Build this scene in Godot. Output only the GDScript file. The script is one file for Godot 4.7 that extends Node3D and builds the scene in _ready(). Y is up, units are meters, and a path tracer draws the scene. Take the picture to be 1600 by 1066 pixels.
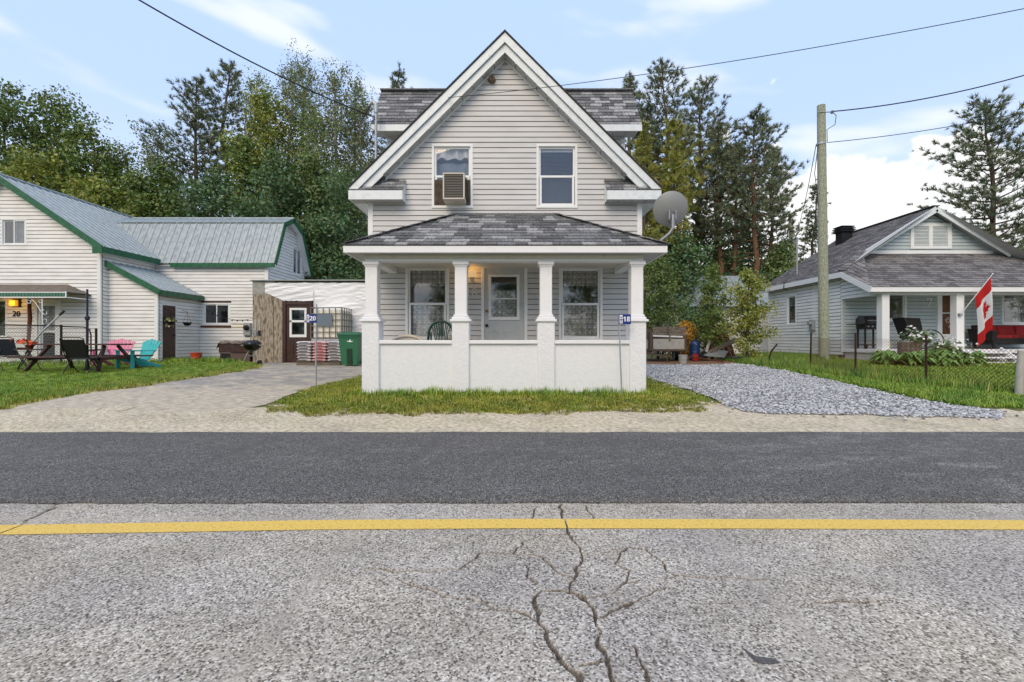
extends Node3D

# ---------------------------------------------------------------- helpers
var rng := RandomNumberGenerator.new()
var org := Vector3.ZERO          # base of the thing being built; shapes are given in world metres
var M := {}                      # materials
var used := {}
var noise := FastNoiseLite.new()

class Shape:
	var v := PackedVector3Array()
	var n := PackedVector3Array()
	var c := PackedColorArray()
	var tint := Color.WHITE
	var tinted := false
	var uv := PackedVector2Array()
	func tri(a: Vector3, b: Vector3, d: Vector3) -> void:      # counter-clockwise seen from its front
		var nn := (b - a).cross(d - a).normalized()
		v.append(a); v.append(d); v.append(b)
		n.append(nn); n.append(nn); n.append(nn)
		if tinted:
			c.append(tint); c.append(tint); c.append(tint)
	func tri_to(a: Vector3, b: Vector3, d: Vector3, towards: Vector3) -> void:
		if (b - a).cross(d - a).dot(towards) < 0.0: tri(a, d, b)
		else: tri(a, b, d)
	func quad(a: Vector3, b: Vector3, d: Vector3, e: Vector3) -> void:
		tri(a, b, d); tri(a, d, e)
	func quad_to(a: Vector3, b: Vector3, d: Vector3, e: Vector3, towards: Vector3) -> void:
		tri_to(a, b, d, towards); tri_to(a, d, e, towards)
	func smooth(a: Vector3, b: Vector3, d: Vector3, na: Vector3, nb: Vector3, nd: Vector3) -> void:
		v.append(a); v.append(d); v.append(b)
		n.append(na); n.append(nd); n.append(nb)
		if tinted:
			c.append(tint); c.append(tint); c.append(tint)
	func box(at: Vector3, size: Vector3, bs := Basis.IDENTITY, bev := 0.0) -> Shape:
		var h := size * 0.5
		var b := minf(bev, minf(h.x, minf(h.y, h.z)) * 0.45)
		if b <= 0.0:
			for s in [-1.0, 1.0]:
				var x: Vector3 = bs.x * h.x; var y: Vector3 = bs.y * h.y; var z: Vector3 = bs.z * h.z
				quad_to(at + x * s - y - z, at + x * s + y - z, at + x * s + y + z, at + x * s - y + z, x * s)
				quad_to(at + y * s - x - z, at + y * s + x - z, at + y * s + x + z, at + y * s - x + z, y * s)
				quad_to(at + z * s - x - y, at + z * s + x - y, at + z * s + x + y, at + z * s - x + y, z * s)
			return self
		var g := h - Vector3(b, b, b)
		for ax in 3:
			var a1 := (ax + 1) % 3
			var a2 := (ax + 2) % 3
			for s in [-1.0, 1.0]:
				var p := []
				for q in [[-1, -1], [1, -1], [1, 1], [-1, 1]]:
					var w := Vector3.ZERO
					w[ax] = h[ax] * s; w[a1] = g[a1] * q[0]; w[a2] = g[a2] * q[1]
					p.append(at + bs * w)
				var o := Vector3.ZERO
				o[ax] = s
				quad_to(p[0], p[1], p[2], p[3], bs * o)
				for t in [-1.0, 1.0]:
					var r := []
					for q in [[0, -1], [0, 1], [1, 1], [1, -1]]:
						var w := Vector3.ZERO
						w[a2] = g[a2] * q[1]
						if q[0] == 0: w[ax] = h[ax] * s; w[a1] = g[a1] * t
						else: w[ax] = g[ax] * s; w[a1] = h[a1] * t
						r.append(at + bs * w)
					var oo := Vector3.ZERO
					oo[ax] = s; oo[a1] = t
					quad_to(r[0], r[1], r[2], r[3], bs * oo)
		for sx in [-1.0, 1.0]:
			for sy in [-1.0, 1.0]:
				for sz in [-1.0, 1.0]:
					var k := Vector3(sx, sy, sz)
					tri_to(at + bs * (k * Vector3(h.x, g.y, g.z)), at + bs * (k * Vector3(g.x, h.y, g.z)), at + bs * (k * Vector3(g.x, g.y, h.z)), bs * k)
		return self
	func span(lo: Vector3, hi: Vector3, bev := 0.0) -> Shape:      # box between two corners
		return box((lo + hi) * 0.5, (hi - lo).abs(), Basis.IDENTITY, bev)
	func beam(p: Vector3, q: Vector3, w: float, h: float, up := Vector3.UP, bev := 0.0) -> Shape:
		var z := (q - p).normalized()
		if absf(z.dot(up)) > 0.98: up = Vector3.RIGHT
		var x := up.cross(z).normalized()
		return box((p + q) * 0.5, Vector3(w, h, p.distance_to(q)), Basis(x, z.cross(x), z), bev)
	func tube(path: Array, r: Variant, sides := 8, caps := true) -> Shape:
		var rings := []
		var norms := []
		var side := Vector3.ZERO
		for i in path.size():
			var a: Vector3 = path[maxi(i - 1, 0)]
			var b: Vector3 = path[mini(i + 1, path.size() - 1)]
			var t := (b - a).normalized()
			if side == Vector3.ZERO:
				side = t.cross(Vector3.UP if absf(t.y) < 0.9 else Vector3.RIGHT).normalized()
			side = (side - t * side.dot(t)).normalized()
			var other := t.cross(side)
			var rad: float = r[i] if r is Array else r
			var ring := []
			var nn := []
			for k in sides:
				var an := TAU * k / sides
				var d := side * cos(an) + other * sin(an)
				nn.append(d)
				ring.append(path[i] + d * rad)
			rings.append(ring); norms.append(nn)
		for i in path.size() - 1:
			for k in sides:
				var k2 := (k + 1) % sides
				smooth(rings[i][k], rings[i][k2], rings[i + 1][k2], norms[i][k], norms[i][k2], norms[i + 1][k2])
				smooth(rings[i][k], rings[i + 1][k2], rings[i + 1][k], norms[i][k], norms[i + 1][k2], norms[i + 1][k])
		if caps:
			for e in [0, path.size() - 1]:
				var out: Vector3 = path[e] - path[1 if e == 0 else e - 1]
				for k in range(1, sides - 1):
					tri_to(rings[e][0], rings[e][k], rings[e][k + 1], out)
		return self
	func lathe(prof: Array, seg: int, xf := Transform3D.IDENTITY) -> Shape:      # Vector2(radius, height)
		for i in prof.size() - 1:
			var a: Vector2 = prof[i]
			var b: Vector2 = prof[i + 1]
			var sl := Vector2(b.y - a.y, a.x - b.x).normalized()
			for k in seg:
				var t0 := TAU * k / seg
				var t1 := TAU * (k + 1) / seg
				var d0 := Vector3(cos(t0), 0, sin(t0))
				var d1 := Vector3(cos(t1), 0, sin(t1))
				var n0: Vector3 = (xf.basis * (d0 * sl.x + Vector3.UP * sl.y)).normalized()
				var n1: Vector3 = (xf.basis * (d1 * sl.x + Vector3.UP * sl.y)).normalized()
				var p00 := xf * (d0 * a.x + Vector3.UP * a.y)
				var p10 := xf * (d1 * a.x + Vector3.UP * a.y)
				var p01 := xf * (d0 * b.x + Vector3.UP * b.y)
				var p11 := xf * (d1 * b.x + Vector3.UP * b.y)
				if b.x > 0.0001: smooth(p00, p01, p11, n0, n0, n1)
				if a.x > 0.0001: smooth(p00, p11, p10, n0, n1, n1)
		return self
	func prism(poly: PackedVector2Array, xf: Transform3D, depth: float) -> Shape:
		var idx := Geometry2D.triangulate_polygon(poly)
		for i in range(0, idx.size(), 3):
			var p := []
			for j in 3: p.append(Vector3(poly[idx[i + j]].x, poly[idx[i + j]].y, 0))
			tri_to(xf * p[0], xf * p[1], xf * p[2], xf.basis * Vector3(0, 0, -depth))
			var o := Vector3(0, 0, depth)
			tri_to(xf * (p[0] + o), xf * (p[1] + o), xf * (p[2] + o), xf.basis * Vector3(0, 0, depth))
		var area := 0.0
		for i in poly.size():
			var a := poly[i]
			var b := poly[(i + 1) % poly.size()]
			area += a.x * b.y - b.x * a.y
		for i in poly.size():
			var a := poly[i]
			var b := poly[(i + 1) % poly.size()]
			var out := Vector3(b.y - a.y, a.x - b.x, 0) * signf(area)
			quad_to(xf * Vector3(a.x, a.y, 0), xf * Vector3(b.x, b.y, 0), xf * Vector3(b.x, b.y, depth), xf * Vector3(a.x, a.y, depth), xf.basis * out)
		return self
	func mesh(o := Vector3.ZERO) -> ArrayMesh:
		var a := []
		a.resize(Mesh.ARRAY_MAX)
		if o != Vector3.ZERO:
			v = Transform3D(Basis.IDENTITY, -o) * v
		a[Mesh.ARRAY_VERTEX] = v
		a[Mesh.ARRAY_NORMAL] = n
		if c.size(): a[Mesh.ARRAY_COLOR] = c
		if uv.size() == v.size(): a[Mesh.ARRAY_TEX_UV] = uv
		var m := ArrayMesh.new()
		m.add_surface_from_arrays(Mesh.PRIMITIVE_TRIANGLES, a)
		return m

func W(x: float, y: float, d: float) -> Vector3:      # x to the right, y up, d metres away from where the photograph was taken
	return Vector3(x, y, -d)

func numbered(called: String) -> String:
	if not used.has(called):
		used[called] = 0
		return called
	used[called] += 1
	return "%s_%03d" % [called, used[called]]

func thing(called: String, label: String, category: String, at: Vector3, group := "") -> Node3D:
	var o := Node3D.new()
	o.name = numbered(called)
	add_child(o)
	o.position = at
	o.set_meta("label", label)
	o.set_meta("category", category)
	if group: o.set_meta("group", group)
	org = at
	return o

func part(parent: Node, called: String, s: Shape, m: Material, label := "") -> MeshInstance3D:
	var o := MeshInstance3D.new()
	o.name = called
	o.mesh = s.mesh(org)
	o.material_override = m
	parent.add_child(o, true)
	if label: o.set_meta("label", label)
	return o

func piece(parent: Node, called: String, mesh: Mesh, m: Material, xf: Transform3D) -> MeshInstance3D:
	var o := MeshInstance3D.new()
	o.name = called
	o.mesh = mesh
	o.material_override = m
	o.transform = xf
	parent.add_child(o, true)
	return o

func group_part(parent: Node, called: String) -> Node3D:
	var o := Node3D.new()
	o.name = called
	parent.add_child(o, true)
	return o

func structure(called: String, s: Shape, m: Material, kind := "structure") -> MeshInstance3D:
	org = Vector3.ZERO
	var o := MeshInstance3D.new()
	o.name = numbered(called)
	o.mesh = s.mesh()
	o.material_override = m
	add_child(o, true)
	o.set_meta("kind", kind)
	return o

func copy_of(o: Node3D, base: String, at: Vector3, turn: float, label: String) -> Node3D:
	var c: Node3D = o.duplicate()
	c.name = numbered(base)
	add_child(c)
	c.position = at
	c.rotation.y = turn
	c.set_meta("label", label)
	return c

# ---------------------------------------------------------------- materials
func flat(col: Color, rough := 0.6, metal := 0.0) -> StandardMaterial3D:
	var m := StandardMaterial3D.new()
	m.albedo_color = col
	m.roughness = rough
	m.metallic = metal
	return m

func lin(r: float, g: float, b: float) -> Color:
	return Color(r, g, b).linear_to_srgb()

func noise_tex(seed_: int, freq: float, stops: Array, size := 512, type := FastNoiseLite.TYPE_SIMPLEX_SMOOTH, oct := 5, as_normal := 0.0) -> NoiseTexture2D:
	var f := FastNoiseLite.new()
	f.seed = seed_
	f.noise_type = type
	f.frequency = freq
	f.fractal_octaves = oct
	if type == FastNoiseLite.TYPE_CELLULAR:
		f.cellular_return_type = FastNoiseLite.RETURN_CELL_VALUE if as_normal == 0.0 else FastNoiseLite.RETURN_DISTANCE
		f.fractal_type = FastNoiseLite.FRACTAL_NONE
	var t := NoiseTexture2D.new()
	t.width = size
	t.height = size
	t.seamless = true
	t.noise = f
	if as_normal > 0.0:
		t.as_normal_map = true
		t.bump_strength = as_normal
	else:
		var g := Gradient.new()
		g.offsets = PackedFloat32Array()
		var offs := PackedFloat32Array()
		var cols := PackedColorArray()
		for i in stops.size():
			offs.append(float(i) / (stops.size() - 1))
			cols.append(stops[i])
		g.offsets = offs
		g.colors = cols
		t.color_ramp = g
	return t

# a surface whose colour wanders between stops; tile = metres per repeat
func surf(seed_: int, stops: Array, tile: float, rough := 0.7, bump := 0.0, freq := 0.012, type := FastNoiseLite.TYPE_SIMPLEX_SMOOTH, stretch := Vector3.ONE, size := 512) -> StandardMaterial3D:
	var m := StandardMaterial3D.new()
	m.albedo_texture = noise_tex(seed_, freq, stops, size, type)
	m.roughness = rough
	m.uv1_triplanar = true
	m.uv1_world_triplanar = true
	m.uv1_triplanar_sharpness = 4.0
	m.uv1_scale = stretch / tile
	if bump > 0.0:
		m.normal_enabled = true
		m.normal_texture = noise_tex(seed_ + 7, freq * 2.0, [], size, type, 5, 6.0)
		m.normal_scale = bump
	return m

func mottled(col: Color, amount: float, seed_: int, rough := 0.6, tile := 1.3, bump := 0.0) -> StandardMaterial3D:
	return surf(seed_, [col.darkened(amount), col, col.lightened(amount * 0.4)], tile, rough, bump)

# ---------------------------------------------------------------- walls
func rect_poly(r: Rect2) -> PackedVector2Array:
	return PackedVector2Array([r.position, Vector2(r.end.x, r.position.y), r.end, Vector2(r.position.x, r.end.y)])

func cut(poly: PackedVector2Array, v0: float, v1: float, holes: Array) -> Array:
	var out: Array = Geometry2D.intersect_polygons(poly, rect_poly(Rect2(-200, v0, 400, v1 - v0)))
	for h in holes:
		if h.end.y <= v0 or h.position.y >= v1: continue
		var next := []
		for p in out:
			next.append_array(Geometry2D.clip_polygons(p, rect_poly(h)))
		out = next
	return out.filter(func(p): return p.size() >= 3)

# lapped siding: every course is a board of its own
func siding(parent: Node, o: Vector3, u: Vector3, poly: PackedVector2Array, holes: Array, ex: float, m: Material, lip := 0.016, called := "siding_board") -> void:
	var nn := u.cross(Vector3.UP)
	var lo := 1e9
	var hi := -1e9
	for p in poly:
		lo = minf(lo, p.y); hi = maxf(hi, p.y)
	var v0 := lo
	while v0 < hi - 0.01:
		var vt := minf(v0 + ex - ex * 0.12, hi)      # open joint above every board; dark backing paints part of its shadow
		for p in cut(poly, v0, vt, holes):
			var s := Shape.new()
			var at := func(q: Vector2, back := 0.0) -> Vector3:
				return o + u * q.x + Vector3.UP * q.y + nn * ((0.003 + lip * (1.0 - 0.45 * (q.y - v0) / ex)) * (1.0 - back))
			var idx := Geometry2D.triangulate_polygon(p)
			for i in range(0, idx.size(), 3):
				s.tri_to(at.call(p[idx[i]]), at.call(p[idx[i + 1]]), at.call(p[idx[i + 2]]), nn)
			for i in p.size():
				var a: Vector2 = p[i]
				var b: Vector2 = p[(i + 1) % p.size()]
				if absf(a.y - v0) < 0.0005 and absf(b.y - v0) < 0.0005:
					s.quad_to(at.call(a), at.call(b), at.call(b, 0.95), at.call(a, 0.95), Vector3.DOWN)
				elif absf(a.y - vt) < 0.0005 and absf(b.y - vt) < 0.0005:
					s.quad_to(at.call(a), at.call(b), at.call(b, 0.95), at.call(a, 0.95), Vector3.UP)
			if s.v.size(): part(parent, called, s, m)
		v0 += ex

# wall slab with real openings
func slab(parent: Node, called: String, o: Vector3, u: Vector3, poly: PackedVector2Array, holes: Array, thick: float, m: Material) -> MeshInstance3D:
	var nn := u.cross(Vector3.UP)
	var cuts := []
	for p in poly: cuts.append(p.y)
	for h in holes:
		cuts.append(h.position.y); cuts.append(h.end.y)
	cuts.sort()
	var s := Shape.new()
	for i in cuts.size() - 1:
		if cuts[i + 1] - cuts[i] < 0.001: continue
		for p in cut(poly, cuts[i], cuts[i + 1], holes):
			s.prism(p, Transform3D(Basis(u, Vector3.UP, nn), o - nn * thick), thick)
	return part(parent, called, s, m)

# shingled slope. o = lower left corner, u along the eave, w up the slope; poly in (u, w) metres
func shingles(parent: Node, o: Vector3, u: Vector3, w: Vector3, poly: PackedVector2Array, ex: float, mats: Array, single: bool, wide := Vector2(0.16, 0.32), called := "shingle") -> void:
	var nn := u.cross(w).normalized()
	if nn.y < 0: nn = -nn
	var lo := Vector2(1e9, 1e9)
	var hi := Vector2(-1e9, -1e9)
	for p in poly:
		lo = lo.min(p); hi = hi.max(p)
	var joined := []
	for m in mats: joined.append(Shape.new())
	var v0 := lo.y - 0.02
	while v0 < hi.y:
		var u0 := lo.x - rng.randf_range(0.0, wide.y)
		while u0 < hi.x:
			var uw := rng.randf_range(wide.x, wide.y)
			var low := rng.randf_range(-0.008, 0.008)
			for p in Geometry2D.intersect_polygons(poly, rect_poly(Rect2(u0 + 0.003, v0, uw - 0.004, ex))):
				if p.size() < 3: continue
				var k := rng.randi() % mats.size()
				var s: Shape = Shape.new() if single else joined[k]
				var th := rng.randf_range(0.012, 0.019)
				var at := func(q: Vector2, down := 0.0) -> Vector3:
					return o + u * q.x + w * (q.y + (low if q.y < v0 + 0.01 else 0.0)) + nn * (0.004 + th * (1.0 - (q.y - v0) / ex) - down)
				var idx := Geometry2D.triangulate_polygon(p)
				for i in range(0, idx.size(), 3):
					s.tri_to(at.call(p[idx[i]]), at.call(p[idx[i + 1]]), at.call(p[idx[i + 2]]), nn)
				for i in p.size():
					var a: Vector2 = p[i]
					var b: Vector2 = p[(i + 1) % p.size()]
					var drop := 0.02
					s.quad_to(at.call(a), at.call(b), at.call(b, drop), at.call(a, drop), (u * (b.y - a.y) - w * (b.x - a.x)) * (1.0 if Geometry2D.is_polygon_clockwise(p) == false else -1.0))
				if single: part(parent, called, s, mats[k])
			u0 += uw
		v0 += ex
	if not single:
		for k in mats.size():
			if joined[k].v.size():
				part(parent, "shingle_courses", joined[k], mats[k]).set_meta("kind", "stuff")

# ridged metal sheets, one part for each sheet; poly in (u along eave, w up slope)
func metal_sheets(parent: Node, o: Vector3, u: Vector3, w: Vector3, poly: PackedVector2Array, pitch: float, m: Material) -> void:
	var nn := u.cross(w).normalized()
	if nn.y < 0: nn = -nn
	var lo := 1e9
	var hi := -1e9
	for p in poly:
		lo = minf(lo, p.x); hi = maxf(hi, p.x)
	var u0 := lo
	while u0 < hi:
		var s := Shape.new()
		var steps := [[0.0, 0.0], [0.022, 0.028], [0.05, 0.028], [0.072, 0.0], [pitch * 0.55, 0.0], [pitch * 0.55 + 0.015, 0.007], [pitch * 0.55 + 0.03, 0.0], [pitch, 0.0]]
		for i in steps.size() - 1:
			var a: float = steps[i][0]
			var b: float = steps[i + 1][0]
			for p in Geometry2D.intersect_polygons(poly, PackedVector2Array([Vector2(u0 + a, -50), Vector2(u0 + b, -50), Vector2(u0 + b, 50), Vector2(u0 + a, 50)])):
				var at := func(q: Vector2) -> Vector3:
					return o + u * q.x + w * q.y + nn * (0.006 + lerpf(steps[i][1], steps[i + 1][1], (q.x - u0 - a) / (b - a)))
				var idx := Geometry2D.triangulate_polygon(p)
				for j in range(0, idx.size(), 3):
					s.tri_to(at.call(p[idx[j]]), at.call(p[idx[j + 1]]), at.call(p[idx[j + 2]]), nn)
		if s.v.size(): part(parent, "roof_sheet", s, m)
		u0 += pitch

# window in the plane (o, u): r = outer edge of its casing
func window(parent: Node, o: Vector3, u: Vector3, r: Rect2, how := "hung", frame_m: Material = null, lower_m: Material = null, trim := 0.055) -> Node3D:
	var nn := u.cross(Vector3.UP)
	if frame_m == null: frame_m = M.white_vinyl
	var bs := Basis(u, Vector3.UP, nn)
	var P := func(x: float, y: float, z: float) -> Vector3: return o + u * x + Vector3.UP * y + nn * z
	var bar := func(s: Shape, x0: float, y0: float, x1: float, y1: float, z0: float, z1: float) -> void:
		s.box(P.call((x0 + x1) / 2, (y0 + y1) / 2, (z0 + z1) / 2), Vector3(x1 - x0, y1 - y0, z1 - z0), bs, 0.004)
	var x0 := r.position.x
	var y0 := r.position.y
	var x1 := r.end.x
	var y1 := r.end.y
	var s := Shape.new()
	var t := trim
	bar.call(s, x0, y1 - t, x1, y1, -0.06, 0.045)
	bar.call(s, x0, y0, x1, y0 + t, -0.06, 0.05)
	bar.call(s, x0, y0 + t, x0 + t, y1 - t, -0.06, 0.042)
	bar.call(s, x1 - t, y0 + t, x1, y1 - t, -0.06, 0.042)
	var w := part(parent, "window", s, frame_m)
	var rail := func(q: Array, z: float, rw := 0.04) -> void:
		var f := Shape.new()
		bar.call(f, q[0], q[3] - rw, q[2], q[3], z - 0.028, z)
		bar.call(f, q[0], q[1], q[2], q[1] + rw, z - 0.028, z)
		bar.call(f, q[0], q[1] + rw, q[0] + rw, q[3] - rw, z - 0.028, z)
		bar.call(f, q[2] - rw, q[1] + rw, q[2], q[3] - rw, z - 0.028, z)
		part(w, "sash", f, frame_m)
		var g := Shape.new()
		bar.call(g, q[0] + rw - 0.005, q[1] + rw - 0.005, q[2] - rw + 0.005, q[3] - rw + 0.005, z - 0.010, z - 0.006)
		bar.call(g, q[0] + rw - 0.005, q[1] + rw - 0.005, q[2] - rw + 0.005, q[3] - rw + 0.005, z - 0.024, z - 0.020)
		part(w, "pane", g, M.glass)
	x0 += t; y0 += t; x1 -= t; y1 -= t
	if how == "hung":
		var ym := lerpf(y0, y1, 0.49)
		rail.call([x0, ym - 0.005, x1, y1], -0.005)
		rail.call([x0 + 0.012, y0, x1 - 0.012, ym + 0.03], 0.028, 0.05)
	elif how == "slider":
		var xm := (x0 + x1) / 2
		rail.call([x0, y0, xm + 0.02, y1], -0.005)
		rail.call([xm - 0.02, y0, x1, y1], 0.028)
	else:
		rail.call([x0, y0, x1, y1], 0.0)
	return w

# folded cloth hanging between x0..x1, y0..y1 behind a window
func curtain(parent: Node, o: Vector3, u: Vector3, r: Rect2, back: float, folds: float, m: Material, called := "curtain", scallop := 0.0) -> void:
	var nn := u.cross(Vector3.UP)
	var s := Shape.new()
	var nx := 60
	var ny := 6
	var at := func(i: int, j: int) -> Vector3:
		var a := float(i) / nx
		var b := float(j) / ny
		var z := sin(a * folds * TAU + sin(a * 9.0) * 0.8) * 0.035 * (1.15 - 0.3 * b)
		var dip := absf(sin(a * folds * PI)) * scallop * (1.0 - b)
		return o + u * (r.position.x + r.size.x * a) + Vector3.UP * (r.position.y + dip + (r.size.y - dip) * b) - nn * (back + z)
	for i in nx:
		for j in ny:
			s.quad_to(at.call(i, j), at.call(i + 1, j), at.call(i + 1, j + 1), at.call(i, j + 1), nn)
	part(parent, called, s, m)

func lettering(parent: Node, called: String, text: String, height: float, depth: float, m: Material, at: Vector3, u: Vector3, bold := true, serif := false) -> void:
	var f := SystemFont.new()
	f.font_names = PackedStringArray(["Droid Serif" if serif else "Droid Sans"])
	if bold: f.font_weight = 700
	var t := TextMesh.new()
	t.text = text
	t.font = f
	t.font_size = 64
	t.pixel_size = height / 46.0
	t.depth = depth
	var o := MeshInstance3D.new()
	o.name = called
	o.mesh = t
	o.material_override = m
	o.transform = Transform3D(Basis(u, Vector3.UP, u.cross(Vector3.UP)), at - org)
	parent.add_child(o, true)

# ================================================================ scene
func _ready() -> void:
	rng.seed = 20
	noise.seed = 5
	noise.frequency = 1.0
	noise.fractal_octaves = 4
	var cam := Camera3D.new()
	cam.name = "camera"
	add_child(cam)
	cam.position = Vector3(0, 1.2, 0)
	cam.fov = 71.52
	cam.near = 0.05
	cam.far = 2000.0
	cam.current = true
	var we := WorldEnvironment.new()
	we.name = "environment"
	var env := Environment.new()
	env.background_mode = Environment.BG_SKY
	var sky := Sky.new()
	var pano := PanoramaSkyMaterial.new()
	pano.panorama = sky_picture()
	sky.sky_material = pano
	env.sky = sky
	env.tonemap_mode = Environment.TONE_MAPPER_LINEAR
	env.tonemap_exposure = 1.28
	env.sdfgi_enabled = true
	env.ssao_enabled = true
	env.ssil_enabled = true
	we.environment = env
	add_child(we)
	var sun := DirectionalLight3D.new()
	sun.name = "sun"
	sun.light_energy = 0.5
	sun.light_angular_distance = 38.0
	sun.light_color = Color(1.0, 0.90, 0.76)
	sun.shadow_enabled = true
	add_child(sun)
	sun.look_at_from_position(Vector3(-6, 17, 20), Vector3.ZERO)
	make_materials()
	build_ground()
	build_main_house()
	build_house_twenty()
	build_house_seven()
	build_backyard()
	build_pole_and_wires()
	build_left_things()
	build_right_things()
	build_porch_things()
	build_trees()
	build_grass()

func smooth01(a: float, b: float, x: float) -> float:
	var t := clampf((x - a) / (b - a), 0.0, 1.0)
	return t * t * (3.0 - 2.0 * t)

func sky_picture() -> ImageTexture:
	var w := 2048
	var h := 1024
	var data := PackedFloat32Array()
	data.resize(w * h * 3)
	var puff := FastNoiseLite.new()
	puff.seed = 11
	puff.frequency = 0.055
	puff.fractal_octaves = 6
	puff.fractal_gain = 0.52
	var wisp := FastNoiseLite.new()
	wisp.seed = 23
	wisp.frequency = 0.03
	wisp.fractal_octaves = 5
	var wide := FastNoiseLite.new()
	wide.seed = 3
	wide.frequency = 0.02
	wide.fractal_octaves = 3
	for j in h:
		var el := 90.0 - (j + 0.5) / h * 180.0
		var e := maxf(el, 0.0)
		var base := Vector3(0.74, 0.83, 0.94).lerp(Vector3(0.45, 0.60, 0.90), smooth01(0.0, 26.0, e))
		base = base.lerp(Vector3(0.36, 0.53, 0.84), smooth01(24.0, 80.0, e))
		for i in w:
			var col := base
			if el > -0.3:
				var az := (i + 0.5) / w * 360.0 - 180.0
				var ce := cos(deg_to_rad(e))
				var dir := Vector3(sin(deg_to_rad(az)) * ce, sin(deg_to_rad(e)), -cos(deg_to_rad(az)) * ce)
				# thin streaks high up
				var s := wisp.get_noise_3d(dir.x * 60.0 + dir.y * 40.0, dir.y * 260.0 - dir.x * 50.0, dir.z * 60.0)
				var s2 := wide.get_noise_3d(dir.x * 50.0, dir.y * 70.0, dir.z * 50.0)
				var thin := smooth01(-0.06, 0.45, s + s2 * 0.7) * 0.8 * smooth01(3.0, 18.0, e)
				col = col.lerp(Vector3(0.80, 0.83, 0.88), thin)
				# heaped clouds standing on the horizon
				var top := 3.0 + 6.0 * wide.get_noise_3d(dir.x * 34.0, 4.0, dir.z * 34.0)
				for b in [[46.0, 15.0, 17.0], [70.0, 18.0, 12.0], [112.0, 22.0, 15.0], [-150.0, 24.0, 16.0], [-92.0, 18.0, 12.0], [-38.0, 14.0, 5.0], [168.0, 14.0, 10.0]]:
					var q: float = (fposmod(az - b[0] + 180.0, 360.0) - 180.0) / b[1]
					top += b[2] * exp(-q * q * q * q)
				var f := puff.get_noise_3d(dir.x * 150.0, dir.y * 210.0, dir.z * 150.0)
				var dens := smooth01(-0.4, 1.1, (top - e) + f * 9.0)
				var lit := 0.5 + 0.5 * clampf(f * 1.6 + 0.25, -1.0, 1.0)
				var white := Vector3(0.80, 0.82, 0.86).lerp(Vector3(0.95, 0.95, 0.95), lit)
				col = col.lerp(white, dens * smooth01(-0.5, 5.0, top))
			else:
				col = Vector3(0.32, 0.33, 0.3)
			var k := (j * w + i) * 3
			data[k] = col.x
			data[k + 1] = col.y
			data[k + 2] = col.z
	return ImageTexture.create_from_image(Image.create_from_data(w, h, false, Image.FORMAT_RGBF, data.to_byte_array()))

func lace_picture() -> ImageTexture:
	var n := 256
	var im := Image.create(n, n, false, Image.FORMAT_RGBA8)
	for y in n:
		for x in n:
			var a := 0.34 + 0.2 * float((x % 6 == 0) or (y % 6 == 0))
			for f in [[64, 60, 52.0], [190, 186, 54.0], [192, 50, 34.0], [60, 190, 34.0], [128, 120, 20.0]]:
				var dx := wrapf(x - f[0], -128.0, 128.0)
				var dy := wrapf(y - f[1], -128.0, 128.0)
				var r := sqrt(dx * dx + dy * dy)
				var petal: float = f[2] * (0.66 + 0.34 * sin(atan2(dy, dx) * 5.0 + f[0]))
				if r < petal and r > 5.0: a = 1.0
			if y % 128 < 10: a = 1.0
			im.set_pixel(x, y, Color(0.97, 0.97, 0.96, a))
	return ImageTexture.create_from_image(im)

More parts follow.
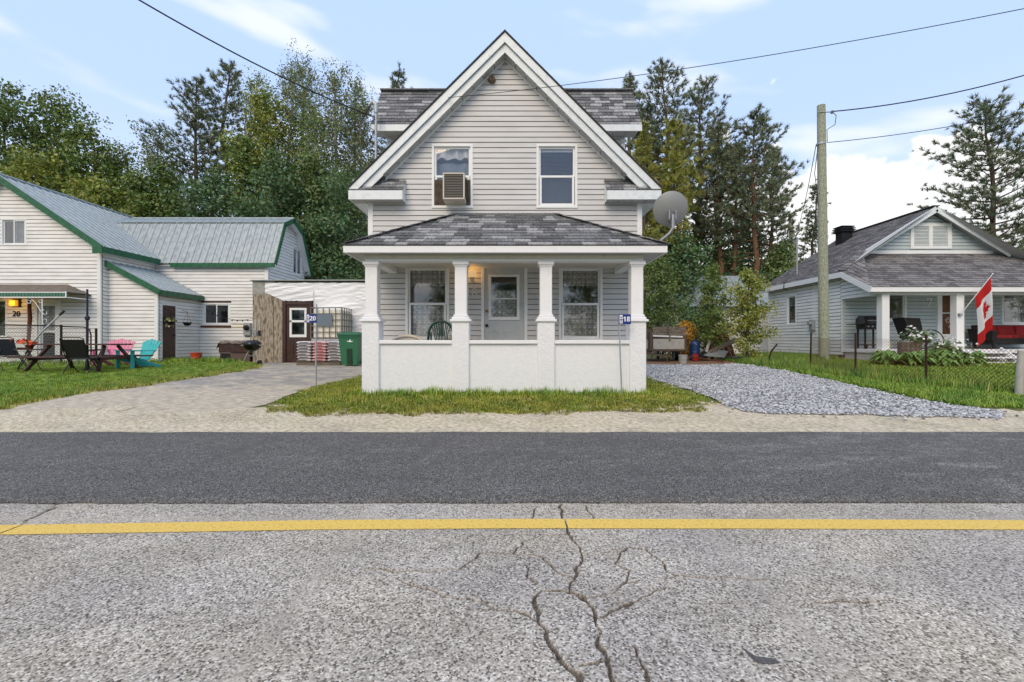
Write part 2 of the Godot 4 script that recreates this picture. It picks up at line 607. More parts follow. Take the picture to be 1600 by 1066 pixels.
func make_materials() -> void:
	M.white_vinyl = mottled(Color(0.91, 0.92, 0.92), 0.025, 41, 0.45, 1.7)
	M.white_paint = mottled(Color(0.92, 0.925, 0.93), 0.025, 43, 0.6, 1.1)
	M.siding_grey = surf(44, [Color(0.75, 0.75, 0.75), Color(0.785, 0.788, 0.79), Color(0.80, 0.803, 0.805)], 2.3, 0.5, 0.0, 0.01, FastNoiseLite.TYPE_SIMPLEX_SMOOTH, Vector3(0.4, 1.6, 0.4))
	M.siding_white = surf(45, [Color(0.84, 0.835, 0.815), Color(0.90, 0.90, 0.89), Color(0.93, 0.93, 0.925)], 2.6, 0.5, 0.0, 0.012, FastNoiseLite.TYPE_SIMPLEX_SMOOTH, Vector3(0.4, 1.5, 0.4))
	M.siding_blue = surf(46, [Color(0.68, 0.73, 0.74), Color(0.73, 0.775, 0.785)], 2.0, 0.5)
	M.aluminium_trim = surf(47, [Color(0.82, 0.845, 0.86), Color(0.88, 0.905, 0.915), Color(0.89, 0.91, 0.92)], 1.6, 0.38, 0.0, 0.02)
	M.soffit = mottled(Color(0.70, 0.705, 0.70), 0.06, 48, 0.6)  # grey deepened so the colour holds the shade under the eaves
	M.cream = mottled(Color(0.83, 0.825, 0.77), 0.05, 49, 0.6)
	M.stucco = surf(50, [Color(0.885, 0.895, 0.905), Color(0.90, 0.91, 0.92), Color(0.91, 0.915, 0.925)], 2.4, 0.75, 0.12, 0.03)
	M.stucco_rough = surf(51, [Color(0.885, 0.895, 0.905), Color(0.91, 0.915, 0.925)], 0.9, 0.8, 0.45, 0.012)
	M.inside = flat(Color(0.40, 0.395, 0.385), 0.9)  # interior grey; behind the siding its darkness also paints the joint shadows
	M.porch_floor = mottled(Color(0.5, 0.5, 0.5), 0.15, 52, 0.7)
	var sh := [Color(0.34, 0.345, 0.355), Color(0.49, 0.495, 0.505), Color(0.66, 0.665, 0.67), Color(0.42, 0.425, 0.435)]
	M.shingle = []
	for i in 4:
		M.shingle.append(surf(60 + i, [sh[i].darkened(0.35), sh[i], sh[i].lightened(0.3)], 0.5, 0.95, 0.5, 0.14, FastNoiseLite.TYPE_CELLULAR, Vector3.ONE, 256))
	M.shingle_old = []
	for i in 3:
		var c: Color = [Color(0.36, 0.345, 0.35), Color(0.44, 0.43, 0.43), Color(0.5, 0.49, 0.49)][i]
		M.shingle_old.append(surf(70 + i, [c.darkened(0.35), c, c.lightened(0.3)], 0.6, 0.95, 0.4, 0.12, FastNoiseLite.TYPE_CELLULAR, Vector3.ONE, 256))
	M.roof_deck = flat(Color(0.2, 0.2, 0.2), 0.9)
	M.metal_roof = surf(75, [Color(0.50, 0.535, 0.54), Color(0.60, 0.64, 0.655), Color(0.66, 0.70, 0.71)], 2.2, 0.42, 0.0, 0.015)
	M.metal_roof.metallic = 0.2
	M.green_trim = mottled(Color(0.07, 0.36, 0.22), 0.2, 76, 0.45)
	M.concrete = mottled(Color(0.55, 0.545, 0.53), 0.2, 77, 0.9, 0.9, 0.4)
	M.glass = StandardMaterial3D.new()
	M.glass.albedo_color = Color(0.05, 0.07, 0.08, 0.04)
	M.glass.transparency = BaseMaterial3D.TRANSPARENCY_ALPHA
	M.glass.roughness = 0.02
	M.glass.metallic_specular = 0.5
	M.lace = StandardMaterial3D.new()
	M.lace.albedo_texture = lace_picture()
	M.lace.transparency = BaseMaterial3D.TRANSPARENCY_ALPHA
	M.lace.roughness = 0.9
	M.lace.uv1_triplanar = true
	M.lace.uv1_world_triplanar = true
	M.lace.uv1_scale = Vector3(4.5, 4.5, 4.5)
	M.lace.backlight_enabled = true
	M.lace.backlight = Color(0.5, 0.5, 0.5)
	M.cloth_white = mottled(Color(0.86, 0.87, 0.87), 0.08, 78, 0.95)
	M.cloth_grey = mottled(Color(0.45, 0.50, 0.56), 0.15, 79, 0.95)
	M.black_metal = flat(Color(0.05, 0.05, 0.055), 0.45)
	M.steel = mottled(Color(0.62, 0.63, 0.64), 0.12, 80, 0.4, 0.6)
	M.steel.metallic = 0.7
	M.galvanised = mottled(Color(0.66, 0.68, 0.69), 0.15, 81, 0.5, 0.4)
	M.galvanised.metallic = 0.5
	M.rust = surf(82, [Color(0.16, 0.09, 0.06), Color(0.36, 0.19, 0.1), Color(0.5, 0.28, 0.14)], 0.5, 0.9, 0.5, 0.03)
	M.door_grey = mottled(Color(0.75, 0.77, 0.775), 0.05, 83, 0.5)
	M.brown_door = mottled(Color(0.23, 0.13, 0.105), 0.2, 84, 0.45)
	M.brass = flat(Color(0.55, 0.47, 0.34), 0.35, 0.8)
	M.weathered = surf(85, [Color(0.27, 0.24, 0.21), Color(0.44, 0.40, 0.36), Color(0.56, 0.52, 0.47)], 1.0, 0.9, 0.4, 0.02, FastNoiseLite.TYPE_SIMPLEX_SMOOTH, Vector3(0.25, 2.5, 2.5))
	M.stained_wood = surf(86, [Color(0.17, 0.11, 0.10), Color(0.30, 0.20, 0.18), Color(0.38, 0.27, 0.24)], 1.0, 0.7, 0.3, 0.02, FastNoiseLite.TYPE_SIMPLEX_SMOOTH, Vector3(0.3, 3, 3))
	M.blue_sign = flat(Color(0.08, 0.19, 0.48), 0.35)
	M.sign_white = flat(Color(0.92, 0.93, 0.94), 0.35)
	M.bark = surf(87, [Color(0.20, 0.17, 0.14), Color(0.36, 0.31, 0.27), Color(0.46, 0.41, 0.37)], 1.0, 0.95, 0.8, 0.03, FastNoiseLite.TYPE_SIMPLEX_SMOOTH, Vector3(2.0, 0.5, 2.0))
	M.bark_red = surf(88, [Color(0.28, 0.20, 0.15), Color(0.47, 0.35, 0.26), Color(0.58, 0.46, 0.36)], 1.0, 0.95, 0.8, 0.03, FastNoiseLite.TYPE_SIMPLEX_SMOOTH, Vector3(2.0, 0.5, 2.0))
	M.bark_pale = surf(89, [Color(0.38, 0.37, 0.33), Color(0.6, 0.59, 0.54), Color(0.68, 0.67, 0.62)], 0.8, 0.9, 0.4, 0.03)
	M.leaf = flat(Color.WHITE, 0.55)
	M.leaf.vertex_color_use_as_albedo = true
	M.leaf.backlight_enabled = true
	M.leaf.backlight = Color(0.55, 0.62, 0.3)
	M.needle = flat(Color.WHITE, 0.7)
	M.needle.vertex_color_use_as_albedo = true

# ---------------------------------------------------------------- ground
func lift(x: float, d: float) -> float:
	var y := 0.0
	var ds := [5.97, 8.7, 13.0, 17.0, 25.0, 60.0]
	var ys := [0.0, 0.236, 0.33, 0.38, 0.45, 0.6]
	if d >= 60.0: y = 0.6
	else:
		for i in 5:
			if d >= ds[i] and d < ds[i + 1]:
				y = lerpf(ys[i], ys[i + 1], (d - ds[i]) / (ds[i + 1] - ds[i]))
	y += 0.12 * smooth01(6.0, 10.0, x) * smooth01(9.0, 15.0, d)
	return y

func on(x: float, d: float, up := 0.0) -> Vector3:
	return Vector3(x, lift(x, d) + up, -d)

# polygon with a wandering edge
func ragged(pts: Array, step: float, amp: float, seed_: int) -> PackedVector2Array:
	var out := PackedVector2Array()
	var f := FastNoiseLite.new()
	f.seed = seed_
	f.frequency = 0.9
	for i in pts.size():
		var a: Vector2 = pts[i]
		var b: Vector2 = pts[(i + 1) % pts.size()]
		var n := maxi(1, int(a.distance_to(b) / step))
		for k in n:
			var p := a.lerp(b, float(k) / n)
			p += Vector2(f.get_noise_2d(p.x * 2.0, p.y * 2.0), f.get_noise_2d(p.x * 2.0 + 90.0, p.y * 2.0)) * amp
			out.append(p)
	return out

# sheet that follows the ground; poly in (x, d)
func sheet(called: String, poly: PackedVector2Array, up: float, cell: float, m: Material, tone: Callable) -> MeshInstance3D:
	var s := Shape.new()
	var lo := poly[0]
	var hi := poly[0]
	for p in poly:
		lo = lo.min(p); hi = hi.max(p)
	var nx := int(ceil((hi.x - lo.x) / cell))
	var nd := int(ceil((hi.y - lo.y) / cell))
	for i in nx:
		for j in nd:
			for q in Geometry2D.intersect_polygons(poly, rect_poly(Rect2(lo.x + i * cell, lo.y + j * cell, cell, cell))):
				var idx := Geometry2D.triangulate_polygon(q)
				for k in range(0, idx.size(), 3):
					var t := [q[idx[k]], q[idx[k + 1]], q[idx[k + 2]]]
					var p := []
					for a in t: p.append(on(a.x, a.y, up + 0.003 * noise.get_noise_2d(a.x * 1.3, a.y * 1.3) + 0.003))
					if (p[1] - p[0]).cross(p[2] - p[0]).y < 0:
						p.reverse(); t.reverse()
					for z in [0, 2, 1]:
						s.v.append(p[z])
						s.n.append(Vector3.UP)
						s.c.append(tone.call(t[z].x, t[z].y))
	return structure(called, s, m)

func cracks() -> Array:
	return [
		[0.0100, [Vector2(0.358, 3.482), Vector2(0.341, 3.194), Vector2(0.359, 3.052), Vector2(0.362, 2.911), Vector2(0.380, 2.784), Vector2(0.396, 2.691), Vector2(0.386, 2.596), Vector2(0.340, 2.494), Vector2(0.310, 2.387), Vector2(0.281, 2.312), Vector2(0.266, 2.265), Vector2(0.308, 2.237), Vector2(0.360, 2.203)]],
		[0.0120, [Vector2(0.271, 2.283), Vector2(0.340, 2.187), Vector2(0.369, 2.150), Vector2(0.356, 2.014), Vector2(0.356, 1.965), Vector2(0.355, 1.918), Vector2(0.354, 1.842), Vector2(0.353, 1.787), Vector2(0.359, 1.701), Vector2(0.368, 1.638)]],
		[0.0110, [Vector2(0.271, 2.283), Vector2(0.210, 2.283), Vector2(0.150, 2.271), Vector2(0.093, 2.220), Vector2(0.100, 2.166), Vector2(0.106, 2.119), Vector2(0.122, 2.014), Vector2(0.145, 1.918), Vector2(0.172, 1.798), Vector2(0.206, 1.755), Vector2(0.249, 1.691), Vector2(0.255, 1.638)]],
		[0.0070, [Vector2(0.399, 2.683), Vector2(0.509, 2.691), Vector2(0.646, 2.699), Vector2(0.667, 2.758), Vector2(0.767, 2.716), Vector2(0.806, 2.581), Vector2(0.815, 2.480), Vector2(0.834, 2.420)]],
		[0.0070, [Vector2(0.369, 2.203), Vector2(0.488, 2.271), Vector2(0.548, 2.331), Vector2(0.610, 2.374)]],
		[0.0070, [Vector2(0.774, 2.387), Vector2(0.866, 2.420), Vector2(1.051, 2.400), Vector2(1.287, 2.387)]],
		[0.0070, [Vector2(0.373, 2.060), Vector2(0.492, 2.129), Vector2(0.618, 2.220), Vector2(0.750, 2.312)]],
		[0.0070, [Vector2(0.356, 2.931), Vector2(0.182, 2.921), Vector2(0.065, 2.828), Vector2(0.014, 2.667), Vector2(0.133, 2.659), Vector2(0.194, 2.559), Vector2(0.254, 2.440), Vector2(0.306, 2.387)]],
		[0.0070, [Vector2(0.014, 2.667), Vector2(-0.069, 2.683), Vector2(-0.174, 2.683), Vector2(-0.225, 2.566), Vector2(-0.291, 2.501), Vector2(-0.425, 2.460), Vector2(-0.602, 2.474), Vector2(-0.801, 2.501)]],
		[0.0070, [Vector2(0.072, 2.537), Vector2(0.085, 2.407), Vector2(0.117, 2.331)]],
		[0.0070, [Vector2(-0.543, 2.362), Vector2(-0.310, 2.226), Vector2(-0.142, 2.182), Vector2(-0.054, 2.114), Vector2(0.054, 2.094), Vector2(0.110, 2.027)]],
		[0.0070, [Vector2(0.537, 3.455), Vector2(0.539, 3.326), Vector2(0.574, 3.171), Vector2(0.625, 3.041)]],
		[0.0070, [Vector2(0.472, 1.869), Vector2(0.486, 1.721), Vector2(0.474, 1.638)]],
		[0.0070, [Vector2(0.187, 3.455), Vector2(0.124, 3.160), Vector2(0.091, 3.073)]],
		[0.0070, [Vector2(1.394, 2.176), Vector2(1.603, 2.176), Vector2(1.754, 2.193)]],
		[0.0070, [Vector2(0.258, 1.751), Vector2(0.353, 1.787)]],
		[0.0070, [Vector2(0.667, 2.758), Vector2(0.553, 2.559), Vector2(0.618, 2.474), Vector2(0.548, 2.331)]],
		[0.0180, [Vector2(-3.179, 2.911), Vector2(-3.192, 3.020), Vector2(-3.247, 3.183), Vector2(-3.295, 3.364), Vector2(-3.341, 3.482)]],
	]

# flat stretch of road whose cracks are real grooves
func road_stretch(s: Shape, x0: float, x1: float, d0: float, d1: float, cell: float, tone: Callable, grooved := false) -> void:
	var nx := int(ceil((x1 - x0) / cell))
	var nd := int(ceil((d1 - d0) / cell))
	var deep := PackedFloat32Array()
	deep.resize((nx + 1) * (nd + 1))
	var sx := (x1 - x0) / nx
	var sd := (d1 - d0) / nd
	if grooved:
		var jig := FastNoiseLite.new()
		jig.seed = 9
		jig.frequency = 8.0
		jig.fractal_octaves = 2
		for cr in cracks():
			var pts: Array = cr[1]
			for k in pts.size() - 1:
				var a: Vector2 = pts[k]
				var b: Vector2 = pts[k + 1]
				var reach: float = cr[0] * 1.4 + 0.03
				var i0 := maxi(0, int((minf(a.x, b.x) - reach - x0) / sx))
				var i1 := mini(nx, int((maxf(a.x, b.x) + reach - x0) / sx) + 1)
				var j0 := maxi(0, int((minf(a.y, b.y) - reach - d0) / sd))
				var j1 := mini(nd, int((maxf(a.y, b.y) + reach - d0) / sd) + 1)
				for j in range(j0, j1 + 1):
					for i in range(i0, i1 + 1):
						var p := Vector2(x0 + i * sx, d0 + j * sd)
						var w := p + Vector2(jig.get_noise_2d(p.x, p.y), jig.get_noise_2d(p.x + 40.0, p.y)) * 0.018
						var q := Geometry2D.get_closest_point_to_segment(w, a, b)
						var wide: float = cr[0] * (0.8 + (0.9 if cr[0] > 0.0096 else 0.35) * jig.get_noise_2d(p.x * 0.4 + 9.0, p.y * 0.4))
						var t: float = 1.0 - w.distance_to(q) / maxf(wide, 0.004)
						if t > 0.0:
							deep[j * (nx + 1) + i] = maxf(deep[j * (nx + 1) + i], minf(1.0, t * 2.0) * minf(0.022, 0.006 + cr[0]))
	for j in nd:
		for i in nx:
			var c := [[i, j], [i + 1, j], [i + 1, j + 1], [i, j + 1]]
			var p := []
			var k := []
			for q in c:
				var x: float = x0 + q[0] * sx
				var d: float = d0 + q[1] * sd
				var z := deep[q[1] * (nx + 1) + q[0]]
				p.append(Vector3(x, -z, -d))
				var col: Color = tone.call(x, d)
				k.append(col.lerp(Color(0.19, 0.165, 0.14), 0.9) if z > 0.003 else col)
			for t in [[0, 1, 2], [0, 2, 3]]:
				var nn: Vector3 = (p[t[1]] - p[t[0]]).cross(p[t[2]] - p[t[0]]).normalized()
				for z in [t[0], t[2], t[1]]:
					s.v.append(p[z]); s.n.append(nn); s.c.append(k[z])

func asphalt(seed_: int, stops: Array, tile: float, freq: float, relief: float) -> StandardMaterial3D:
	var m := StandardMaterial3D.new()
	m.albedo_texture = noise_tex(seed_, freq, stops, 1024, FastNoiseLite.TYPE_CELLULAR)
	m.vertex_color_use_as_albedo = true
	m.roughness = 0.92
	m.uv1_triplanar = true
	m.uv1_world_triplanar = true
	m.uv1_scale = Vector3.ONE / tile
	m.heightmap_enabled = true
	var hgt := noise_tex(seed_, freq, [Color.WHITE, Color.BLACK], 1024, FastNoiseLite.TYPE_CELLULAR)
	hgt.noise.cellular_return_type = FastNoiseLite.RETURN_DISTANCE
	m.heightmap_texture = hgt
	m.heightmap_scale = relief
	return m

func build_ground() -> void:
	# base: soil with thin turf, one sheet to the horizon
	var s := Shape.new()
	var xs := [-900.0, -300.0, -120.0, -70.0, -45.0]
	for i in 61: xs.append(-30.0 + i)
	xs.append_array([45.0, 70.0, 120.0, 300.0, 900.0])
	var ds := [-900.0, -300.0, -100.0, -40.0, -15.0, -6.0, -3.0, -1.6]
	for i in 49: ds.append(6.0 + i * 0.5)
	ds.append_array([32.0, 36.0, 42.0, 50.0, 60.0, 90.0, 200.0, 900.0])
	for i in xs.size() - 1:
		for j in ds.size() - 1:
			if ds[j] == -1.6: continue
			var p := [on(xs[i], ds[j], -0.005), on(xs[i + 1], ds[j], -0.005), on(xs[i + 1], ds[j + 1], -0.005), on(xs[i], ds[j + 1], -0.005)]
			s.quad_to(p[0], p[1], p[2], p[3], Vector3.UP)
	M.soil = surf(101, [Color(0.27, 0.27, 0.12), Color(0.38, 0.40, 0.17), Color(0.48, 0.46, 0.26)], 2.7, 0.95, 0.6, 0.03)
	structure("ground", s, M.soil)
	# old pale lane
	M.old_asphalt = asphalt(110, [Color(0.36, 0.335, 0.30), Color(0.67, 0.635, 0.585), Color(0.755, 0.72, 0.67), Color(0.825, 0.79, 0.735), Color(0.98, 0.955, 0.91)], 2.2, 0.27, 0.5)
	var tone := func(x: float, d: float) -> Color:
		var a := 1.0 + 0.24 * noise.get_noise_2d(x * 0.9, d * 1.5) + 0.10 * noise.get_noise_2d(x * 5.0 + 30.0, d * 6.0)
		var warm := 0.05 * noise.get_noise_2d(x * 0.5 + 70.0, d * 0.8)
		return Color(a + warm, a + warm * 0.6, a - warm) * 0.77
	s = Shape.new()
	road_stretch(s, -1.0, 2.0, 1.55, 3.5, 0.006, tone, true)
	road_stretch(s, -3.6, -2.9, 2.55, 3.5, 0.012, tone, true)
	road_stretch(s, -2.9, -1.0, 1.55, 3.5, 0.1, tone)
	road_stretch(s, -3.6, -2.9, 1.55, 2.55, 0.1, tone)
	road_stretch(s, -8.0, -3.6, 1.55, 3.5, 0.12, tone)
	road_stretch(s, 2.0, 8.0, 1.55, 3.5, 0.12, tone)
	road_stretch(s, -8.0, 8.0, -1.2, 1.55, 0.25, tone)
	road_stretch(s, -160.0, -8.0, -1.2, 3.5, 2.0, tone)
	road_stretch(s, 8.0, 160.0, -1.2, 3.5, 2.0, tone)
	structure("road", s, M.old_asphalt)
	# newer dark lane laid over it, with a real edge
	M.new_asphalt = asphalt(120, [Color(0.174, 0.167, 0.161), Color(0.383, 0.374, 0.359), Color(0.474, 0.464, 0.448), Color(0.566, 0.555, 0.54), Color(0.84, 0.827, 0.801)], 2.0, 0.28, 0.5)
	s = Shape.new()
	var tone_new := func(x: float, d: float) -> Color:
		var a := 1.0 + 0.14 * noise.get_noise_2d(x * 0.5, d * 2.2 + 9.0)
		# pale sand dragged on by tyres turning in and out of the gravel drive
		var dust := smooth01(0.15, 0.5, noise.get_noise_2d(x * 0.8 + d * 0.9 + 3.0, d * 3.2 - x * 0.5)) * (0.25 + 0.75 * smooth01(0.5, 4.0, x))
		var scuff := smooth01(0.28, 0.45, noise.get_noise_2d(x * 3.0 + d * 2.0, d * 16.0 - x * 3.0)) * smooth01(4.0, 4.6, d) * (1.0 - smooth01(5.3, 5.9, d))
		for arc in [5.0, 5.75]:
			var off := absf(Vector2(x - 1.6, d - 10.1).length() - arc - 0.12 * noise.get_noise_2d(x * 0.8, d))
			dust = maxf(dust, (1.0 - smooth01(0.05, 0.3, off)) * smooth01(-0.35, 0.3, noise.get_noise_2d(x * 1.6, d * 4.0 + 12.0)) * smooth01(1.6, 3.4, x))
		var k := 0.53 * a * (1.0 + dust * 0.5 + scuff * 0.4)
		return Color(k, k, k)
	var edge := FastNoiseLite.new()
	edge.seed = 77
	edge.frequency = 1.4
	edge.fractal_octaves = 4
	var xx := -160.0
	while xx < 160.0:
		var near := absf(xx) < 9.0
		var step := 0.06 if near else 4.0
		var nd := 44 if near else 4
		for j in nd:
			var q := []
			var kk := []
			for e in [[xx, j], [xx + step, j], [xx + step, j + 1], [xx, j + 1]]:
				var e0: float = 3.50 + 0.03 * edge.get_noise_1d(e[0] * 1.5) + 0.004 * e[0] * float(absf(e[0]) < 9.0)
				var e1: float = 6.15 + 0.05 * edge.get_noise_1d(e[0] * 0.6 + 50.0)
				var d: float = lerpf(e0, e1, float(e[1]) / nd)
				q.append(Vector3(e[0], 0.03 - (0.02 if e[1] == 0 else 0.0) - (0.016 if e[1] == nd else 0.0), -d))
				kk.append(tone_new.call(e[0], d))
			for t in [[0, 1, 2], [0, 2, 3]]:
				var nn: Vector3 = (q[t[1]] - q[t[0]]).cross(q[t[2]] - q[t[0]]).normalized()
				for z in [t[0], t[2], t[1]]:
					s.v.append(q[z]); s.n.append(nn); s.c.append(kk[z])
			if j == 0: s.tinted = true; s.tint = kk[0]; s.quad_to(q[0], q[1], q[1] - Vector3(0, 0.02, 0), q[0] - Vector3(0, 0.02, 0), Vector3(0, 0, 1)); s.tinted = false
		xx += step
	structure("road_overlay", s, M.new_asphalt)
	# yellow line, worn at its edges and over the cracks
	s = Shape.new()
	M.yellow = surf(130, [Color(0.62, 0.53, 0.34), Color(0.89, 0.74, 0.33), Color(0.92, 0.78, 0.40), Color(0.90, 0.77, 0.44)], 0.7, 0.7, 0.5, 0.05)
	var line := [[-160.0, 2.86], [-8.0, 2.86], [-3.3, 3.0], [-2.43, 3.035], [-1.25, 3.085], [0.0, 3.105], [1.6, 3.10], [3.4, 3.083], [8.0, 3.05], [160.0, 3.05]]
	for i in line.size() - 1:
		var a: Array = line[i]
		var b: Array = line[i + 1]
		var n := maxi(1, int((b[0] - a[0]) / (0.012 if absf(a[0]) < 8.5 and absf(b[0]) < 8.5 else 20.0)))
		for k in n:
			var p := []
			for t in [float(k) / n, float(k + 1) / n]:
				var x: float = lerpf(a[0], b[0], t)
				var d: float = lerpf(a[1], b[1], t)
				p.append(Vector3(x, 0.004, -(d - 0.081 + 0.006 * edge.get_noise_1d(x * 30.0))))
				p.append(Vector3(x, 0.004, -(d + 0.081 + 0.006 * edge.get_noise_1d(x * 30.0 + 99.0))))
			var gap := false
			for cr in cracks():
				if cr[0] < 0.0095: continue
				for z in cr[1].size() - 1:
					var mid := Vector2(p[0].x, -(p[0].z + p[1].z) / 2)
					if Geometry2D.get_closest_point_to_segment(mid, cr[1][z], cr[1][z + 1]).distance_to(mid) < cr[0] * 0.6: gap = true
			if not gap: s.quad_to(p[0], p[1], p[3], p[2], Vector3.UP)
	structure("road_line", s, M.yellow)
	s = Shape.new()
	s.prism(PackedVector2Array([Vector2(0.90, 1.85), Vector2(0.925, 1.80), Vector2(0.985, 1.785), Vector2(1.0, 1.765), Vector2(0.96, 1.755), Vector2(0.915, 1.762), Vector2(0.905, 1.79)]), Transform3D(Basis(Vector3.RIGHT, Vector3(0, 0, -1), Vector3.UP), Vector3(0, 0.0005, 0)), 0.003)
	structure("road_tar_patch", s, M.new_asphalt_plain if M.has("new_asphalt_plain") else mottled(Color(0.34, 0.335, 0.33), 0.3, 131, 0.9, 0.1))
	# sandy shoulder
	M.sand = surf(140, [Color(0.564, 0.508, 0.419), Color(0.776, 0.72, 0.62), Color(0.854, 0.804, 0.709), Color(0.932, 0.888, 0.798)], 1.7, 0.95, 0.9, 0.035)
	M.sand.vertex_color_use_as_albedo = true
	var sandy := func(x: float, d: float) -> Color:
		var a := 1.0 + 0.35 * noise.get_noise_2d(x * 1.1, d * 3.4) + 0.2 * noise.get_noise_2d(x * 3.0, d * 7.0)
		return Color(a, a * (1.0 + 0.04 * noise.get_noise_2d(x + 50.0, d)), a * (0.98 + 0.06 * noise.get_noise_2d(x, d + 50.0))) * 0.95
	sheet("shoulder", ragged([Vector2(-40, 5.3), Vector2(40, 5.3), Vector2(40, 7.3), Vector2(7.2, 7.35), Vector2(3.5, 7.9), Vector2(-4.1, 7.55), Vector2(-5.2, 7.3), Vector2(-6.6, 7.55), Vector2(-8.2, 7.2), Vector2(-40, 7.0)], 0.15, 0.5, 4), 0.005, 0.3, M.sand, sandy)
	# worn drive on the left: crumbling asphalt with sand drifted over it in long streaks
	var worn := func(x: float, d: float) -> Color:
		var a := 1.0 + 0.22 * noise.get_noise_2d(x * 0.7 + 7.0, d * 2.4)
		var grit := smooth01(-0.05, 0.3, noise.get_noise_2d(x * 0.9 - d * 0.25 + 40.0, d * 2.0 + x * 0.2))
		grit = maxf(grit, smooth01(0.05, 0.45, 1.25 - (d - 7.3) * 0.42 + 0.9 * noise.get_noise_2d(x * 0.8, d * 2.6 + 80.0)))
		return Color(a, a, a).lerp(Color(1.6, 1.48, 1.27), grit) * 0.6
	M.old_drive = surf(150, [Color(0.55, 0.525, 0.5), Color(0.712, 0.693, 0.662), Color(0.799, 0.775, 0.737), Color(0.912, 0.874, 0.812)], 2.4, 0.95, 0.5, 0.04, FastNoiseLite.TYPE_SIMPLEX_SMOOTH, Vector3(0.5, 1.0, 1.4))
	M.old_drive.vertex_color_use_as_albedo = true
	sheet("driveway", ragged([Vector2(-9.6, 6.5), Vector2(-4.3, 6.6), Vector2(-3.9, 9.0), Vector2(-3.75, 13.5), Vector2(-3.3, 17.9), Vector2(-9.2, 17.9), Vector2(-8.9, 16.2), Vector2(-7.75, 13.5), Vector2(-7.72, 9.5)], 0.3, 0.22, 8), 0.0, 0.22, M.old_drive, worn)
	# gravel drive on the right: a bed and loose stones
	var bed := ragged([Vector2(3.45, 7.15), Vector2(4.75, 7.02), Vector2(7.05, 6.85), Vector2(7.4, 7.1), Vector2(6.85, 8.4), Vector2(7.2, 10.6), Vector2(7.5, 12.3), Vector2(7.7, 16.0), Vector2(3.1, 16.0), Vector2(3.2, 12.0), Vector2(3.45, 9.0)], 0.25, 0.2, 12)
	M.gravel_bed = surf(160, [Color(0.42, 0.42, 0.43), Color(0.60, 0.605, 0.615), Color(0.74, 0.745, 0.75)], 0.8, 0.95, 0.8, 0.12, FastNoiseLite.TYPE_CELLULAR)
	M.gravel_bed.vertex_color_use_as_albedo = true
	sheet("gravel_drive", bed, 0.010, 0.4, M.gravel_bed, func(_x: float, _d: float) -> Color: return Color.WHITE)
	var stone := Shape.new()
	var ico := [Vector3(0, 1, 0), Vector3(0.9, 0.3, 0.1), Vector3(0.2, 0.25, 0.95), Vector3(-0.8, 0.35, 0.4), Vector3(-0.6, 0.2, -0.75), Vector3(0.4, 0.3, -0.85), Vector3(0.1, -0.6, 0)]
	for k in 5:
		stone.tri_to(ico[0], ico[1 + k], ico[1 + (k + 1) % 5], ico[0] + ico[1 + k] + ico[1 + (k + 1) % 5])
		stone.tri_to(ico[6], ico[1 + k], ico[1 + (k + 1) % 5], ico[6] + ico[1 + k] + ico[1 + (k + 1) % 5])
	var spots := []
	while spots.size() < 26000:
		var p := Vector2(rng.randf_range(3.0, 7.9), 6.7 + 9.4 * pow(rng.randf(), 1.4))
		if Geometry2D.is_point_in_polygon(p, bed) or (rng.randf() < 0.12 and Geometry2D.is_point_in_polygon(p + Vector2(rng.randf_range(-0.3, 0.3), rng.randf_range(-0.25, 0.25)), bed)): spots.append(p)
	var mm := MultiMesh.new()
	mm.transform_format = MultiMesh.TRANSFORM_3D
	mm.use_colors = true
	mm.mesh = stone.mesh()
	mm.instance_count = spots.size()
	for i in spots.size():
		var r := rng.randf_range(0.011, 0.028) * (1.0 if rng.randf() > 0.1 else 1.35)
		var bs := Basis.from_euler(Vector3(rng.randf_range(-0.5, 0.5), rng.randf() * TAU, rng.randf_range(-0.5, 0.5))).scaled(Vector3(r, r * rng.randf_range(0.6, 1.0), r * rng.randf_range(0.8, 1.2)))
		mm.set_instance_transform(i, Transform3D(bs, on(spots[i].x, spots[i].y, 0.014 + r * 0.35)))
		var g := rng.randf_range(0.2, 0.66)
		mm.set_instance_color(i, Color(g * rng.randf_range(0.96, 1.0), g, g * rng.randf_range(1.0, 1.07)))
	var mi := MultiMeshInstance3D.new()
	mi.name = "gravel"
	mi.multimesh = mm
	M.stone = flat(Color.WHITE, 0.85)
	M.stone.vertex_color_use_as_albedo = true
	mi.material_override = M.stone
	mi.set_meta("kind", "stuff")
	mi.set_meta("label", "loose grey crushed stone covering the drive beside the middle house")
	add_child(mi)
	# bare earth behind the gravel
	M.earth = surf(170, [Color(0.341, 0.252, 0.174), Color(0.519, 0.397, 0.285), Color(0.676, 0.553, 0.419)], 1.4, 0.95, 0.8, 0.03)
	M.earth.vertex_color_use_as_albedo = true
	sheet("earth", ragged([Vector2(2.9, 15.9), Vector2(7.9, 15.8), Vector2(8.8, 17.5), Vector2(10.0, 21.5), Vector2(3.0, 21.5)], 0.4, 0.3, 15), 0.0, 0.5, M.earth, sandy)

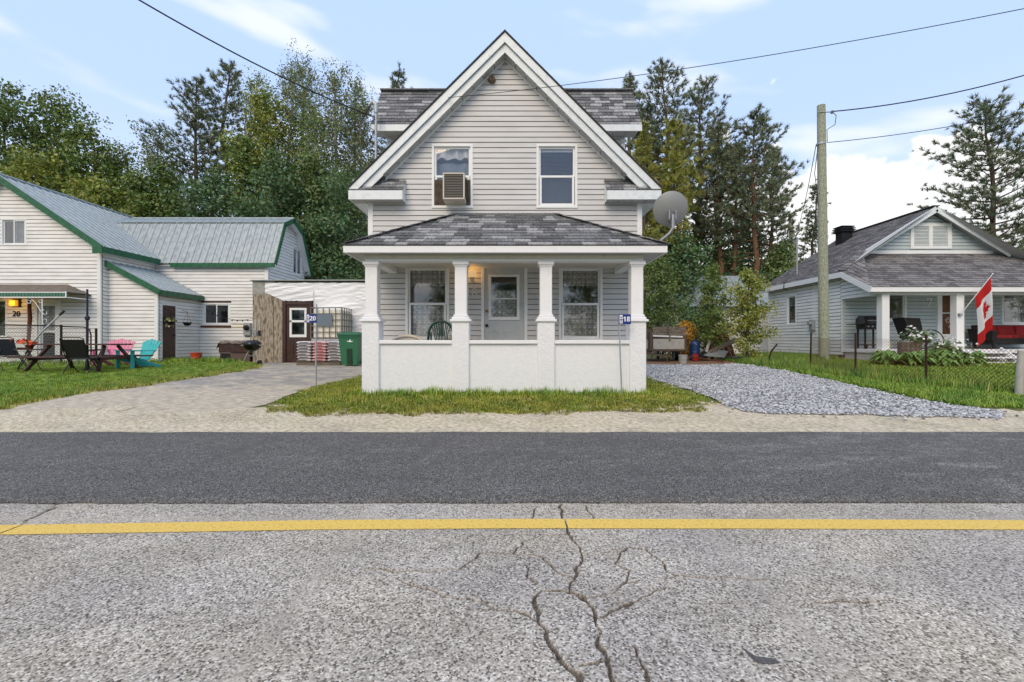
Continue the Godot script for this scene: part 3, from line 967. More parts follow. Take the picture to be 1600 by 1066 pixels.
# ================================================================ the grey house in the middle
func build_main_house() -> void:
	var h := thing("clapboard_house", "grey clapboard house with steep white gable and white porch in the middle", "house", W(-0.15, 0.236, 10.4))
	var F := W(0, 0, 10.4)
	var X := Vector3.RIGHT
	var xl := -3.13
	var xr := 2.825
	var cx := -0.152
	var peak := 7.82
	# ---- walls
	var gable := PackedVector2Array([Vector2(xl, 0.1), Vector2(xr, 0.1), Vector2(xr, 4.78), Vector2(cx, 7.76), Vector2(xl, 4.78)])
	var w_ul := Rect2(-1.757, 4.109, 0.90, 1.406)
	var w_ur := Rect2(0.534, 4.109, 0.90, 1.406)
	var w_ll := Rect2(-2.333, 1.2, 0.956, 1.645)
	var w_lr := Rect2(1.026, 1.2, 0.956, 1.635)
	var door := Rect2(-0.675, 0.75, 1.012, 2.11)
	var holes := [w_ul.grow(-0.03), w_ur.grow(-0.03), w_ll.grow(-0.03), w_lr.grow(-0.03), door.grow(-0.03)]
	slab(h, "wall", F - Vector3(0, 0, 0.002), X, gable, holes, 0.14, M.inside)
	var clad := PackedVector2Array([Vector2(xl + 0.085, 0.75), Vector2(xr - 0.085, 0.75), Vector2(xr - 0.085, 4.72), Vector2(cx, 7.56), Vector2(xl + 0.085, 4.72)])
	siding(h, F, X, clad, holes, 0.1145, M.siding_grey, 0.03)
	# side and back walls
	var side := PackedVector2Array([Vector2(-15.4, 0.1), Vector2(-10.545, 0.1), Vector2(-10.545, 4.5), Vector2(-15.4, 4.5)])
	for k in 2:
		var sx: float = [xl, xr][k]
		var uu := Vector3(0, 0, 1) if k == 0 else Vector3(0, 0, -1)
		var poly := PackedVector2Array()
		for q in side: poly.append(q if k == 0 else Vector2(-q.x, q.y))
		# u is z for the left wall, -z for the right one
		slab(h, "wall", Vector3(sx, 0, 0) + uu.cross(Vector3.UP) * -0.002, uu, poly, [], 0.14, M.inside)
		siding(h, Vector3(sx, 0, 0), uu, poly, [], 0.1145, M.siding_grey, 0.03)
	slab(h, "wall", W(0, 0, 15.4), Vector3.LEFT, PackedVector2Array([Vector2(-xr, 0.1), Vector2(-xl, 0.1), Vector2(-xl, 6.2), Vector2(-xr, 6.2)]), [], 0.14, M.siding_grey)
	var fl := Shape.new()
	fl.span(W(xl + 0.15, 3.35, 15.2), W(xr - 0.15, 3.5, 10.6))
	fl.span(W(xl + 0.15, 0.5, 15.2), W(xr - 0.15, 0.72, 10.6))
	part(h, "floor", fl, M.inside)
	# ---- corner boards
	for sx in [xl, xr]:
		var s := Shape.new()
		var inn := 0.085 if sx < 0 else -0.085
		s.span(Vector3(sx - signf(inn) * 0.022, 0.75, -10.4), Vector3(sx + inn, 4.3, -10.362), 0.004)
		s.span(Vector3(sx - signf(inn) * 0.024, 0.75, -10.5), Vector3(sx - signf(inn) * 0.001, 4.3, -10.364), 0.004)
		part(h, "corner_board", s, M.white_vinyl)
	# ---- main roof, 45 degrees, ridge runs to the back
	var half := 3.33
	for k in 2:
		var sg := -1.0 if k == 0 else 1.0
		var rf := Shape.new()
		var top := Vector3(cx, peak, 0)
		var low := Vector3(cx + sg * half, peak - half, 0)
		var nn := Vector3(sg, 1, 0).normalized()
		var f := Vector3(0, 0, -10.19)
		var bk := Vector3(0, 0, -14.9)
		var t := nn * 0.16
		rf.quad_to(top + f, low + f, low + bk, top + bk, nn)
		rf.quad_to(top + f - Vector3(0, 0.226, 0), low + f - t, low + bk - t, top + bk - Vector3(0, 0.226, 0), -nn)
		rf.quad_to(low + f, low + bk, low + bk - t, low + f - t, Vector3(sg, -0.5, 0))
		rf.quad_to(top + f, low + f, low + f - t, top + f - Vector3(0, 0.226, 0), Vector3(0, 0, 1))
		var roof := part(h, "main_roof", rf, M.roof_deck)
		var ww := Vector3(-sg, 1, 0).normalized()
		var ua := Vector3(0, 0, 1) if k == 0 else Vector3(0, 0, -1)
		var o := low + (bk if k == 0 else f)
		shingles(roof, o, ua, ww, rect_poly(Rect2(-0.1 if k == 1 else 0.0, 0, 4.81, half * sqrt(2.0) + 0.02)), 0.15, M.shingle, false)
		# rake: two boards one over the other, then the soffit panels
		for b in 2:
			var y_top := peak - 0.035 - b * 0.205
			var hgt := 0.202 if b == 0 else 0.21
			var z0 := -10.1 + (0.0 if b == 0 else -0.055)
			var pl := PackedVector2Array([Vector2(cx, y_top), Vector2(cx + sg * half, y_top - half), Vector2(cx + sg * half, maxf(y_top - half - hgt, 4.216)), Vector2(cx + sg * (half - 0.0), maxf(y_top - half - hgt, 4.216)), Vector2(cx, y_top - hgt)])
			if b == 1:
				var yb := 4.41
				var xe := (y_top - hgt) - yb
				pl = PackedVector2Array([Vector2(cx, y_top), Vector2(cx + sg * (y_top - yb), yb), Vector2(cx + sg * xe, yb), Vector2(cx, y_top - hgt)])
			var s := Shape.new()
			s.prism(pl, Transform3D(Basis.IDENTITY, Vector3(0, 0, z0 - 0.03)), 0.035)
			part(h, "rake_board", s, M.aluminium_trim)
		var drip := Shape.new()
		drip.prism(PackedVector2Array([Vector2(cx, peak + 0.012), Vector2(cx + sg * (half + 0.012), peak - half), Vector2(cx + sg * (half + 0.012), peak - half - 0.04), Vector2(cx, peak - 0.028)]), Transform3D(Basis.IDENTITY, Vector3(0, 0, -10.102)), 0.03)
		part(h, "drip_edge", drip, M.roof_deck)
		var y0 := peak - 0.45
		var t0 := 0.0
		while t0 < 2.62:
			var t1 := minf(t0 + 0.232, 2.62)
			var s := Shape.new()
			var a := Vector3(cx + sg * t0, y0 - t0, 0)
			var b := Vector3(cx + sg * (t1 - 0.014), y0 - t1 + 0.014, 0)
			var c := Vector3(0, 0, -10.12)
			var e := Vector3(0, 0, -10.405)
			var up := Vector3(0, 0.02, 0)
			s.quad_to(a + c, b + c, b + e, a + e, -nn)
			s.quad_to(b + c, b + e, b + e + up, b + c + up, Vector3(sg, -1, 0))
			s.quad_to(a + c, a + e, a + e + up, a + c + up, Vector3(-sg, 1, 0))
			part(h, "soffit_panel", s, M.soffit)
			t0 = t1
		var bd := Shape.new()      # narrow moulding where siding meets the soffit
		bd.beam(Vector3(cx, y0 - 0.012, -10.375), Vector3(cx + sg * 2.62, y0 - 2.632, -10.375), 0.03, 0.035, Vector3(sg, 1, 0).normalized())
		part(h, "moulding", bd, M.white_vinyl)
		# cornice return at the foot of the rake
		var x_in := cx + sg * 2.18
		var x_out := cx + sg * half
		var rt := Shape.new()
		rt.prism(PackedVector2Array([Vector2(x_in, 4.216), Vector2(x_out, 4.216), Vector2(x_out, 4.407), Vector2(x_in, 4.407)]), Transform3D(Basis.IDENTITY, Vector3(0, 0, -10.104)), 0.03)
		rt.quad_to(Vector3(x_in, 4.216, -10.1), Vector3(x_in, 4.216, -10.405), Vector3(x_in - sg * 0.002, 4.74, -10.405), Vector3(x_in, 4.43, -10.1), Vector3(-sg, 0, 0))
		var ret := part(h, "cornice_return", rt, M.aluminium_trim)
		var k0 := minf(x_in, x_out)
		var pn := 0.0
		while pn < 1.14:
			var s := Shape.new()
			s.quad_to(Vector3(k0 + pn, 4.225, -10.1), Vector3(k0 + minf(pn + 0.28, 1.148), 4.225, -10.1), Vector3(k0 + minf(pn + 0.28, 1.148), 4.225, -10.42), Vector3(k0 + pn, 4.225, -10.42), Vector3.DOWN)
			s.beam(Vector3(k0 + pn + 0.004, 4.222, -10.1), Vector3(k0 + pn + 0.004, 4.222, -10.42), 0.008, 0.012)
			part(ret, "soffit_panel", s, M.soffit)
			pn += 0.287
		var rise := Vector3(0, 0.32, -0.3).normalized()
		var wid := 1.16
		shingles(ret, Vector3(k0 - 0.01 * float(k == 1), 4.415, -10.085), X, rise, PackedVector2Array([Vector2(0, 0), Vector2(wid, 0), Vector2(wid, 0.44), Vector2(0, 0.44)]), 0.125, M.shingle, false, Vector2(0.25, 0.4))
		# side overhang: soffit and fascia running back
		var so := Shape.new()
		so.span(Vector3(sg * 0.01 + (xl if k == 0 else xr), 4.225, -10.42), Vector3(x_out - sg * 0.03, 4.245, -14.8))
		so.span(Vector3(x_out - sg * 0.03, 4.216, -10.12), Vector3(x_out, 4.44, -14.8))
		part(h, "eave", so, M.aluminium_trim)
	# ---- taller block across the back
	var ye := 6.5
	var dp := 11.95
	for k in 2:      # front wall of the block, left and right of the front gable
		var xe: float = [xl, xr][k]
		var sg: float = [-1.0, 1.0][k]
		var inner := cx + sg * 0.6
		var pl := PackedVector2Array([Vector2(minf(inner, xe), 4.0), Vector2(maxf(inner, xe), 4.0), Vector2(maxf(inner, xe), ye - 0.12), Vector2(minf(inner, xe), ye - 0.12)])
		slab(h, "wall", W(0, 0, dp) - Vector3(0, 0, 0.002), X, pl, [], 0.12, M.inside)
		siding(h, W(0, 0, dp), X, pl, [], 0.1145, M.siding_grey, 0.03)
		var cb := Shape.new()
		cb.span(Vector3(xe + sg * 0.02, 4.2, -dp - 0.06), Vector3(xe - sg * 0.075, ye - 0.12, -dp + 0.026), 0.004)
		part(h, "corner_board", cb, M.white_vinyl)
		var uu := Vector3(0, 0, 1) if k == 0 else Vector3(0, 0, -1)
		var ep := PackedVector2Array()
		for q in [Vector2(-15.4, 4.3), Vector2(-dp, 4.3), Vector2(-dp, 6.38), Vector2(-12.5, 7.6), Vector2(-15.4, 6.1)]: ep.append(q if k == 0 else Vector2(-q.x, q.y))
		slab(h, "wall", Vector3(xe, 0, 0), uu, ep, [], 0.12, M.siding_grey)
	var rl := -3.45
	var rr := 3.18
	var e_f := W(rl, ye, 11.6)
	var r_f := W(rl, 7.787, 12.5)
	var b_f := W(rl, 6.1, 15.8)
	var wd := X * (rr - rl)
	var bl := Shape.new()
	bl.quad_to(e_f, e_f + wd, r_f + wd, r_f, Vector3(0, 1, 1))
	bl.quad_to(b_f, b_f + wd, r_f + wd, r_f, Vector3(0, 1, -1))
	var dn := Vector3(0, -0.12, 0)
	for z in [Vector3.ZERO, wd]:
		bl.quad_to(e_f + z, r_f + z, r_f + z + dn, e_f + z + dn, Vector3(-1 if z == Vector3.ZERO else 1, 0, 0))
		bl.quad_to(b_f + z, r_f + z, r_f + z + dn, b_f + z + dn, Vector3(-1 if z == Vector3.ZERO else 1, 0, 0))
	bl.quad_to(b_f, b_f + wd, b_f + wd + dn, b_f + dn, Vector3(0, 0, -1))
	bl.quad_to(e_f + dn, e_f + wd + dn, W(rr, ye - 0.12, 12.0), W(rl, ye - 0.12, 12.0), Vector3.DOWN)
	var back := part(h, "rear_roof", bl, M.roof_deck)
	var up_f := (r_f - e_f).normalized()
	shingles(back, e_f, X, up_f, rect_poly(Rect2(0, 0, rr - rl, (r_f - e_f).length() + 0.01)), 0.142, M.shingle, false, Vector2(0.2, 0.42))
	shingles(back, b_f, X, (r_f - b_f).normalized(), rect_poly(Rect2(0, 0, rr - rl, (r_f - b_f).length())), 0.16, M.shingle, false)
	var cap := Shape.new()
	cap.beam(r_f + Vector3(-0.01, 0.02, 0), r_f + wd + Vector3(0.01, 0.02, 0), 0.2, 0.03)
	part(back, "ridge_cap", cap, M.shingle[1])
	for k in 2:
		var xa: float = [rl, 1.0][k]
		var xb: float = [-1.3, rr][k]
		var fs := Shape.new()
		fs.span(W(xa, ye - 0.165, 11.6), W(xb, ye - 0.005, 11.57), 0.004)
		part(h, "fascia", fs, M.aluminium_trim)
		var n := int((xb - xa) / 0.3)
		for i in n:
			var s := Shape.new()
			s.span(W(xa + i * 0.3 + 0.005, ye - 0.155, 11.6), W(xa + i * 0.3 + 0.297, ye - 0.135, 11.97))
			part(h, "soffit_panel", s, M.soffit)
	# ---- windows
	var wn := window(h, F, X, w_ul)
	curtain(wn, F, X, Rect2(-1.70, 5.2, 0.78, 0.27), 0.1, 3.0, M.cloth_white, "curtain", 0.05)
	curtain(wn, F, X, Rect2(-1.70, 4.75, 0.78, 0.4), 0.16, 2.0, M.cloth_grey, "curtain")
	var fill := Shape.new()      # folding side panels beside the air conditioner
	for q in [[-1.70, -1.465], [-1.0, -0.915]]:
		var i := 0
		var x: float = q[0]
		while x < q[1]:
			fill.box(W(x + 0.012, 4.45, 10.355 + 0.01 * (i % 2)), Vector3(0.02, 0.56, 0.02))
			x += 0.024
			i += 1
	part(wn, "folding_panel", fill, mottled(Color(0.34, 0.30, 0.27), 0.3, 190, 0.8))
	wn = window(h, F, X, w_ur)
	var bl2 := Shape.new()
	bl2.span(W(0.60, 5.37, 10.47), W(1.37, 5.46, 10.46))
	part(wn, "blind", bl2, M.cloth_white)
	var scr := Shape.new()
	scr.span(W(0.62, 4.2, 10.5), W(1.35, 4.78, 10.49))
	part(wn, "blind", scr, flat(Color(0.17, 0.19, 0.21), 0.9))
	for r in [w_ll, w_lr]:
		wn = window(h, F, X, r)
		var a: float = r.position.x + 0.07
		curtain(wn, F, X, Rect2(a, 2.40, 0.82, 0.38), 0.10, 7.0, M.lace, "valance", 0.03)
		curtain(wn, F, X, Rect2(a, 1.23, 0.82, 0.80), 0.10, 6.0, M.lace, "curtain")
	# ---- door
	var cs := Shape.new()
	cs.span(W(-0.675, 0.75, 10.44), W(-0.604, 2.86, 10.355), 0.005)
	cs.span(W(0.266, 0.75, 10.44), W(0.337, 2.86, 10.355), 0.005)
	cs.span(W(-0.604, 2.80, 10.44), W(0.266, 2.86, 10.355), 0.005)
	part(h, "door_frame", cs, M.white_vinyl)
	var gx := [-0.515, 0.165]      # outer edge of the glazed frame
	var gy := [1.655, 2.66]
	var ds := Shape.new()
	ds.span(W(-0.60, 0.77, 10.43), W(gx[0] + 0.03, 2.795, 10.39), 0.003)
	ds.span(W(gx[1] - 0.03, 0.77, 10.43), W(0.262, 2.795, 10.39), 0.003)
	ds.span(W(gx[0] + 0.03, gy[1] - 0.03, 10.43), W(gx[1] - 0.03, 2.795, 10.39), 0.003)
	ds.span(W(gx[0] + 0.03, 0.77, 10.43), W(gx[1] - 0.03, gy[0] + 0.03, 10.39), 0.003)
	for px in [-0.42, -0.07]:      # two raised panels under the glass
		for q in [[px - 0.12, px + 0.12, 1.40, 1.43], [px - 0.12, px + 0.12, 0.95, 0.98]]:
			ds.span(W(q[0], q[2], 10.392), W(q[1], q[3], 10.378), 0.005)
		ds.span(W(px - 0.12, 0.98, 10.392), W(px - 0.09, 1.40, 10.378), 0.005)
		ds.span(W(px + 0.09, 0.98, 10.392), W(px + 0.12, 1.40, 10.378), 0.005)
	var dr := part(h, "door", ds, M.door_grey, "pale grey front door with a glazed upper half")
	var gf := Shape.new()
	gf.span(W(gx[0], gy[1] - 0.055, 10.4), W(gx[1], gy[1], 10.365), 0.006)
	gf.span(W(gx[0], gy[0], 10.4), W(gx[1], gy[0] + 0.075, 10.365), 0.006)
	gf.span(W(gx[0], gy[0] + 0.075, 10.4), W(gx[0] + 0.06, gy[1] - 0.055, 10.365), 0.006)
	gf.span(W(gx[1] - 0.06, gy[0] + 0.075, 10.4), W(gx[1], gy[1] - 0.055, 10.365), 0.006)
	gf.span(W(gx[0] + 0.06, 2.115, 10.4), W(gx[1] - 0.06, 2.14, 10.372), 0.004)
	part(dr, "glazing_frame", gf, M.white_vinyl)
	var gp := Shape.new()
	gp.span(W(gx[0] + 0.055, gy[0] + 0.07, 10.402), W(gx[1] - 0.055, gy[1] - 0.05, 10.398))
	gp.span(W(gx[0] + 0.055, gy[0] + 0.07, 10.416), W(gx[1] - 0.055, gy[1] - 0.05, 10.412))
	part(dr, "pane", gp, M.glass)
	curtain(dr, F, X, Rect2(-0.46, 1.70, 0.57, 0.62), 0.06, 2.0, M.lace, "curtain", 0.0)
	for q in [[1.86, M.brass], [1.54, M.black_metal]]:
		var kb := Shape.new()
		kb.lathe([Vector2(0.034, 0.0), Vector2(0.034, 0.012), Vector2(0.014, 0.02), Vector2(0.014, 0.04), Vector2(0.03, 0.05), Vector2(0.03, 0.07), Vector2(0.0, 0.08)], 14, Transform3D(Basis(X, Vector3(0, 0, 1), Vector3.DOWN), W(-0.553, q[0], 10.39)))
		part(dr, "knob", kb, q[1])
	# ---- porch
	var pier_x := [[-2.763, -2.445], [-1.105, -0.788], [0.470, 0.788], [2.163, 2.469]]
	for q in pier_x:
		var pm := Shape.new()
		pm.span(W(q[0], 0.2, 8.7), W(q[1], 1.56, 9.02), 0.012)
		var c: float = (q[0] + q[1]) / 2
		var pr := part(h, "porch_pier", pm, M.stucco_rough)
		var cp := Shape.new()
		cp.span(W(q[0] - 0.035, 1.555, 8.665), W(q[1] + 0.035, 1.60, 9.055), 0.008)
		cp.span(W(q[0] - 0.005, 1.60, 8.70), W(q[1] + 0.005, 1.645, 9.02), 0.012)
		cp.span(W(c - 0.135, 1.645, 8.725), W(c + 0.135, 1.69, 8.995), 0.012)
		part(pr, "pier_cap", cp, M.white_paint)
		var sh := Shape.new()
		sh.span(W(c - 0.112, 1.69, 8.75), W(c + 0.112, 2.60, 8.974), 0.008)
		var col := part(h, "porch_column", sh, M.white_paint)
		var ct := Shape.new()
		ct.span(W(c - 0.125, 2.575, 8.737), W(c + 0.125, 2.605, 8.987), 0.006)
		ct.span(W(c - 0.15, 2.605, 8.712), W(c + 0.15, 2.675, 9.01), 0.01)
		part(col, "capital", ct, M.white_paint)
	for i in 3:
		var a: float = pier_x[i][1]
		var b: float = pier_x[i + 1][0]
		var s := Shape.new()
		s.span(W(a - 0.01, 0.18, 8.76), W(b + 0.01, 1.145, 8.95))
		var hw := part(h, "porch_half_wall", s, M.stucco)
		var rc := Shape.new()
		rc.span(W(a - 0.005, 1.145, 8.71), W(b + 0.005, 1.215, 9.0), 0.01)
		part(hw, "wall_cap", rc, M.white_paint)
	for q in [[-2.70, -2.52], [2.24, 2.42]]:      # side half walls
		var s := Shape.new()
		s.span(W(q[0], 0.18, 9.02), W(q[1], 1.145, 10.37))
		part(h, "porch_half_wall", s, M.stucco)
		var cap2 := Shape.new()
		cap2.span(W(q[0] - 0.03, 1.145, 9.02), W(q[1] + 0.03, 1.215, 10.37), 0.01)
		part(h, "wall_cap", cap2, M.white_paint)
		var bm := Shape.new()
		bm.span(W(q[0], 2.68, 9.0), W(q[1], 2.80, 10.37), 0.005)
		part(h, "porch_beam", bm, M.white_paint)
	var pf := Shape.new()
	pf.span(W(-2.6, 0.2, 8.9), W(2.3, 0.75, 10.395))
	part(h, "porch_floor", pf, M.porch_floor)
	var bm := Shape.new()
	bm.span(W(-2.72, 2.705, 8.75), W(2.43, 2.79, 8.97), 0.004)
	part(h, "porch_beam", bm, M.cream)
	var bt := Shape.new()
	bt.span(W(-2.72, 2.675, 8.738), W(2.43, 2.71, 8.98), 0.004)
	part(h, "porch_beam_trim", bt, M.white_paint)
	var pcl := Shape.new()
	pcl.span(W(-2.72, 2.79, 8.97), W(2.43, 2.81, 10.39))
	part(h, "porch_ceiling", pcl, M.cream)
	# porch roof
	var pl := W(-3.032, 2.925, 8.5)
	var pr := W(2.791, 2.925, 8.5)
	var tl := W(-1.307, 3.955, 10.4)
	var tr := W(1.026, 3.955, 10.4)
	var bl_ := W(-3.032, 2.925, 10.45)
	var br_ := W(2.791, 2.925, 10.45)
	var ps := Shape.new()
	ps.quad_to(pl, pr, tr, tl, Vector3(0, 1, 1))
	ps.tri_to(pl, bl_, tl, Vector3(-1, 1, 0))
	ps.tri_to(pr, br_, tr, Vector3(1, 1, 0))
	var dd := Vector3(0, -0.02, 0)
	ps.quad_to(pl, pr, pr + dd, pl + dd, Vector3(0, 0, 1))
	ps.quad_to(pl, bl_, bl_ + dd, pl + dd, Vector3.LEFT)
	ps.quad_to(pr, br_, br_ + dd, pr + dd, Vector3.RIGHT)
	var proof := part(h, "porch_roof", ps, M.roof_deck)
	var up := (W(0, 3.955, 10.4) - W(0, 2.925, 8.5))
	var ul := up.length()
	shingles(proof, pl + Vector3(0, 0.004, 0), X, up / ul, PackedVector2Array([Vector2(0, -0.02), Vector2(5.823, -0.02), Vector2(4.058, ul), Vector2(1.725, ul)]), 0.192, M.shingle, true, Vector2(0.16, 0.34))
	for k in 2:
		var o := bl_ if k == 0 else pr
		var uu := Vector3(0, 0, 1) if k == 0 else Vector3(0, 0, -1)
		var sg := 1.0 if k == 0 else -1.0
		var wv := Vector3(sg * (1.725 if k == 0 else 1.765), 1.03, 0)
		shingles(proof, o, uu, wv.normalized(), PackedVector2Array([Vector2(0, 0), Vector2(1.95, 0), Vector2(0.0 if k == 0 else 1.95, wv.length())]), 0.192, M.shingle, false)
		var a := pl if k == 0 else pr
		var b := tl if k == 0 else tr
		for i in 11:      # hip caps
			var s := Shape.new()
			var p := a.lerp(b, i / 11.0)
			var q := a.lerp(b, (i + 1.15) / 11.0)
			s.beam(p + Vector3(0, 0.035, 0), q + Vector3(0, 0.022, 0), 0.2, 0.012, Vector3(-sg * 0.5, 1, 0.4).normalized())
			part(proof, "hip_cap", s, M.shingle[(i + k) % 4])
	var flsh := Shape.new()      # flashing against the wall
	flsh.beam(tl + Vector3(-0.03, 0.03, 0.02), tr + Vector3(0.03, 0.03, 0.02), 0.05, 0.03)
	flsh.beam(bl_ + Vector3(0.02, 0.04, 0.05), tl + Vector3(0, 0.03, 0.02), 0.05, 0.03)
	flsh.beam(br_ + Vector3(-0.02, 0.04, 0.05), tr + Vector3(0, 0.03, 0.02), 0.05, 0.03)
	part(proof, "flashing", flsh, M.shingle[1])
	var pfs := Shape.new()
	pfs.span(W(-3.032, 2.785, 8.53), W(2.791, 2.91, 8.495), 0.006)
	part(h, "fascia", pfs, M.white_paint)
	for q in [[-3.032, -3.0], [2.76, 2.791]]:
		var s := Shape.new()
		s.span(W(q[0], 2.785, 8.53), W(q[1], 2.91, 10.42), 0.006)
		part(h, "fascia", s, M.white_paint)
	var px0 := -3.0
	while px0 < 2.75:
		var s := Shape.new()
		var x1 := minf(px0 + 0.292, 2.76)
		s.span(W(px0, 2.792, 8.53), W(x1 - 0.006, 2.806, 8.76))
		part(h, "soffit_panel", s, M.soffit)
		px0 += 0.292
	for q in [[-3.0, -2.7], [2.42, 2.76]]:
		var s := Shape.new()
		s.span(W(q[0], 2.792, 8.76), W(q[1], 2.806, 10.4))
		part(h, "soffit_panel", s, M.soffit)
	lettering(h, "house_number", "18", 0.17, 0.012, M.cloth_white, W(-0.89, 2.26, 10.352), X, false, true)

# ================================================================ the white house on the left, number 20
func scroll(at: Vector3, u: Vector3, r: float, turns: float, start: float, wire: float, s: Shape) -> void:
	var pts := []
	for i in 22:
		var t := i / 21.0
		var a := start + turns * TAU * t
		pts.append(at + u * cos(a) * r * (1.0 - 0.75 * t) + Vector3.UP * sin(a) * r * (1.0 - 0.75 * t))
	s.tube(pts, wire, 5)

func chain_link(a: Vector3, b: Vector3, height: float, cell: float, wire: float) -> Shape:
	var s := Shape.new()
	var n := int(a.distance_to(b) / cell)
	var rows := int(height / cell)
	for i in range(-rows, n + 1):
		for dirn in [1, -1]:
			var pts := []
			for j in [0, rows]:
				var t := float(i + j) / n if dirn > 0 else float(i + rows - j) / n
				pts.append(Vector2(t, float(j) / rows))
			var p: Vector2 = pts[0]
			var q: Vector2 = pts[1]
			if p.x > q.x:
				var z := p; p = q; q = z
			if q.x <= 0 or p.x >= 1: continue
			if p.x < 0: p = p.lerp(q, -p.x / (q.x - p.x))
			if q.x > 1: q = p.lerp(q, (1.0 - p.x) / (q.x - p.x))
			s.tube([a.lerp(b, p.x) + Vector3.UP * p.y * height, a.lerp(b, q.x) + Vector3.UP * q.y * height], wire, 3, false)
	return s

func build_house_twenty() -> void:
	var h := thing("farmhouse", "white clapboard house with green edged metal roofs on the left", "house", W(-14.75, 0.38, 17.0))
	var X := Vector3.RIGHT
	var ex := 0.135
	# ---- front wing
	var F := W(0, 0, 17.0)
	var xl := -21.63
	var xr := -14.75
	var cx := -18.19
	var roof_y := func(x: float) -> float: return 7.08 - 0.676 * absf(x - cx)
	var poly := PackedVector2Array([Vector2(xl, 0.3), Vector2(xr, 0.3), Vector2(xr, roof_y.call(xr) - 0.12), Vector2(cx, 6.92), Vector2(xl, roof_y.call(xl) - 0.12)])
	var w1 := Rect2(-18.31, 4.62, 0.92, 0.97)
	var w2 := Rect2(-19.4, 1.30, 1.3, 1.42)
	var door := Rect2(-17.1, 0.5, 0.92, 2.17)
	var holes := [w1.grow(-0.03), w2.grow(-0.03), door.grow(-0.03)]
	slab(h, "wall", F - Vector3(0, 0, 0.002), X, poly, holes, 0.14, M.inside)
	siding(h, F, X, poly, holes, ex, M.siding_white, 0.045)
	var side := PackedVector2Array([Vector2(17.02, 0.3), Vector2(23.4, 0.3), Vector2(23.4, 4.62), Vector2(17.02, 4.62)])
	slab(h, "wall", Vector3(xr - 0.002, 0, 0), Vector3(0, 0, -1), side, [], 0.14, M.inside)
	siding(h, Vector3(xr, 0, 0), Vector3(0, 0, -1), side, [], ex, M.siding_white, 0.045)
	slab(h, "wall", Vector3(xl, 0, 0), Vector3(0, 0, 1), PackedVector2Array([Vector2(-23.4, 0.3), Vector2(-17.15, 0.3), Vector2(-17.15, 4.6), Vector2(-23.4, 4.6)]), [], 0.14, M.siding_white)
	slab(h, "wall", W(0, 0, 23.4), Vector3.LEFT, PackedVector2Array([Vector2(-xr, 0.3), Vector2(-xl, 0.3), Vector2(-xl, 4.6), Vector2(-cx, 6.9), Vector2(-xr, 4.6)]), [], 0.14, M.siding_white)
	var fl := Shape.new()
	fl.span(W(xl + 0.2, 3.3, 23.2), W(xr - 0.2, 3.4, 17.2))
	part(h, "floor", fl, M.inside)
	var cb := Shape.new()
	cb.span(W(xr - 0.11, 0.3, 17.02), W(xr + 0.025, 4.6, 16.945), 0.005)
	part(h, "corner_board", cb, M.white_vinyl)
	var xe := -14.45
	for k in 2:
		var sg := 1.0 if k == 0 else -1.0
		var rl := Vector3(cx + sg * (xe - cx), 4.55, 0)
		var rt := Vector3(cx, 7.08, 0)
		var f := Vector3(0, 0, -16.72)
		var b := Vector3(0, 0, -23.8)
		var dn := Vector3(0, -0.07, 0)
		var s := Shape.new()
		s.quad_to(rl + f, rt + f, rt + b, rl + b, Vector3(sg, 1, 0))
		s.quad_to(rl + f + dn, rt + f + dn, rt + b + dn, rl + b + dn, Vector3(-sg, -1, 0))
		s.quad_to(rl + f, rl + b, rl + b + dn, rl + f + dn, Vector3(sg, 0, 0))
		s.quad_to(rl + f, rt + f, rt + f + dn, rl + f + dn, Vector3(0, 0, 1))
		s.quad_to(rl + b, rt + b, rt + b + dn, rl + b + dn, Vector3(0, 0, -1))
		var rf := part(h, "front_roof", s, M.white_paint)
		var up := (rt - rl)
		metal_sheets(rf, rl + (f if k == 0 else b), Vector3(0, 0, -1 if k == 0 else 1), up.normalized(), rect_poly(Rect2(0, -0.03, 7.08, up.length() + 0.03)), 0.305, M.metal_roof)
		var fa := Shape.new()
		fa.prism(PackedVector2Array([Vector2(cx, 7.11), Vector2(rl.x, 4.58), Vector2(rl.x, 4.30), Vector2(rl.x - sg * 0.35, 4.30), Vector2(rl.x - sg * 0.35, 4.58 + 0.235 - 0.26), Vector2(cx, 6.86)]), Transform3D(Basis.IDENTITY, Vector3(0, 0, -16.72)), 0.03)
		part(h, "rake_board", fa, M.green_trim)
		var ef := Shape.new()
		ef.span(rl + f + Vector3(-0.02, -0.22, 0), rl + b + Vector3(0.02, -0.01, 0))
		part(h, "fascia", ef, M.green_trim)
		var so := Shape.new()
		so.span(Vector3(rl.x - sg * 0.02, 4.34, -16.72), Vector3(xr if k == 0 else xl, 4.36, -23.6))
		part(h, "soffit", so, M.white_vinyl)
	var rc := Shape.new()
	rc.tube([W(cx, 7.11, 16.7), W(cx, 7.11, 23.8)], 0.06, 6)
	part(h, "ridge_cap", rc, M.metal_roof)
	window(h, F, X, w1, "slider")
	var dk := Shape.new()
	dk.span(W(-17.30, 4.7, 17.12), W(-17.9, 5.5, 17.10))
	dk.span(W(-18.25, 4.65, 17.3), W(-17.45, 5.55, 17.28))
	part(h, "blind", dk, M.cloth_grey)
	window(h, F, X, w2, "single")
	# storm door
	var dr := Shape.new()
	dr.span(W(-17.1, 0.5, 17.05), W(-17.0, 2.67, 16.95), 0.005)
	dr.span(W(-16.28, 0.5, 17.05), W(-16.18, 2.67, 16.95), 0.005)
	dr.span(W(-17.0, 2.57, 17.05), W(-16.28, 2.67, 16.95), 0.005)
	part(h, "door_frame", dr, M.white_vinyl)
	var sd := Shape.new()
	sd.span(W(-16.97, 0.52, 17.0), W(-16.89, 2.56, 16.965), 0.005)
	sd.span(W(-16.38, 0.52, 17.0), W(-16.30, 2.56, 16.965), 0.005)
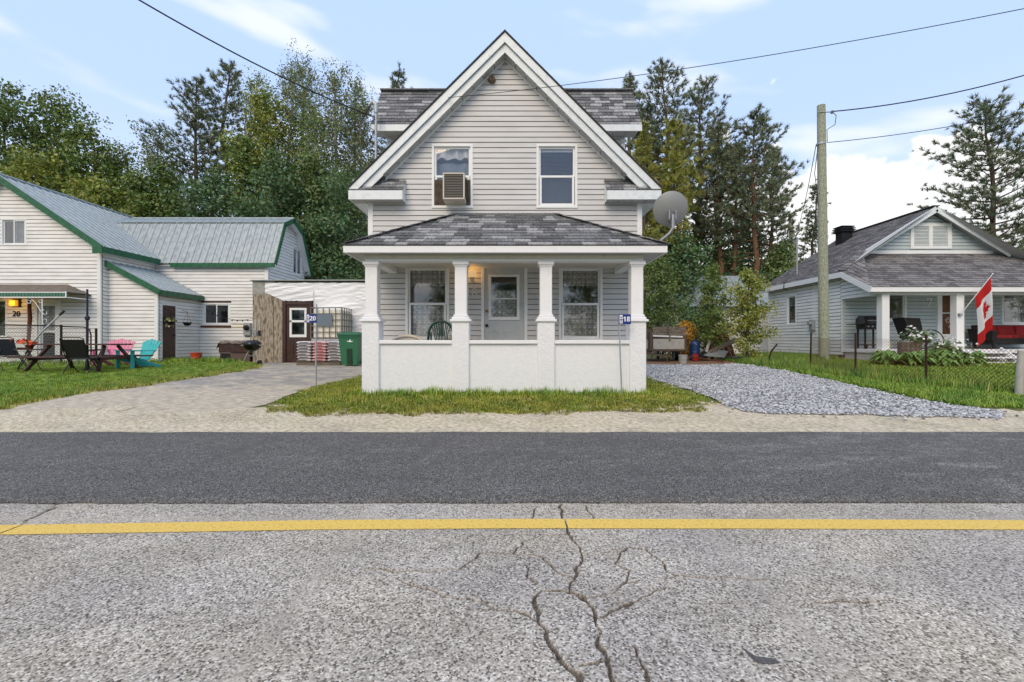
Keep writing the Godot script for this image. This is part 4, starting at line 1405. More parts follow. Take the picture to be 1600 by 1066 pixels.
	sd.span(W(-16.89, 2.46, 17.0), W(-16.38, 2.56, 16.965), 0.005)
	sd.span(W(-16.89, 1.50, 17.0), W(-16.38, 1.58, 16.965), 0.005)
	var sdo := part(h, "door", sd, M.white_vinyl, "white storm door with a glass upper half")
	var sp := Shape.new()
	sp.span(W(-16.89, 1.58, 16.99), W(-16.38, 2.46, 16.985))
	part(sdo, "pane", sp, M.glass)
	curtain(sdo, F, X, Rect2(-16.88, 1.6, 0.5, 0.85), 0.05, 3.0, M.lace, "curtain")
	var lo := Shape.new()
	for i in 15:
		lo.box(W(-16.635, 0.56 + i * 0.062, 16.985), Vector3(0.52, 0.045, 0.012), Basis(Vector3.RIGHT, 0.6))
	part(sdo, "louvre", lo, M.black_metal)
	# awning over the door
	var aw := Shape.new()
	var e0 := W(-21.2, 2.86, 16.0)
	var e1 := W(-15.07, 2.86, 16.0)
	var e2 := W(-15.07, 2.86, 17.0)
	var t0 := W(-21.2, 3.24, 17.0)
	var t1 := W(-15.94, 3.24, 17.0)
	aw.quad_to(e0, e1, t1, t0, Vector3(0, 1, 1))
	aw.tri_to(e1, e2, t1, Vector3(1, 1, 0))
	var th := Vector3(0, -0.03, 0)
	aw.quad_to(e0 + th, e1 + th, t1 + th, t0 + th, Vector3(0, -1, -1))
	aw.tri_to(e1 + th, e2 + th, t1 + th, Vector3(-1, -1, 0))
	var awn := part(h, "awning", aw, M.weathered)
	var rails := Shape.new()
	rails.span(e0 + Vector3(0, -0.03, 0.015), e1 + Vector3(0, 0.0, -0.015))
	rails.span(e0 + Vector3(0, -0.20, 0.015), e1 + Vector3(0.02, -0.165, -0.015))
	rails.span(e1 + Vector3(-0.02, -0.20, 0), e2 + Vector3(0.01, -0.165, 0))
	rails.span(e1 + Vector3(-0.015, -0.2, -0.015), e1 + Vector3(0.015, 0.02, 0.02))
	part(awn, "awning_rail", rails, M.white_vinyl)
	for tone in 2:
		var st := Shape.new()
		var i := tone
		while i * 0.052 < 6.0:
			st.box(e1 + Vector3(-0.03 - i * 0.052, -0.095, 0.006 + 0.004 * tone), Vector3(0.055, 0.135, 0.008))
			i += 2
		part(awn, "valance", st, [M.green_trim, mottled(Color(0.32, 0.48, 0.44), 0.2, 201)][tone])
	var br := Shape.new()
	var bx := W(-15.95, 2.62, 16.06)
	scroll(bx + Vector3(-0.42, -0.08, 0), X, 0.11, 1.3, 0.4, 0.012, br)
	scroll(bx + Vector3(-0.05, -0.06, 0), X, 0.11, -1.3, 2.7, 0.012, br)
	br.tube([bx + Vector3(-0.33, -0.0, 0), bx + Vector3(-0.2, -0.14, 0), bx + Vector3(-0.02, -0.42, 0)], 0.013, 5)
	br.tube([W(-15.93, 2.66, 16.06), W(-15.93, 0.4, 16.06)], 0.02, 6)
	scroll(bx + Vector3(0.13, -0.45, 0), X, 0.12, 0.8, 2.0, 0.01, br)
	scroll(bx + Vector3(0.13, -0.75, 0), X, 0.12, -0.8, 4.2, 0.01, br)
	part(awn, "scroll_bracket", br, M.white_vinyl)
	var lp := Shape.new()
	lp.tube([W(-16.92, 0.36, 16.6), W(-16.95, 1.2, 16.6), W(-16.9, 2.0, 16.6), W(-16.93, 2.85, 16.6)], [0.055, 0.05, 0.06, 0.045], 8)
	part(awn, "log_post", lp, M.rust)
	lettering(h, "house_number", "20", 0.19, 0.012, M.black_metal, W(-17.74, 2.17, 16.945), X, true)
	# ---- entry lean-to in the corner
	var L := W(0, 0, 17.3)
	var lp2 := PackedVector2Array([Vector2(-14.72, 0.3), Vector2(-12.93, 0.3), Vector2(-12.93, 3.05), Vector2(-14.72, 3.98)])
	slab(h, "wall", L - Vector3(0, 0, 0.002), X, lp2, [], 0.12, M.inside)
	siding(h, L, X, lp2, [], ex, M.siding_white, 0.045)
	var rp := PackedVector2Array([Vector2(17.32, 0.3), Vector2(19.6, 0.3), Vector2(19.6, 3.03), Vector2(17.32, 3.03)])
	var ld := Rect2(17.42, 0.38, 0.80, 2.22)
	slab(h, "wall", Vector3(-12.932, 0, 0), Vector3(0, 0, -1), rp, [ld.grow(-0.03)], 0.12, M.inside)
	siding(h, Vector3(-12.93, 0, 0), Vector3(0, 0, -1), rp, [ld.grow(-0.03)], ex, M.siding_white, 0.045)
	var cb2 := Shape.new()
	cb2.span(W(-13.03, 0.3, 17.32), W(-12.90, 3.05, 17.245), 0.005)
	part(h, "corner_board", cb2, M.white_vinyl)
	var ra := W(-12.72, 3.04, 17.12)
	var rb := W(-14.75, 4.12, 17.12)
	var lr := Shape.new()
	var bk := Vector3(0, 0, -2.5)
	lr.quad_to(ra, rb, rb + bk, ra + bk, Vector3(1, 1, 0))
	lr.quad_to(ra + Vector3(0, -0.05, 0), rb + Vector3(0, -0.05, 0), rb + bk + Vector3(0, -0.05, 0), ra + bk + Vector3(0, -0.05, 0), Vector3(-1, -1, 0))
	var lrf := part(h, "lean_to_roof", lr, M.white_paint)
	metal_sheets(lrf, ra, Vector3(0, 0, -1), (rb - ra).normalized(), rect_poly(Rect2(0, 0, 2.48, (rb - ra).length())), 0.305, M.metal_roof)
	var lf := Shape.new()
	lf.beam(ra + Vector3(0, -0.08, 0.015), rb + Vector3(0, -0.08, 0.015), 0.03, 0.2, Vector3(0.47, 0.88, 0).normalized())
	lf.span(ra + Vector3(-0.02, -0.18, 0.01), ra + bk + Vector3(0.015, 0.01, 0))
	part(lrf, "fascia", lf, M.green_trim)
	var ldr := Shape.new()
	ldr.span(W(-12.95, 0.42, 17.47), W(-12.915, 2.52, 18.17), 0.006)
	var ldo := part(h, "door", ldr, M.brown_door, "plain dark brown door of the entry lean-to")
	var lk := Shape.new()
	lk.lathe([Vector2(0.0, 0.0), Vector2(0.03, 0.0), Vector2(0.015, 0.03), Vector2(0.03, 0.05), Vector2(0.0, 0.07)], 10, Transform3D(Basis(Vector3.UP, Vector3.RIGHT, Vector3(0, 0, -1)), W(-12.915, 1.42, 18.08)))
	part(ldo, "knob", lk, M.black_metal)
	var ldf := Shape.new()
	ldf.span(W(-12.95, 0.38, 17.42), W(-12.895, 2.60, 17.48), 0.005)
	ldf.span(W(-12.95, 0.38, 18.17), W(-12.895, 2.60, 18.24), 0.005)
	ldf.span(W(-12.95, 2.53, 17.48), W(-12.895, 2.60, 18.17), 0.005)
	part(h, "door_frame", ldf, M.white_vinyl)
	# ---- rear wing with the gambrel roof
	var R := W(0, 0, 19.6)
	var rw := PackedVector2Array([Vector2(-14.8, 0.3), Vector2(-10.1, 0.3), Vector2(-10.1, 4.5), Vector2(-14.8, 4.5)])
	var w3 := Rect2(-12.79, 1.84, 1.16, 0.94)
	slab(h, "wall", R - Vector3(0, 0, 0.002), X, rw, [w3.grow(-0.03)], 0.14, M.inside)
	siding(h, R, X, rw, [w3.grow(-0.03)], ex, M.siding_white, 0.045)
	var gp := PackedVector2Array([Vector2(19.62, 0.3), Vector2(22.95, 0.3), Vector2(22.95, 4.45), Vector2(22.1, 6.1), Vector2(21.15, 6.5), Vector2(20.3, 6.1), Vector2(19.62, 4.5)])
	var w4 := Rect2(21.75, 4.29, 0.9, 1.26)
	slab(h, "wall", Vector3(-10.102, 0, 0), Vector3(0, 0, -1), gp, [w4.grow(-0.03)], 0.14, M.inside)
	siding(h, Vector3(-10.1, 0, 0), Vector3(0, 0, -1), gp, [w4.grow(-0.03)], ex, M.siding_white, 0.045)
	slab(h, "wall", W(0, 0, 22.95), Vector3.LEFT, PackedVector2Array([Vector2(10.1, 0.3), Vector2(17.0, 0.3), Vector2(17.0, 4.4), Vector2(10.1, 4.4)]), [], 0.14, M.siding_white)
	var cb3 := Shape.new()
	cb3.span(W(-10.21, 0.3, 19.62), W(-10.07, 4.4, 19.545), 0.005)
	part(h, "corner_board", cb3, M.white_vinyl)
	window(h, R, X, w3, "slider", null, null, 0.07)
	window(h, Vector3(-10.1, 0, 0), Vector3(0, 0, -1), w4, "slider")
	var sill := Shape.new()
	sill.span(W(-12.85, 1.76, 19.6), W(-11.6, 1.84, 19.52), 0.01)
	part(h, "window_sill", sill, M.rust)
	var head := Shape.new()
	head.span(W(-12.85, 2.79, 19.6), W(-11.6, 2.85, 19.53), 0.01)
	part(h, "window_head", head, M.stained_wood)
	var sheath := Shape.new()
	sheath.span(W(-11.56, 1.72, 19.6), W(-11.0, 1.92, 19.565))
	part(h, "bare_sheathing", sheath, mottled(Color(0.72, 0.68, 0.45), 0.1, 203), "patch of yellow sheathing beside the window")
	var prof := [Vector2(19.40, 4.40), Vector2(20.25, 6.24), Vector2(21.12, 6.64), Vector2(22.1, 6.22), Vector2(23.1, 4.38)]
	var x0 := -17.2
	var x1 := -9.72
	for i in 4:
		var a: Vector2 = prof[i]
		var b: Vector2 = prof[i + 1]
		var s := Shape.new()
		var pa := W(x0, a.y, a.x)
		var pb := W(x0, b.y, b.x)
		var wd := X * (x1 - x0)
		var nn := (pb - pa).cross(X)
		if nn.y < 0: nn = -nn
		nn = nn.normalized() * 0.06
		s.quad_to(pa, pa + wd, pb + wd, pb, nn)
		s.quad_to(pa - nn, pa + wd - nn, pb + wd - nn, pb - nn, -nn)
		var rf := part(h, "rear_roof", s, M.white_paint)
		if i < 2: metal_sheets(rf, pa, X, (pb - pa).normalized(), rect_poly(Rect2(0, -0.02, x1 - x0, (pb - pa).length() + 0.02)), 0.285, M.metal_roof)
		else: metal_sheets(rf, pb, X, (pa - pb).normalized(), rect_poly(Rect2(0, 0, x1 - x0, (pb - pa).length() + 0.02)), 0.285, M.metal_roof)
		var fa := Shape.new()
		var up := nn.normalized()
		fa.beam(pa + wd - up * 0.07, pb + wd - up * 0.07, 0.03, 0.2, up)
		part(rf, "rake_board", fa, M.green_trim)
	var ef := Shape.new()
	ef.span(W(-14.0, 4.22, 19.42), W(x1, 4.40, 19.38))
	part(h, "fascia", ef, M.green_trim)
	var sf := Shape.new()
	sf.span(W(-14.6, 4.30, 19.6), W(x1 - 0.02, 4.32, 19.42))
	part(h, "soffit", sf, M.white_vinyl)
	var brk := Shape.new()
	brk.span(W(x0 + 0.5, 6.255, 20.20), W(x1, 6.285, 20.28))
	brk.tube([W(-16.9, 6.66, 21.12), W(x1, 6.66, 21.12)], 0.06, 6)
	part(h, "ridge_cap", brk, M.metal_roof)

	# ---- patched flat roofed addition
	var s2 := thing("plywood_shack", "flat roofed addition of weathered plywood under white plastic sheeting", "shed", W(-7.0, 0.34, 17.8))
	var A := W(0, 0, 17.8)
	var ap := PackedVector2Array([Vector2(-9.74, 0.2), Vector2(-3.2, 0.2), Vector2(-3.2, 3.46), Vector2(-9.74, 3.46)])
	var ad := Rect2(-8.56, 0.36, 1.06, 2.28)
	slab(s2, "wall", A - Vector3(0, 0, 0.002), X, ap, [ad.grow(-0.03)], 0.14, M.inside)
	slab(s2, "wall", Vector3(-9.74, 0, 0), Vector3(0, 0, 1), PackedVector2Array([Vector2(-22.9, 0.2), Vector2(-17.82, 0.2), Vector2(-17.82, 3.46), Vector2(-22.9, 3.46)]), [], 0.1, M.weathered)
	slab(s2, "wall", Vector3(-3.2, 0, 0), Vector3(0, 0, -1), PackedVector2Array([Vector2(17.82, 0.2), Vector2(22.9, 0.2), Vector2(22.9, 3.46), Vector2(17.82, 3.46)]), [], 0.1, M.weathered)
	slab(s2, "wall", W(0, 0, 22.9), Vector3.LEFT, PackedVector2Array([Vector2(3.2, 0.2), Vector2(9.74, 0.2), Vector2(9.74, 3.46), Vector2(3.2, 3.46)]), [], 0.1, M.weathered)
	M.plywood = surf(205, [Color(0.28, 0.25, 0.22), Color(0.50, 0.46, 0.40), Color(0.68, 0.64, 0.58), Color(0.50, 0.40, 0.28)], 1.6, 0.9, 0.5, 0.014, FastNoiseLite.TYPE_SIMPLEX_SMOOTH, Vector3(2.2, 0.6, 1.0))
	var xs := [-9.74, -9.28, -8.95, -8.60]
	for i in 3:
		var s := Shape.new()
		s.span(W(xs[i] + 0.006, 0.32, 17.8), W(xs[i + 1] - 0.006, 2.95, 17.775 - 0.01 * (i % 2)), 0.004)
		part(s2, "plywood_sheet", s, M.plywood)
	var grey := Shape.new()
	grey.span(W(-9.74, 2.95, 17.8), W(-8.9, 3.44, 17.77))
	part(s2, "grey_panel", grey, mottled(Color(0.62, 0.62, 0.60), 0.15, 207, 0.9))
	# sheeting pulled across, wrinkled
	M.tarp = flat(Color(0.90, 0.91, 0.925), 0.42)
	var tp := Shape.new()
	var tn := FastNoiseLite.new()
	tn.seed = 31
	tn.frequency = 1.0
	tn.fractal_octaves = 3
	var nx := 110
	var ny := 44
	var at := func(i: int, j: int) -> Vector3:
		var x := lerpf(-9.25, -3.2, float(i) / nx)
		var top := 3.38 + 0.02 * tn.get_noise_1d(x * 3.0)
		var bot := 0.4
		if x < -7.4: bot = 2.70 + 0.03 * tn.get_noise_1d(x * 5.0)
		if x < -8.55: bot = 2.70 + (-8.55 - x) * 0.45
		var y := lerpf(bot, top, float(j) / ny)
		return W(x, y, 17.78 - 0.03 - 0.05 * absf(tn.get_noise_2d(x * 0.35 + y * 0.3, y * 3.4 - x * 0.5)) - 0.006 * tn.get_noise_2d(x * 2.0, y * 9.0))
	for i in nx:
		for j in ny:
			tp.quad_to(at.call(i, j), at.call(i + 1, j), at.call(i + 1, j + 1), at.call(i, j + 1), Vector3(0, 0, 1))
	part(s2, "plastic_sheet", tp, M.tarp, "wrinkled white plastic sheeting")
	var rf2 := Shape.new()
	rf2.prism(PackedVector2Array([Vector2(17.68, 3.46), Vector2(23.0, 3.46), Vector2(23.0, 3.53), Vector2(17.68, 3.49)]), Transform3D(Basis(Vector3(0, 0, -1), Vector3.UP, X), Vector3(-9.80, 0, 0)), 6.65)
	part(s2, "roof", rf2, M.galvanised)
	var dfr := Shape.new()
	dfr.span(W(-8.60, 0.34, 17.82), W(-8.47, 2.70, 17.72), 0.005)
	dfr.span(W(-7.59, 0.34, 17.82), W(-7.50, 2.70, 17.72), 0.005)
	dfr.span(W(-8.47, 2.56, 17.82), W(-7.59, 2.66, 17.72), 0.005)
	part(s2, "door_frame", dfr, M.brown_door)
	var bd := Shape.new()
	bd.span(W(-8.46, 0.38, 17.80), W(-8.30, 2.55, 17.76), 0.004)
	bd.span(W(-7.74, 0.38, 17.80), W(-7.60, 2.55, 17.76), 0.004)
	bd.span(W(-8.30, 2.40, 17.80), W(-7.74, 2.55, 17.76), 0.004)
	bd.span(W(-8.30, 0.38, 17.80), W(-7.74, 1.40, 17.76), 0.004)
	for q in [[-8.24, -8.20, 0.62, 1.2], [-7.94, -7.90, 0.62, 1.2], [-8.20, -7.94, 1.16, 1.2], [-8.20, -7.94, 0.62, 0.66]]:
		bd.span(W(q[0], q[2], 17.765), W(q[1], q[3], 17.745), 0.004)
	var bdo := part(s2, "door", bd, M.brown_door, "dark brown panel door with a white framed window")
	var bf := Shape.new()
	for q in [[-8.34, -7.70, 2.36, 2.44], [-8.34, -7.70, 1.34, 1.44], [-8.34, -7.70, 1.90, 1.98]]:
		bf.span(W(q[0], q[2], 17.79), W(q[1], q[3], 17.74), 0.005)
	bf.span(W(-8.34, 1.44, 17.79), W(-8.26, 2.36, 17.74), 0.005)
	bf.span(W(-7.78, 1.44, 17.79), W(-7.70, 2.36, 17.74), 0.005)
	part(bdo, "glazing_frame", bf, M.white_vinyl)
	var bp := Shape.new()
	bp.span(W(-8.27, 1.42, 17.778), W(-7.77, 2.38, 17.774))
	bp.span(W(-8.27, 1.42, 17.79), W(-7.77, 2.38, 17.786))
	part(bdo, "pane", bp, M.glass)

# ================================================================ the bungalow on the right, number 7
func build_house_seven() -> void:
	var h := thing("bungalow", "low white bungalow with grey shingle roof and open porch on the right", "house", W(12.05, 0.45, 17.3))
	var X := Vector3.RIGHT
	var ex := 0.13
	var xw := 12.05
	var xe := 11.74
	var cx := 15.70
	var xr := 19.35
	var A := W(11.74, 3.67, 16.9)
	var B := W(12.96, 4.50, 17.5)
	var C := W(11.74, 2.98, 15.5)
	var T := W(cx, 6.19, 17.5)
	# side wall
	var sp := PackedVector2Array([Vector2(-22.2, 0.70), Vector2(-17.3, 0.70), Vector2(-17.3, 3.62), Vector2(-22.2, 3.62)])
	var sw := Rect2(-20.75, 1.85, 0.75, 1.35)
	slab(h, "wall", Vector3(xw + 0.002, 0, 0), Vector3(0, 0, 1), sp, [sw.grow(-0.03)], 0.14, M.inside)
	siding(h, Vector3(xw, 0, 0), Vector3(0, 0, 1), sp, [sw.grow(-0.03)], ex, M.siding_white, 0.045)
	window(h, Vector3(xw, 0, 0), Vector3(0, 0, 1), sw, "single", null, null, 0.09)
	var fd := Shape.new()
	fd.span(W(xw + 0.03, 0.2, 22.15), W(xr, 0.70, 17.32))
	part(h, "foundation", fd, M.concrete)
	var chase := Shape.new()
	chase.span(W(xw - 0.03, 0.55, 18.98), W(xw + 0.02, 3.5, 18.72), 0.01)
	part(h, "downpipe_board", chase, M.white_vinyl)
	var mt := Shape.new()
	mt.span(W(xw - 0.16, 1.62, 18.98), W(xw - 0.03, 2.05, 18.74), 0.02)
	mt.lathe([Vector2(0.0, 0.12), Vector2(0.08, 0.12), Vector2(0.09, 0.0)], 12, Transform3D(Basis(Vector3(0, 0, 1), Vector3.LEFT, Vector3.DOWN).orthonormalized(), W(xw - 0.14, 1.9, 18.86)))
	part(h, "electric_meter", mt, M.galvanised)
	# front wall under the porch
	var F := W(0, 0, 17.3)
	var fp := PackedVector2Array([Vector2(xw, 0.70), Vector2(xr, 0.70), Vector2(xr, 3.6), Vector2(xw, 3.6)])
	var wa := Rect2(13.68, 1.92, 0.72, 1.2)
	var wb := Rect2(17.86, 1.78, 1.4, 1.34)
	var dr := Rect2(15.50, 0.92, 1.0, 2.2)
	var holes := [wa.grow(-0.03), wb.grow(-0.03), dr.grow(-0.03)]
	slab(h, "wall", F - Vector3(0, 0, 0.002), X, fp, holes, 0.14, M.inside)
	siding(h, F, X, fp, holes, ex, M.siding_blue, 0.045)
	slab(h, "wall", Vector3(xr, 0, 0), Vector3(0, 0, -1), PackedVector2Array([Vector2(17.32, 0.7), Vector2(22.2, 0.7), Vector2(22.2, 3.6), Vector2(17.32, 3.6)]), [], 0.14, M.siding_white)
	slab(h, "wall", W(0, 0, 22.2), Vector3.LEFT, PackedVector2Array([Vector2(-xr, 0.7), Vector2(-xw, 0.7), Vector2(-xw, 3.6), Vector2(-cx, 5.9), Vector2(-xr, 3.6)]), [], 0.14, M.siding_white)
	var fl := Shape.new()
	fl.span(W(xw + 0.15, 3.5, 22.0), W(xr - 0.15, 3.6, 17.5))
	part(h, "ceiling", fl, M.inside)
	window(h, F, X, wa, "single", null, null, 0.08)
	var wn := window(h, F, X, wb, "single", null, null, 0.08)
	curtain(wn, F, X, Rect2(18.4, 1.85, 0.25, 1.2), 0.08, 2.0, M.cloth_white)
	var df := Shape.new()
	df.span(W(15.50, 0.92, 17.36), W(15.62, 3.12, 17.24), 0.006)
	df.span(W(16.38, 0.92, 17.36), W(16.50, 3.12, 17.24), 0.006)
	df.span(W(15.62, 3.02, 17.36), W(16.38, 3.12, 17.24), 0.006)
	part(h, "door_frame", df, M.white_vinyl)
	var dd := Shape.new()
	dd.span(W(15.63, 0.95, 17.32), W(15.71, 3.01, 17.28), 0.005)
	dd.span(W(16.29, 0.95, 17.32), W(16.37, 3.01, 17.28), 0.005)
	dd.span(W(15.71, 0.95, 17.32), W(16.29, 1.45, 17.28), 0.005)
	dd.span(W(15.71, 2.93, 17.32), W(16.29, 3.01, 17.28), 0.005)
	dd.span(W(15.71, 2.20, 17.32), W(16.29, 2.24, 17.28), 0.005)
	scroll(W(15.93, 1.95, 17.29), X, 0.12, 1.5, 0.0, 0.008, dd)
	scroll(W(16.07, 1.68, 17.29), X, 0.12, -1.5, 3.1, 0.008, dd)
	var door := part(h, "door", dd, M.white_vinyl, "white screen door with scrollwork")
	var dw := Shape.new()
	dw.span(W(15.66, 0.97, 17.42), W(16.34, 3.0, 17.39))
	part(door, "inner_door", dw, mottled(Color(0.42, 0.27, 0.12), 0.3, 221, 0.5))
	# gable over the porch roof
	var G := W(0, 0, 17.85)
	var slope := (6.19 - 4.50) / (cx - 12.96)
	var gp := PackedVector2Array([Vector2(12.85, 4.40), Vector2(18.55, 4.40), Vector2(cx, 6.02)])
	slab(h, "wall", G - Vector3(0, 0, 0.002), X, gp, [], 0.1, M.inside)
	siding(h, G, X, gp, [], ex, M.siding_blue, 0.045)
	var gb := Shape.new()
	gb.span(W(13.3, 4.40, 17.83), W(18.1, 4.60, 17.80), 0.005)
	part(h, "gable_trim", gb, M.white_vinyl)
	var vf := Shape.new()
	vf.span(W(14.97, 4.66, 17.83), W(16.52, 4.76, 17.77), 0.006)
	vf.span(W(14.97, 5.50, 17.83), W(16.52, 5.62, 17.77), 0.006)
	for q in [[14.97, 15.10], [15.66, 15.80], [16.37, 16.52]]:
		vf.span(W(q[0], 4.76, 17.83), W(q[1], 5.50, 17.77), 0.006)
	var vent := part(h, "gable_vent", vf, M.white_vinyl)
	for k in 2:
		for i in 11:
			var s := Shape.new()
			s.box(W([15.38, 16.085][k], 4.795 + i * 0.066, 17.81), Vector3([0.56, 0.57][k], 0.07, 0.01), Basis(X, 0.7))
			part(vent, "louvre", s, M.white_vinyl)
	# main roof
	for k in 2:
		var sg := -1.0 if k == 0 else 1.0
		var ox := cx + sg * (cx - xe)
		var a := Vector3(ox, A.y, A.z)
		var b := Vector3(cx + sg * (cx - B.x), B.y, B.z)
		var eb := Vector3(ox, A.y, -22.45)
		var tb := W(cx, 6.19, 22.45)
		var s := Shape.new()
		var nn := Vector3(sg * slope, 1, 0).normalized()
		var lo := Vector3(0, -0.06, 0)
		for q in [Vector3.ZERO, lo]:
			var side := nn if q == Vector3.ZERO else -nn
			s.tri_to(a + q, b + q, T + q, side)
			s.tri_to(a + q, T + q, tb + q, side)
			s.tri_to(a + q, tb + q, eb + q, side)
		s.quad_to(a, eb, eb + lo, a + lo, Vector3(sg, 0, 0))
		s.quad_to(eb, tb, tb + lo, eb + lo, Vector3(0, 0, -1))
		var rf := part(h, "main_roof", s, M.soffit)
		var up := Vector3(-sg * (cx - xe), 6.19 - A.y, 0)
		var un := up.length()
		var wb_ := (b - a).dot(up.normalized())
		var depth := 22.45 - 16.9
		if k == 0:
			shingles(rf, eb, Vector3(0, 0, 1), up / un, PackedVector2Array([Vector2(0, 0), Vector2(depth, 0), Vector2(depth - 0.6, wb_), Vector2(depth - 0.6, un), Vector2(0, un)]), 0.15, M.shingle_old, false, Vector2(0.2, 0.4))
		else:
			shingles(rf, a, Vector3(0, 0, -1), up / un, PackedVector2Array([Vector2(0, 0), Vector2(depth, 0), Vector2(depth, un), Vector2(0.6, un), Vector2(0.6, wb_)]), 0.15, M.shingle_old, false, Vector2(0.2, 0.4))
		var rk := Shape.new()
		var rn := Vector3(sg * slope, 1, 0).normalized()
		rk.beam(T + Vector3(0, -0.11, 0.0), b + Vector3(0, -0.11, 0.0), 0.035, 0.2, rn)
		part(rf, "rake_board", rk, M.aluminium_trim)
		var ef := Shape.new()
		ef.beam(a + Vector3(0, -0.10, 0), eb + Vector3(0, -0.10, 0), 0.03, 0.19)
		part(rf, "fascia", ef, M.white_paint)
		var so := Shape.new()
		so.span(Vector3(ox, 3.50, -17.0), Vector3(xw + 0.02 if k == 0 else xr - 0.02, 3.52, -22.4))
		part(rf, "soffit", so, M.soffit)
		for i in 8:
			var hc := Shape.new()
			hc.beam(a.lerp(b, i / 8.0) + Vector3(0, 0.05, 0.02), a.lerp(b, (i + 1.15) / 8.0) + Vector3(0, 0.03, 0.02), 0.24, 0.02, Vector3(sg * 0.4, 1, 0.4).normalized())
			part(rf, "hip_cap", hc, M.shingle_old[i % 3])
	var rc := Shape.new()
	rc.beam(T + Vector3(0, 0.02, 0), W(cx, 6.21, 22.45), 0.26, 0.03)
	part(h, "ridge_cap", rc, M.shingle_old[0])
	# porch roof
	var Br := W(2 * cx - 12.96, 4.50, 17.85)
	var Bl := W(12.96, 4.50, 17.85)
	var Cr := W(2 * cx - 11.74, 2.98, 15.5)
	var Ar := W(2 * cx - 11.74, 3.67, 16.9)
	var pr := Shape.new()
	pr.quad_to(C, Cr, Br, Bl, Vector3(0, 1, 1))
	pr.tri_to(A, B, C, Vector3(-1, 1, 1))
	pr.tri_to(B, Bl, C, Vector3(0, 1, 1))
	pr.tri_to(Ar, Cr, Br, Vector3(1, 1, 1))
	var prf := part(h, "porch_roof", pr, M.roof_deck)
	var pu := W(0, 4.50, 17.85) - W(0, 2.98, 15.5)
	var pn := pu.length()
	shingles(prf, C, X, pu / pn, PackedVector2Array([Vector2(0, -0.02), Vector2(7.92, -0.02), Vector2(6.70, pn), Vector2(1.22, pn)]), 0.16, M.shingle_old, false, Vector2(0.22, 0.45))
	var q1 := (B - A)
	var q2 := (C - A)
	var qn := q1.cross(q2).normalized()
	if qn.y < 0: qn = -qn
	var qu := (C - A).normalized()
	var qw := qn.cross(qu).normalized()
	if qw.dot(q1) < 0: qw = -qw
	shingles(prf, A, qu, qw, PackedVector2Array([Vector2(0, 0), Vector2(q2.length(), 0), Vector2(q1.dot(qu), q1.dot(qw))]), 0.16, M.shingle_old, false, Vector2(0.22, 0.45))
	var pfa := Shape.new()
	pfa.span(C + Vector3(0, -0.17, -0.03), Cr + Vector3(0, -0.005, 0.005), 0.005)
	part(prf, "fascia", pfa, M.white_paint)
	var pfb := Shape.new()
	pfb.beam(A + Vector3(0.0, -0.1, 0), C + Vector3(0.0, -0.1, 0), 0.035, 0.19, Vector3(0, 1, -0.45).normalized())
	part(prf, "fascia", pfb, M.white_paint)
	# side gable of the porch
	var tg := PackedVector2Array([Vector2(-17.3, 2.84), Vector2(-15.62, 2.84), Vector2(-15.62, 2.88), Vector2(-17.0, 3.56), Vector2(-17.3, 3.62)])
	slab(h, "wall", Vector3(xw + 0.002, 0, 0), Vector3(0, 0, 1), tg, [], 0.1, M.inside)
	siding(h, Vector3(xw, 0, 0), Vector3(0, 0, 1), tg, [], ex, M.siding_white, 0.045)
	var cl := Shape.new()
	cl.span(W(xw + 0.1, 2.86, 15.65), W(xr, 2.9, 17.28))
	part(h, "porch_ceiling", cl, M.white_paint)
	var bm := Shape.new()
	bm.span(W(12.0, 2.76, 15.66), W(19.6, 2.83, 15.9), 0.006)
	bm.span(W(12.03, 2.72, 15.9), W(12.2, 2.84, 17.28), 0.006)
	part(h, "porch_beam", bm, M.white_paint)
	for x in [12.26, 14.73, 17.3, 19.2]:
		var s := Shape.new()
		s.span(W(x, 0.90, 15.68), W(x + 0.25, 2.76, 15.93), 0.01)
		part(h, "porch_column", s, M.white_paint)
	var cb := Shape.new()
	cb.span(W(xw - 0.02, 0.70, 17.33), W(xw + 0.09, 2.84, 17.27), 0.006)
	part(h, "corner_board", cb, M.white_vinyl)
	var pf := Shape.new()
	pf.span(W(12.05, 0.80, 15.55), W(19.6, 0.92, 17.29), 0.008)
	part(h, "porch_floor", pf, M.white_paint)
	var sk := chain_link(W(12.1, 0.42, 15.62), W(19.5, 0.42, 15.62), 0.38, 0.095, 0.016)
	part(h, "lattice_skirt", sk, M.white_paint)
	var sk2 := chain_link(W(12.1, 0.42, 17.2), W(12.1, 0.42, 15.64), 0.38, 0.095, 0.016)
	part(h, "lattice_skirt", sk2, M.white_paint)
	for q in [13.62, 15.95]:      # steps between white stringers
		var st := Shape.new()
		st.beam(W(q, 0.90, 15.5), W(q, 0.42, 14.75), 0.05, 0.22)
		part(h, "stair_stringer", st, M.white_paint)
	for i in 3:
		var st := Shape.new()
		st.span(W(13.6, 0.80 - i * 0.15, 15.5 - i * 0.25), W(15.98, 0.84 - i * 0.15, 15.2 - i * 0.25), 0.006)
		part(h, "stair_tread", st, M.white_paint)
	lettering(h, "house_number", "7", 0.27, 0.02, M.sign_white, W(15.2, 2.62, 17.235), X, true, true)
	# things fixed to the roof
	var v := thing("roof_vent", "black square louvred roof vent on the bungalow ridge", "vent", W(14.85, 5.55, 21.2))
	var vs := Shape.new()
	vs.span(W(14.62, 5.4, 21.4), W(15.08, 6.05, 20.98))
	part(v, "stack", vs, M.black_metal)
	for i in 4:
		var s := Shape.new()
		s.box(W(14.85, 6.06 + i * 0.075, 21.19), Vector3(0.72 - 0.03 * i, 0.035, 0.66 - 0.03 * i), Basis.IDENTITY, 0.01)
		part(v, "louvre", s, M.black_metal)
	var vc := Shape.new()
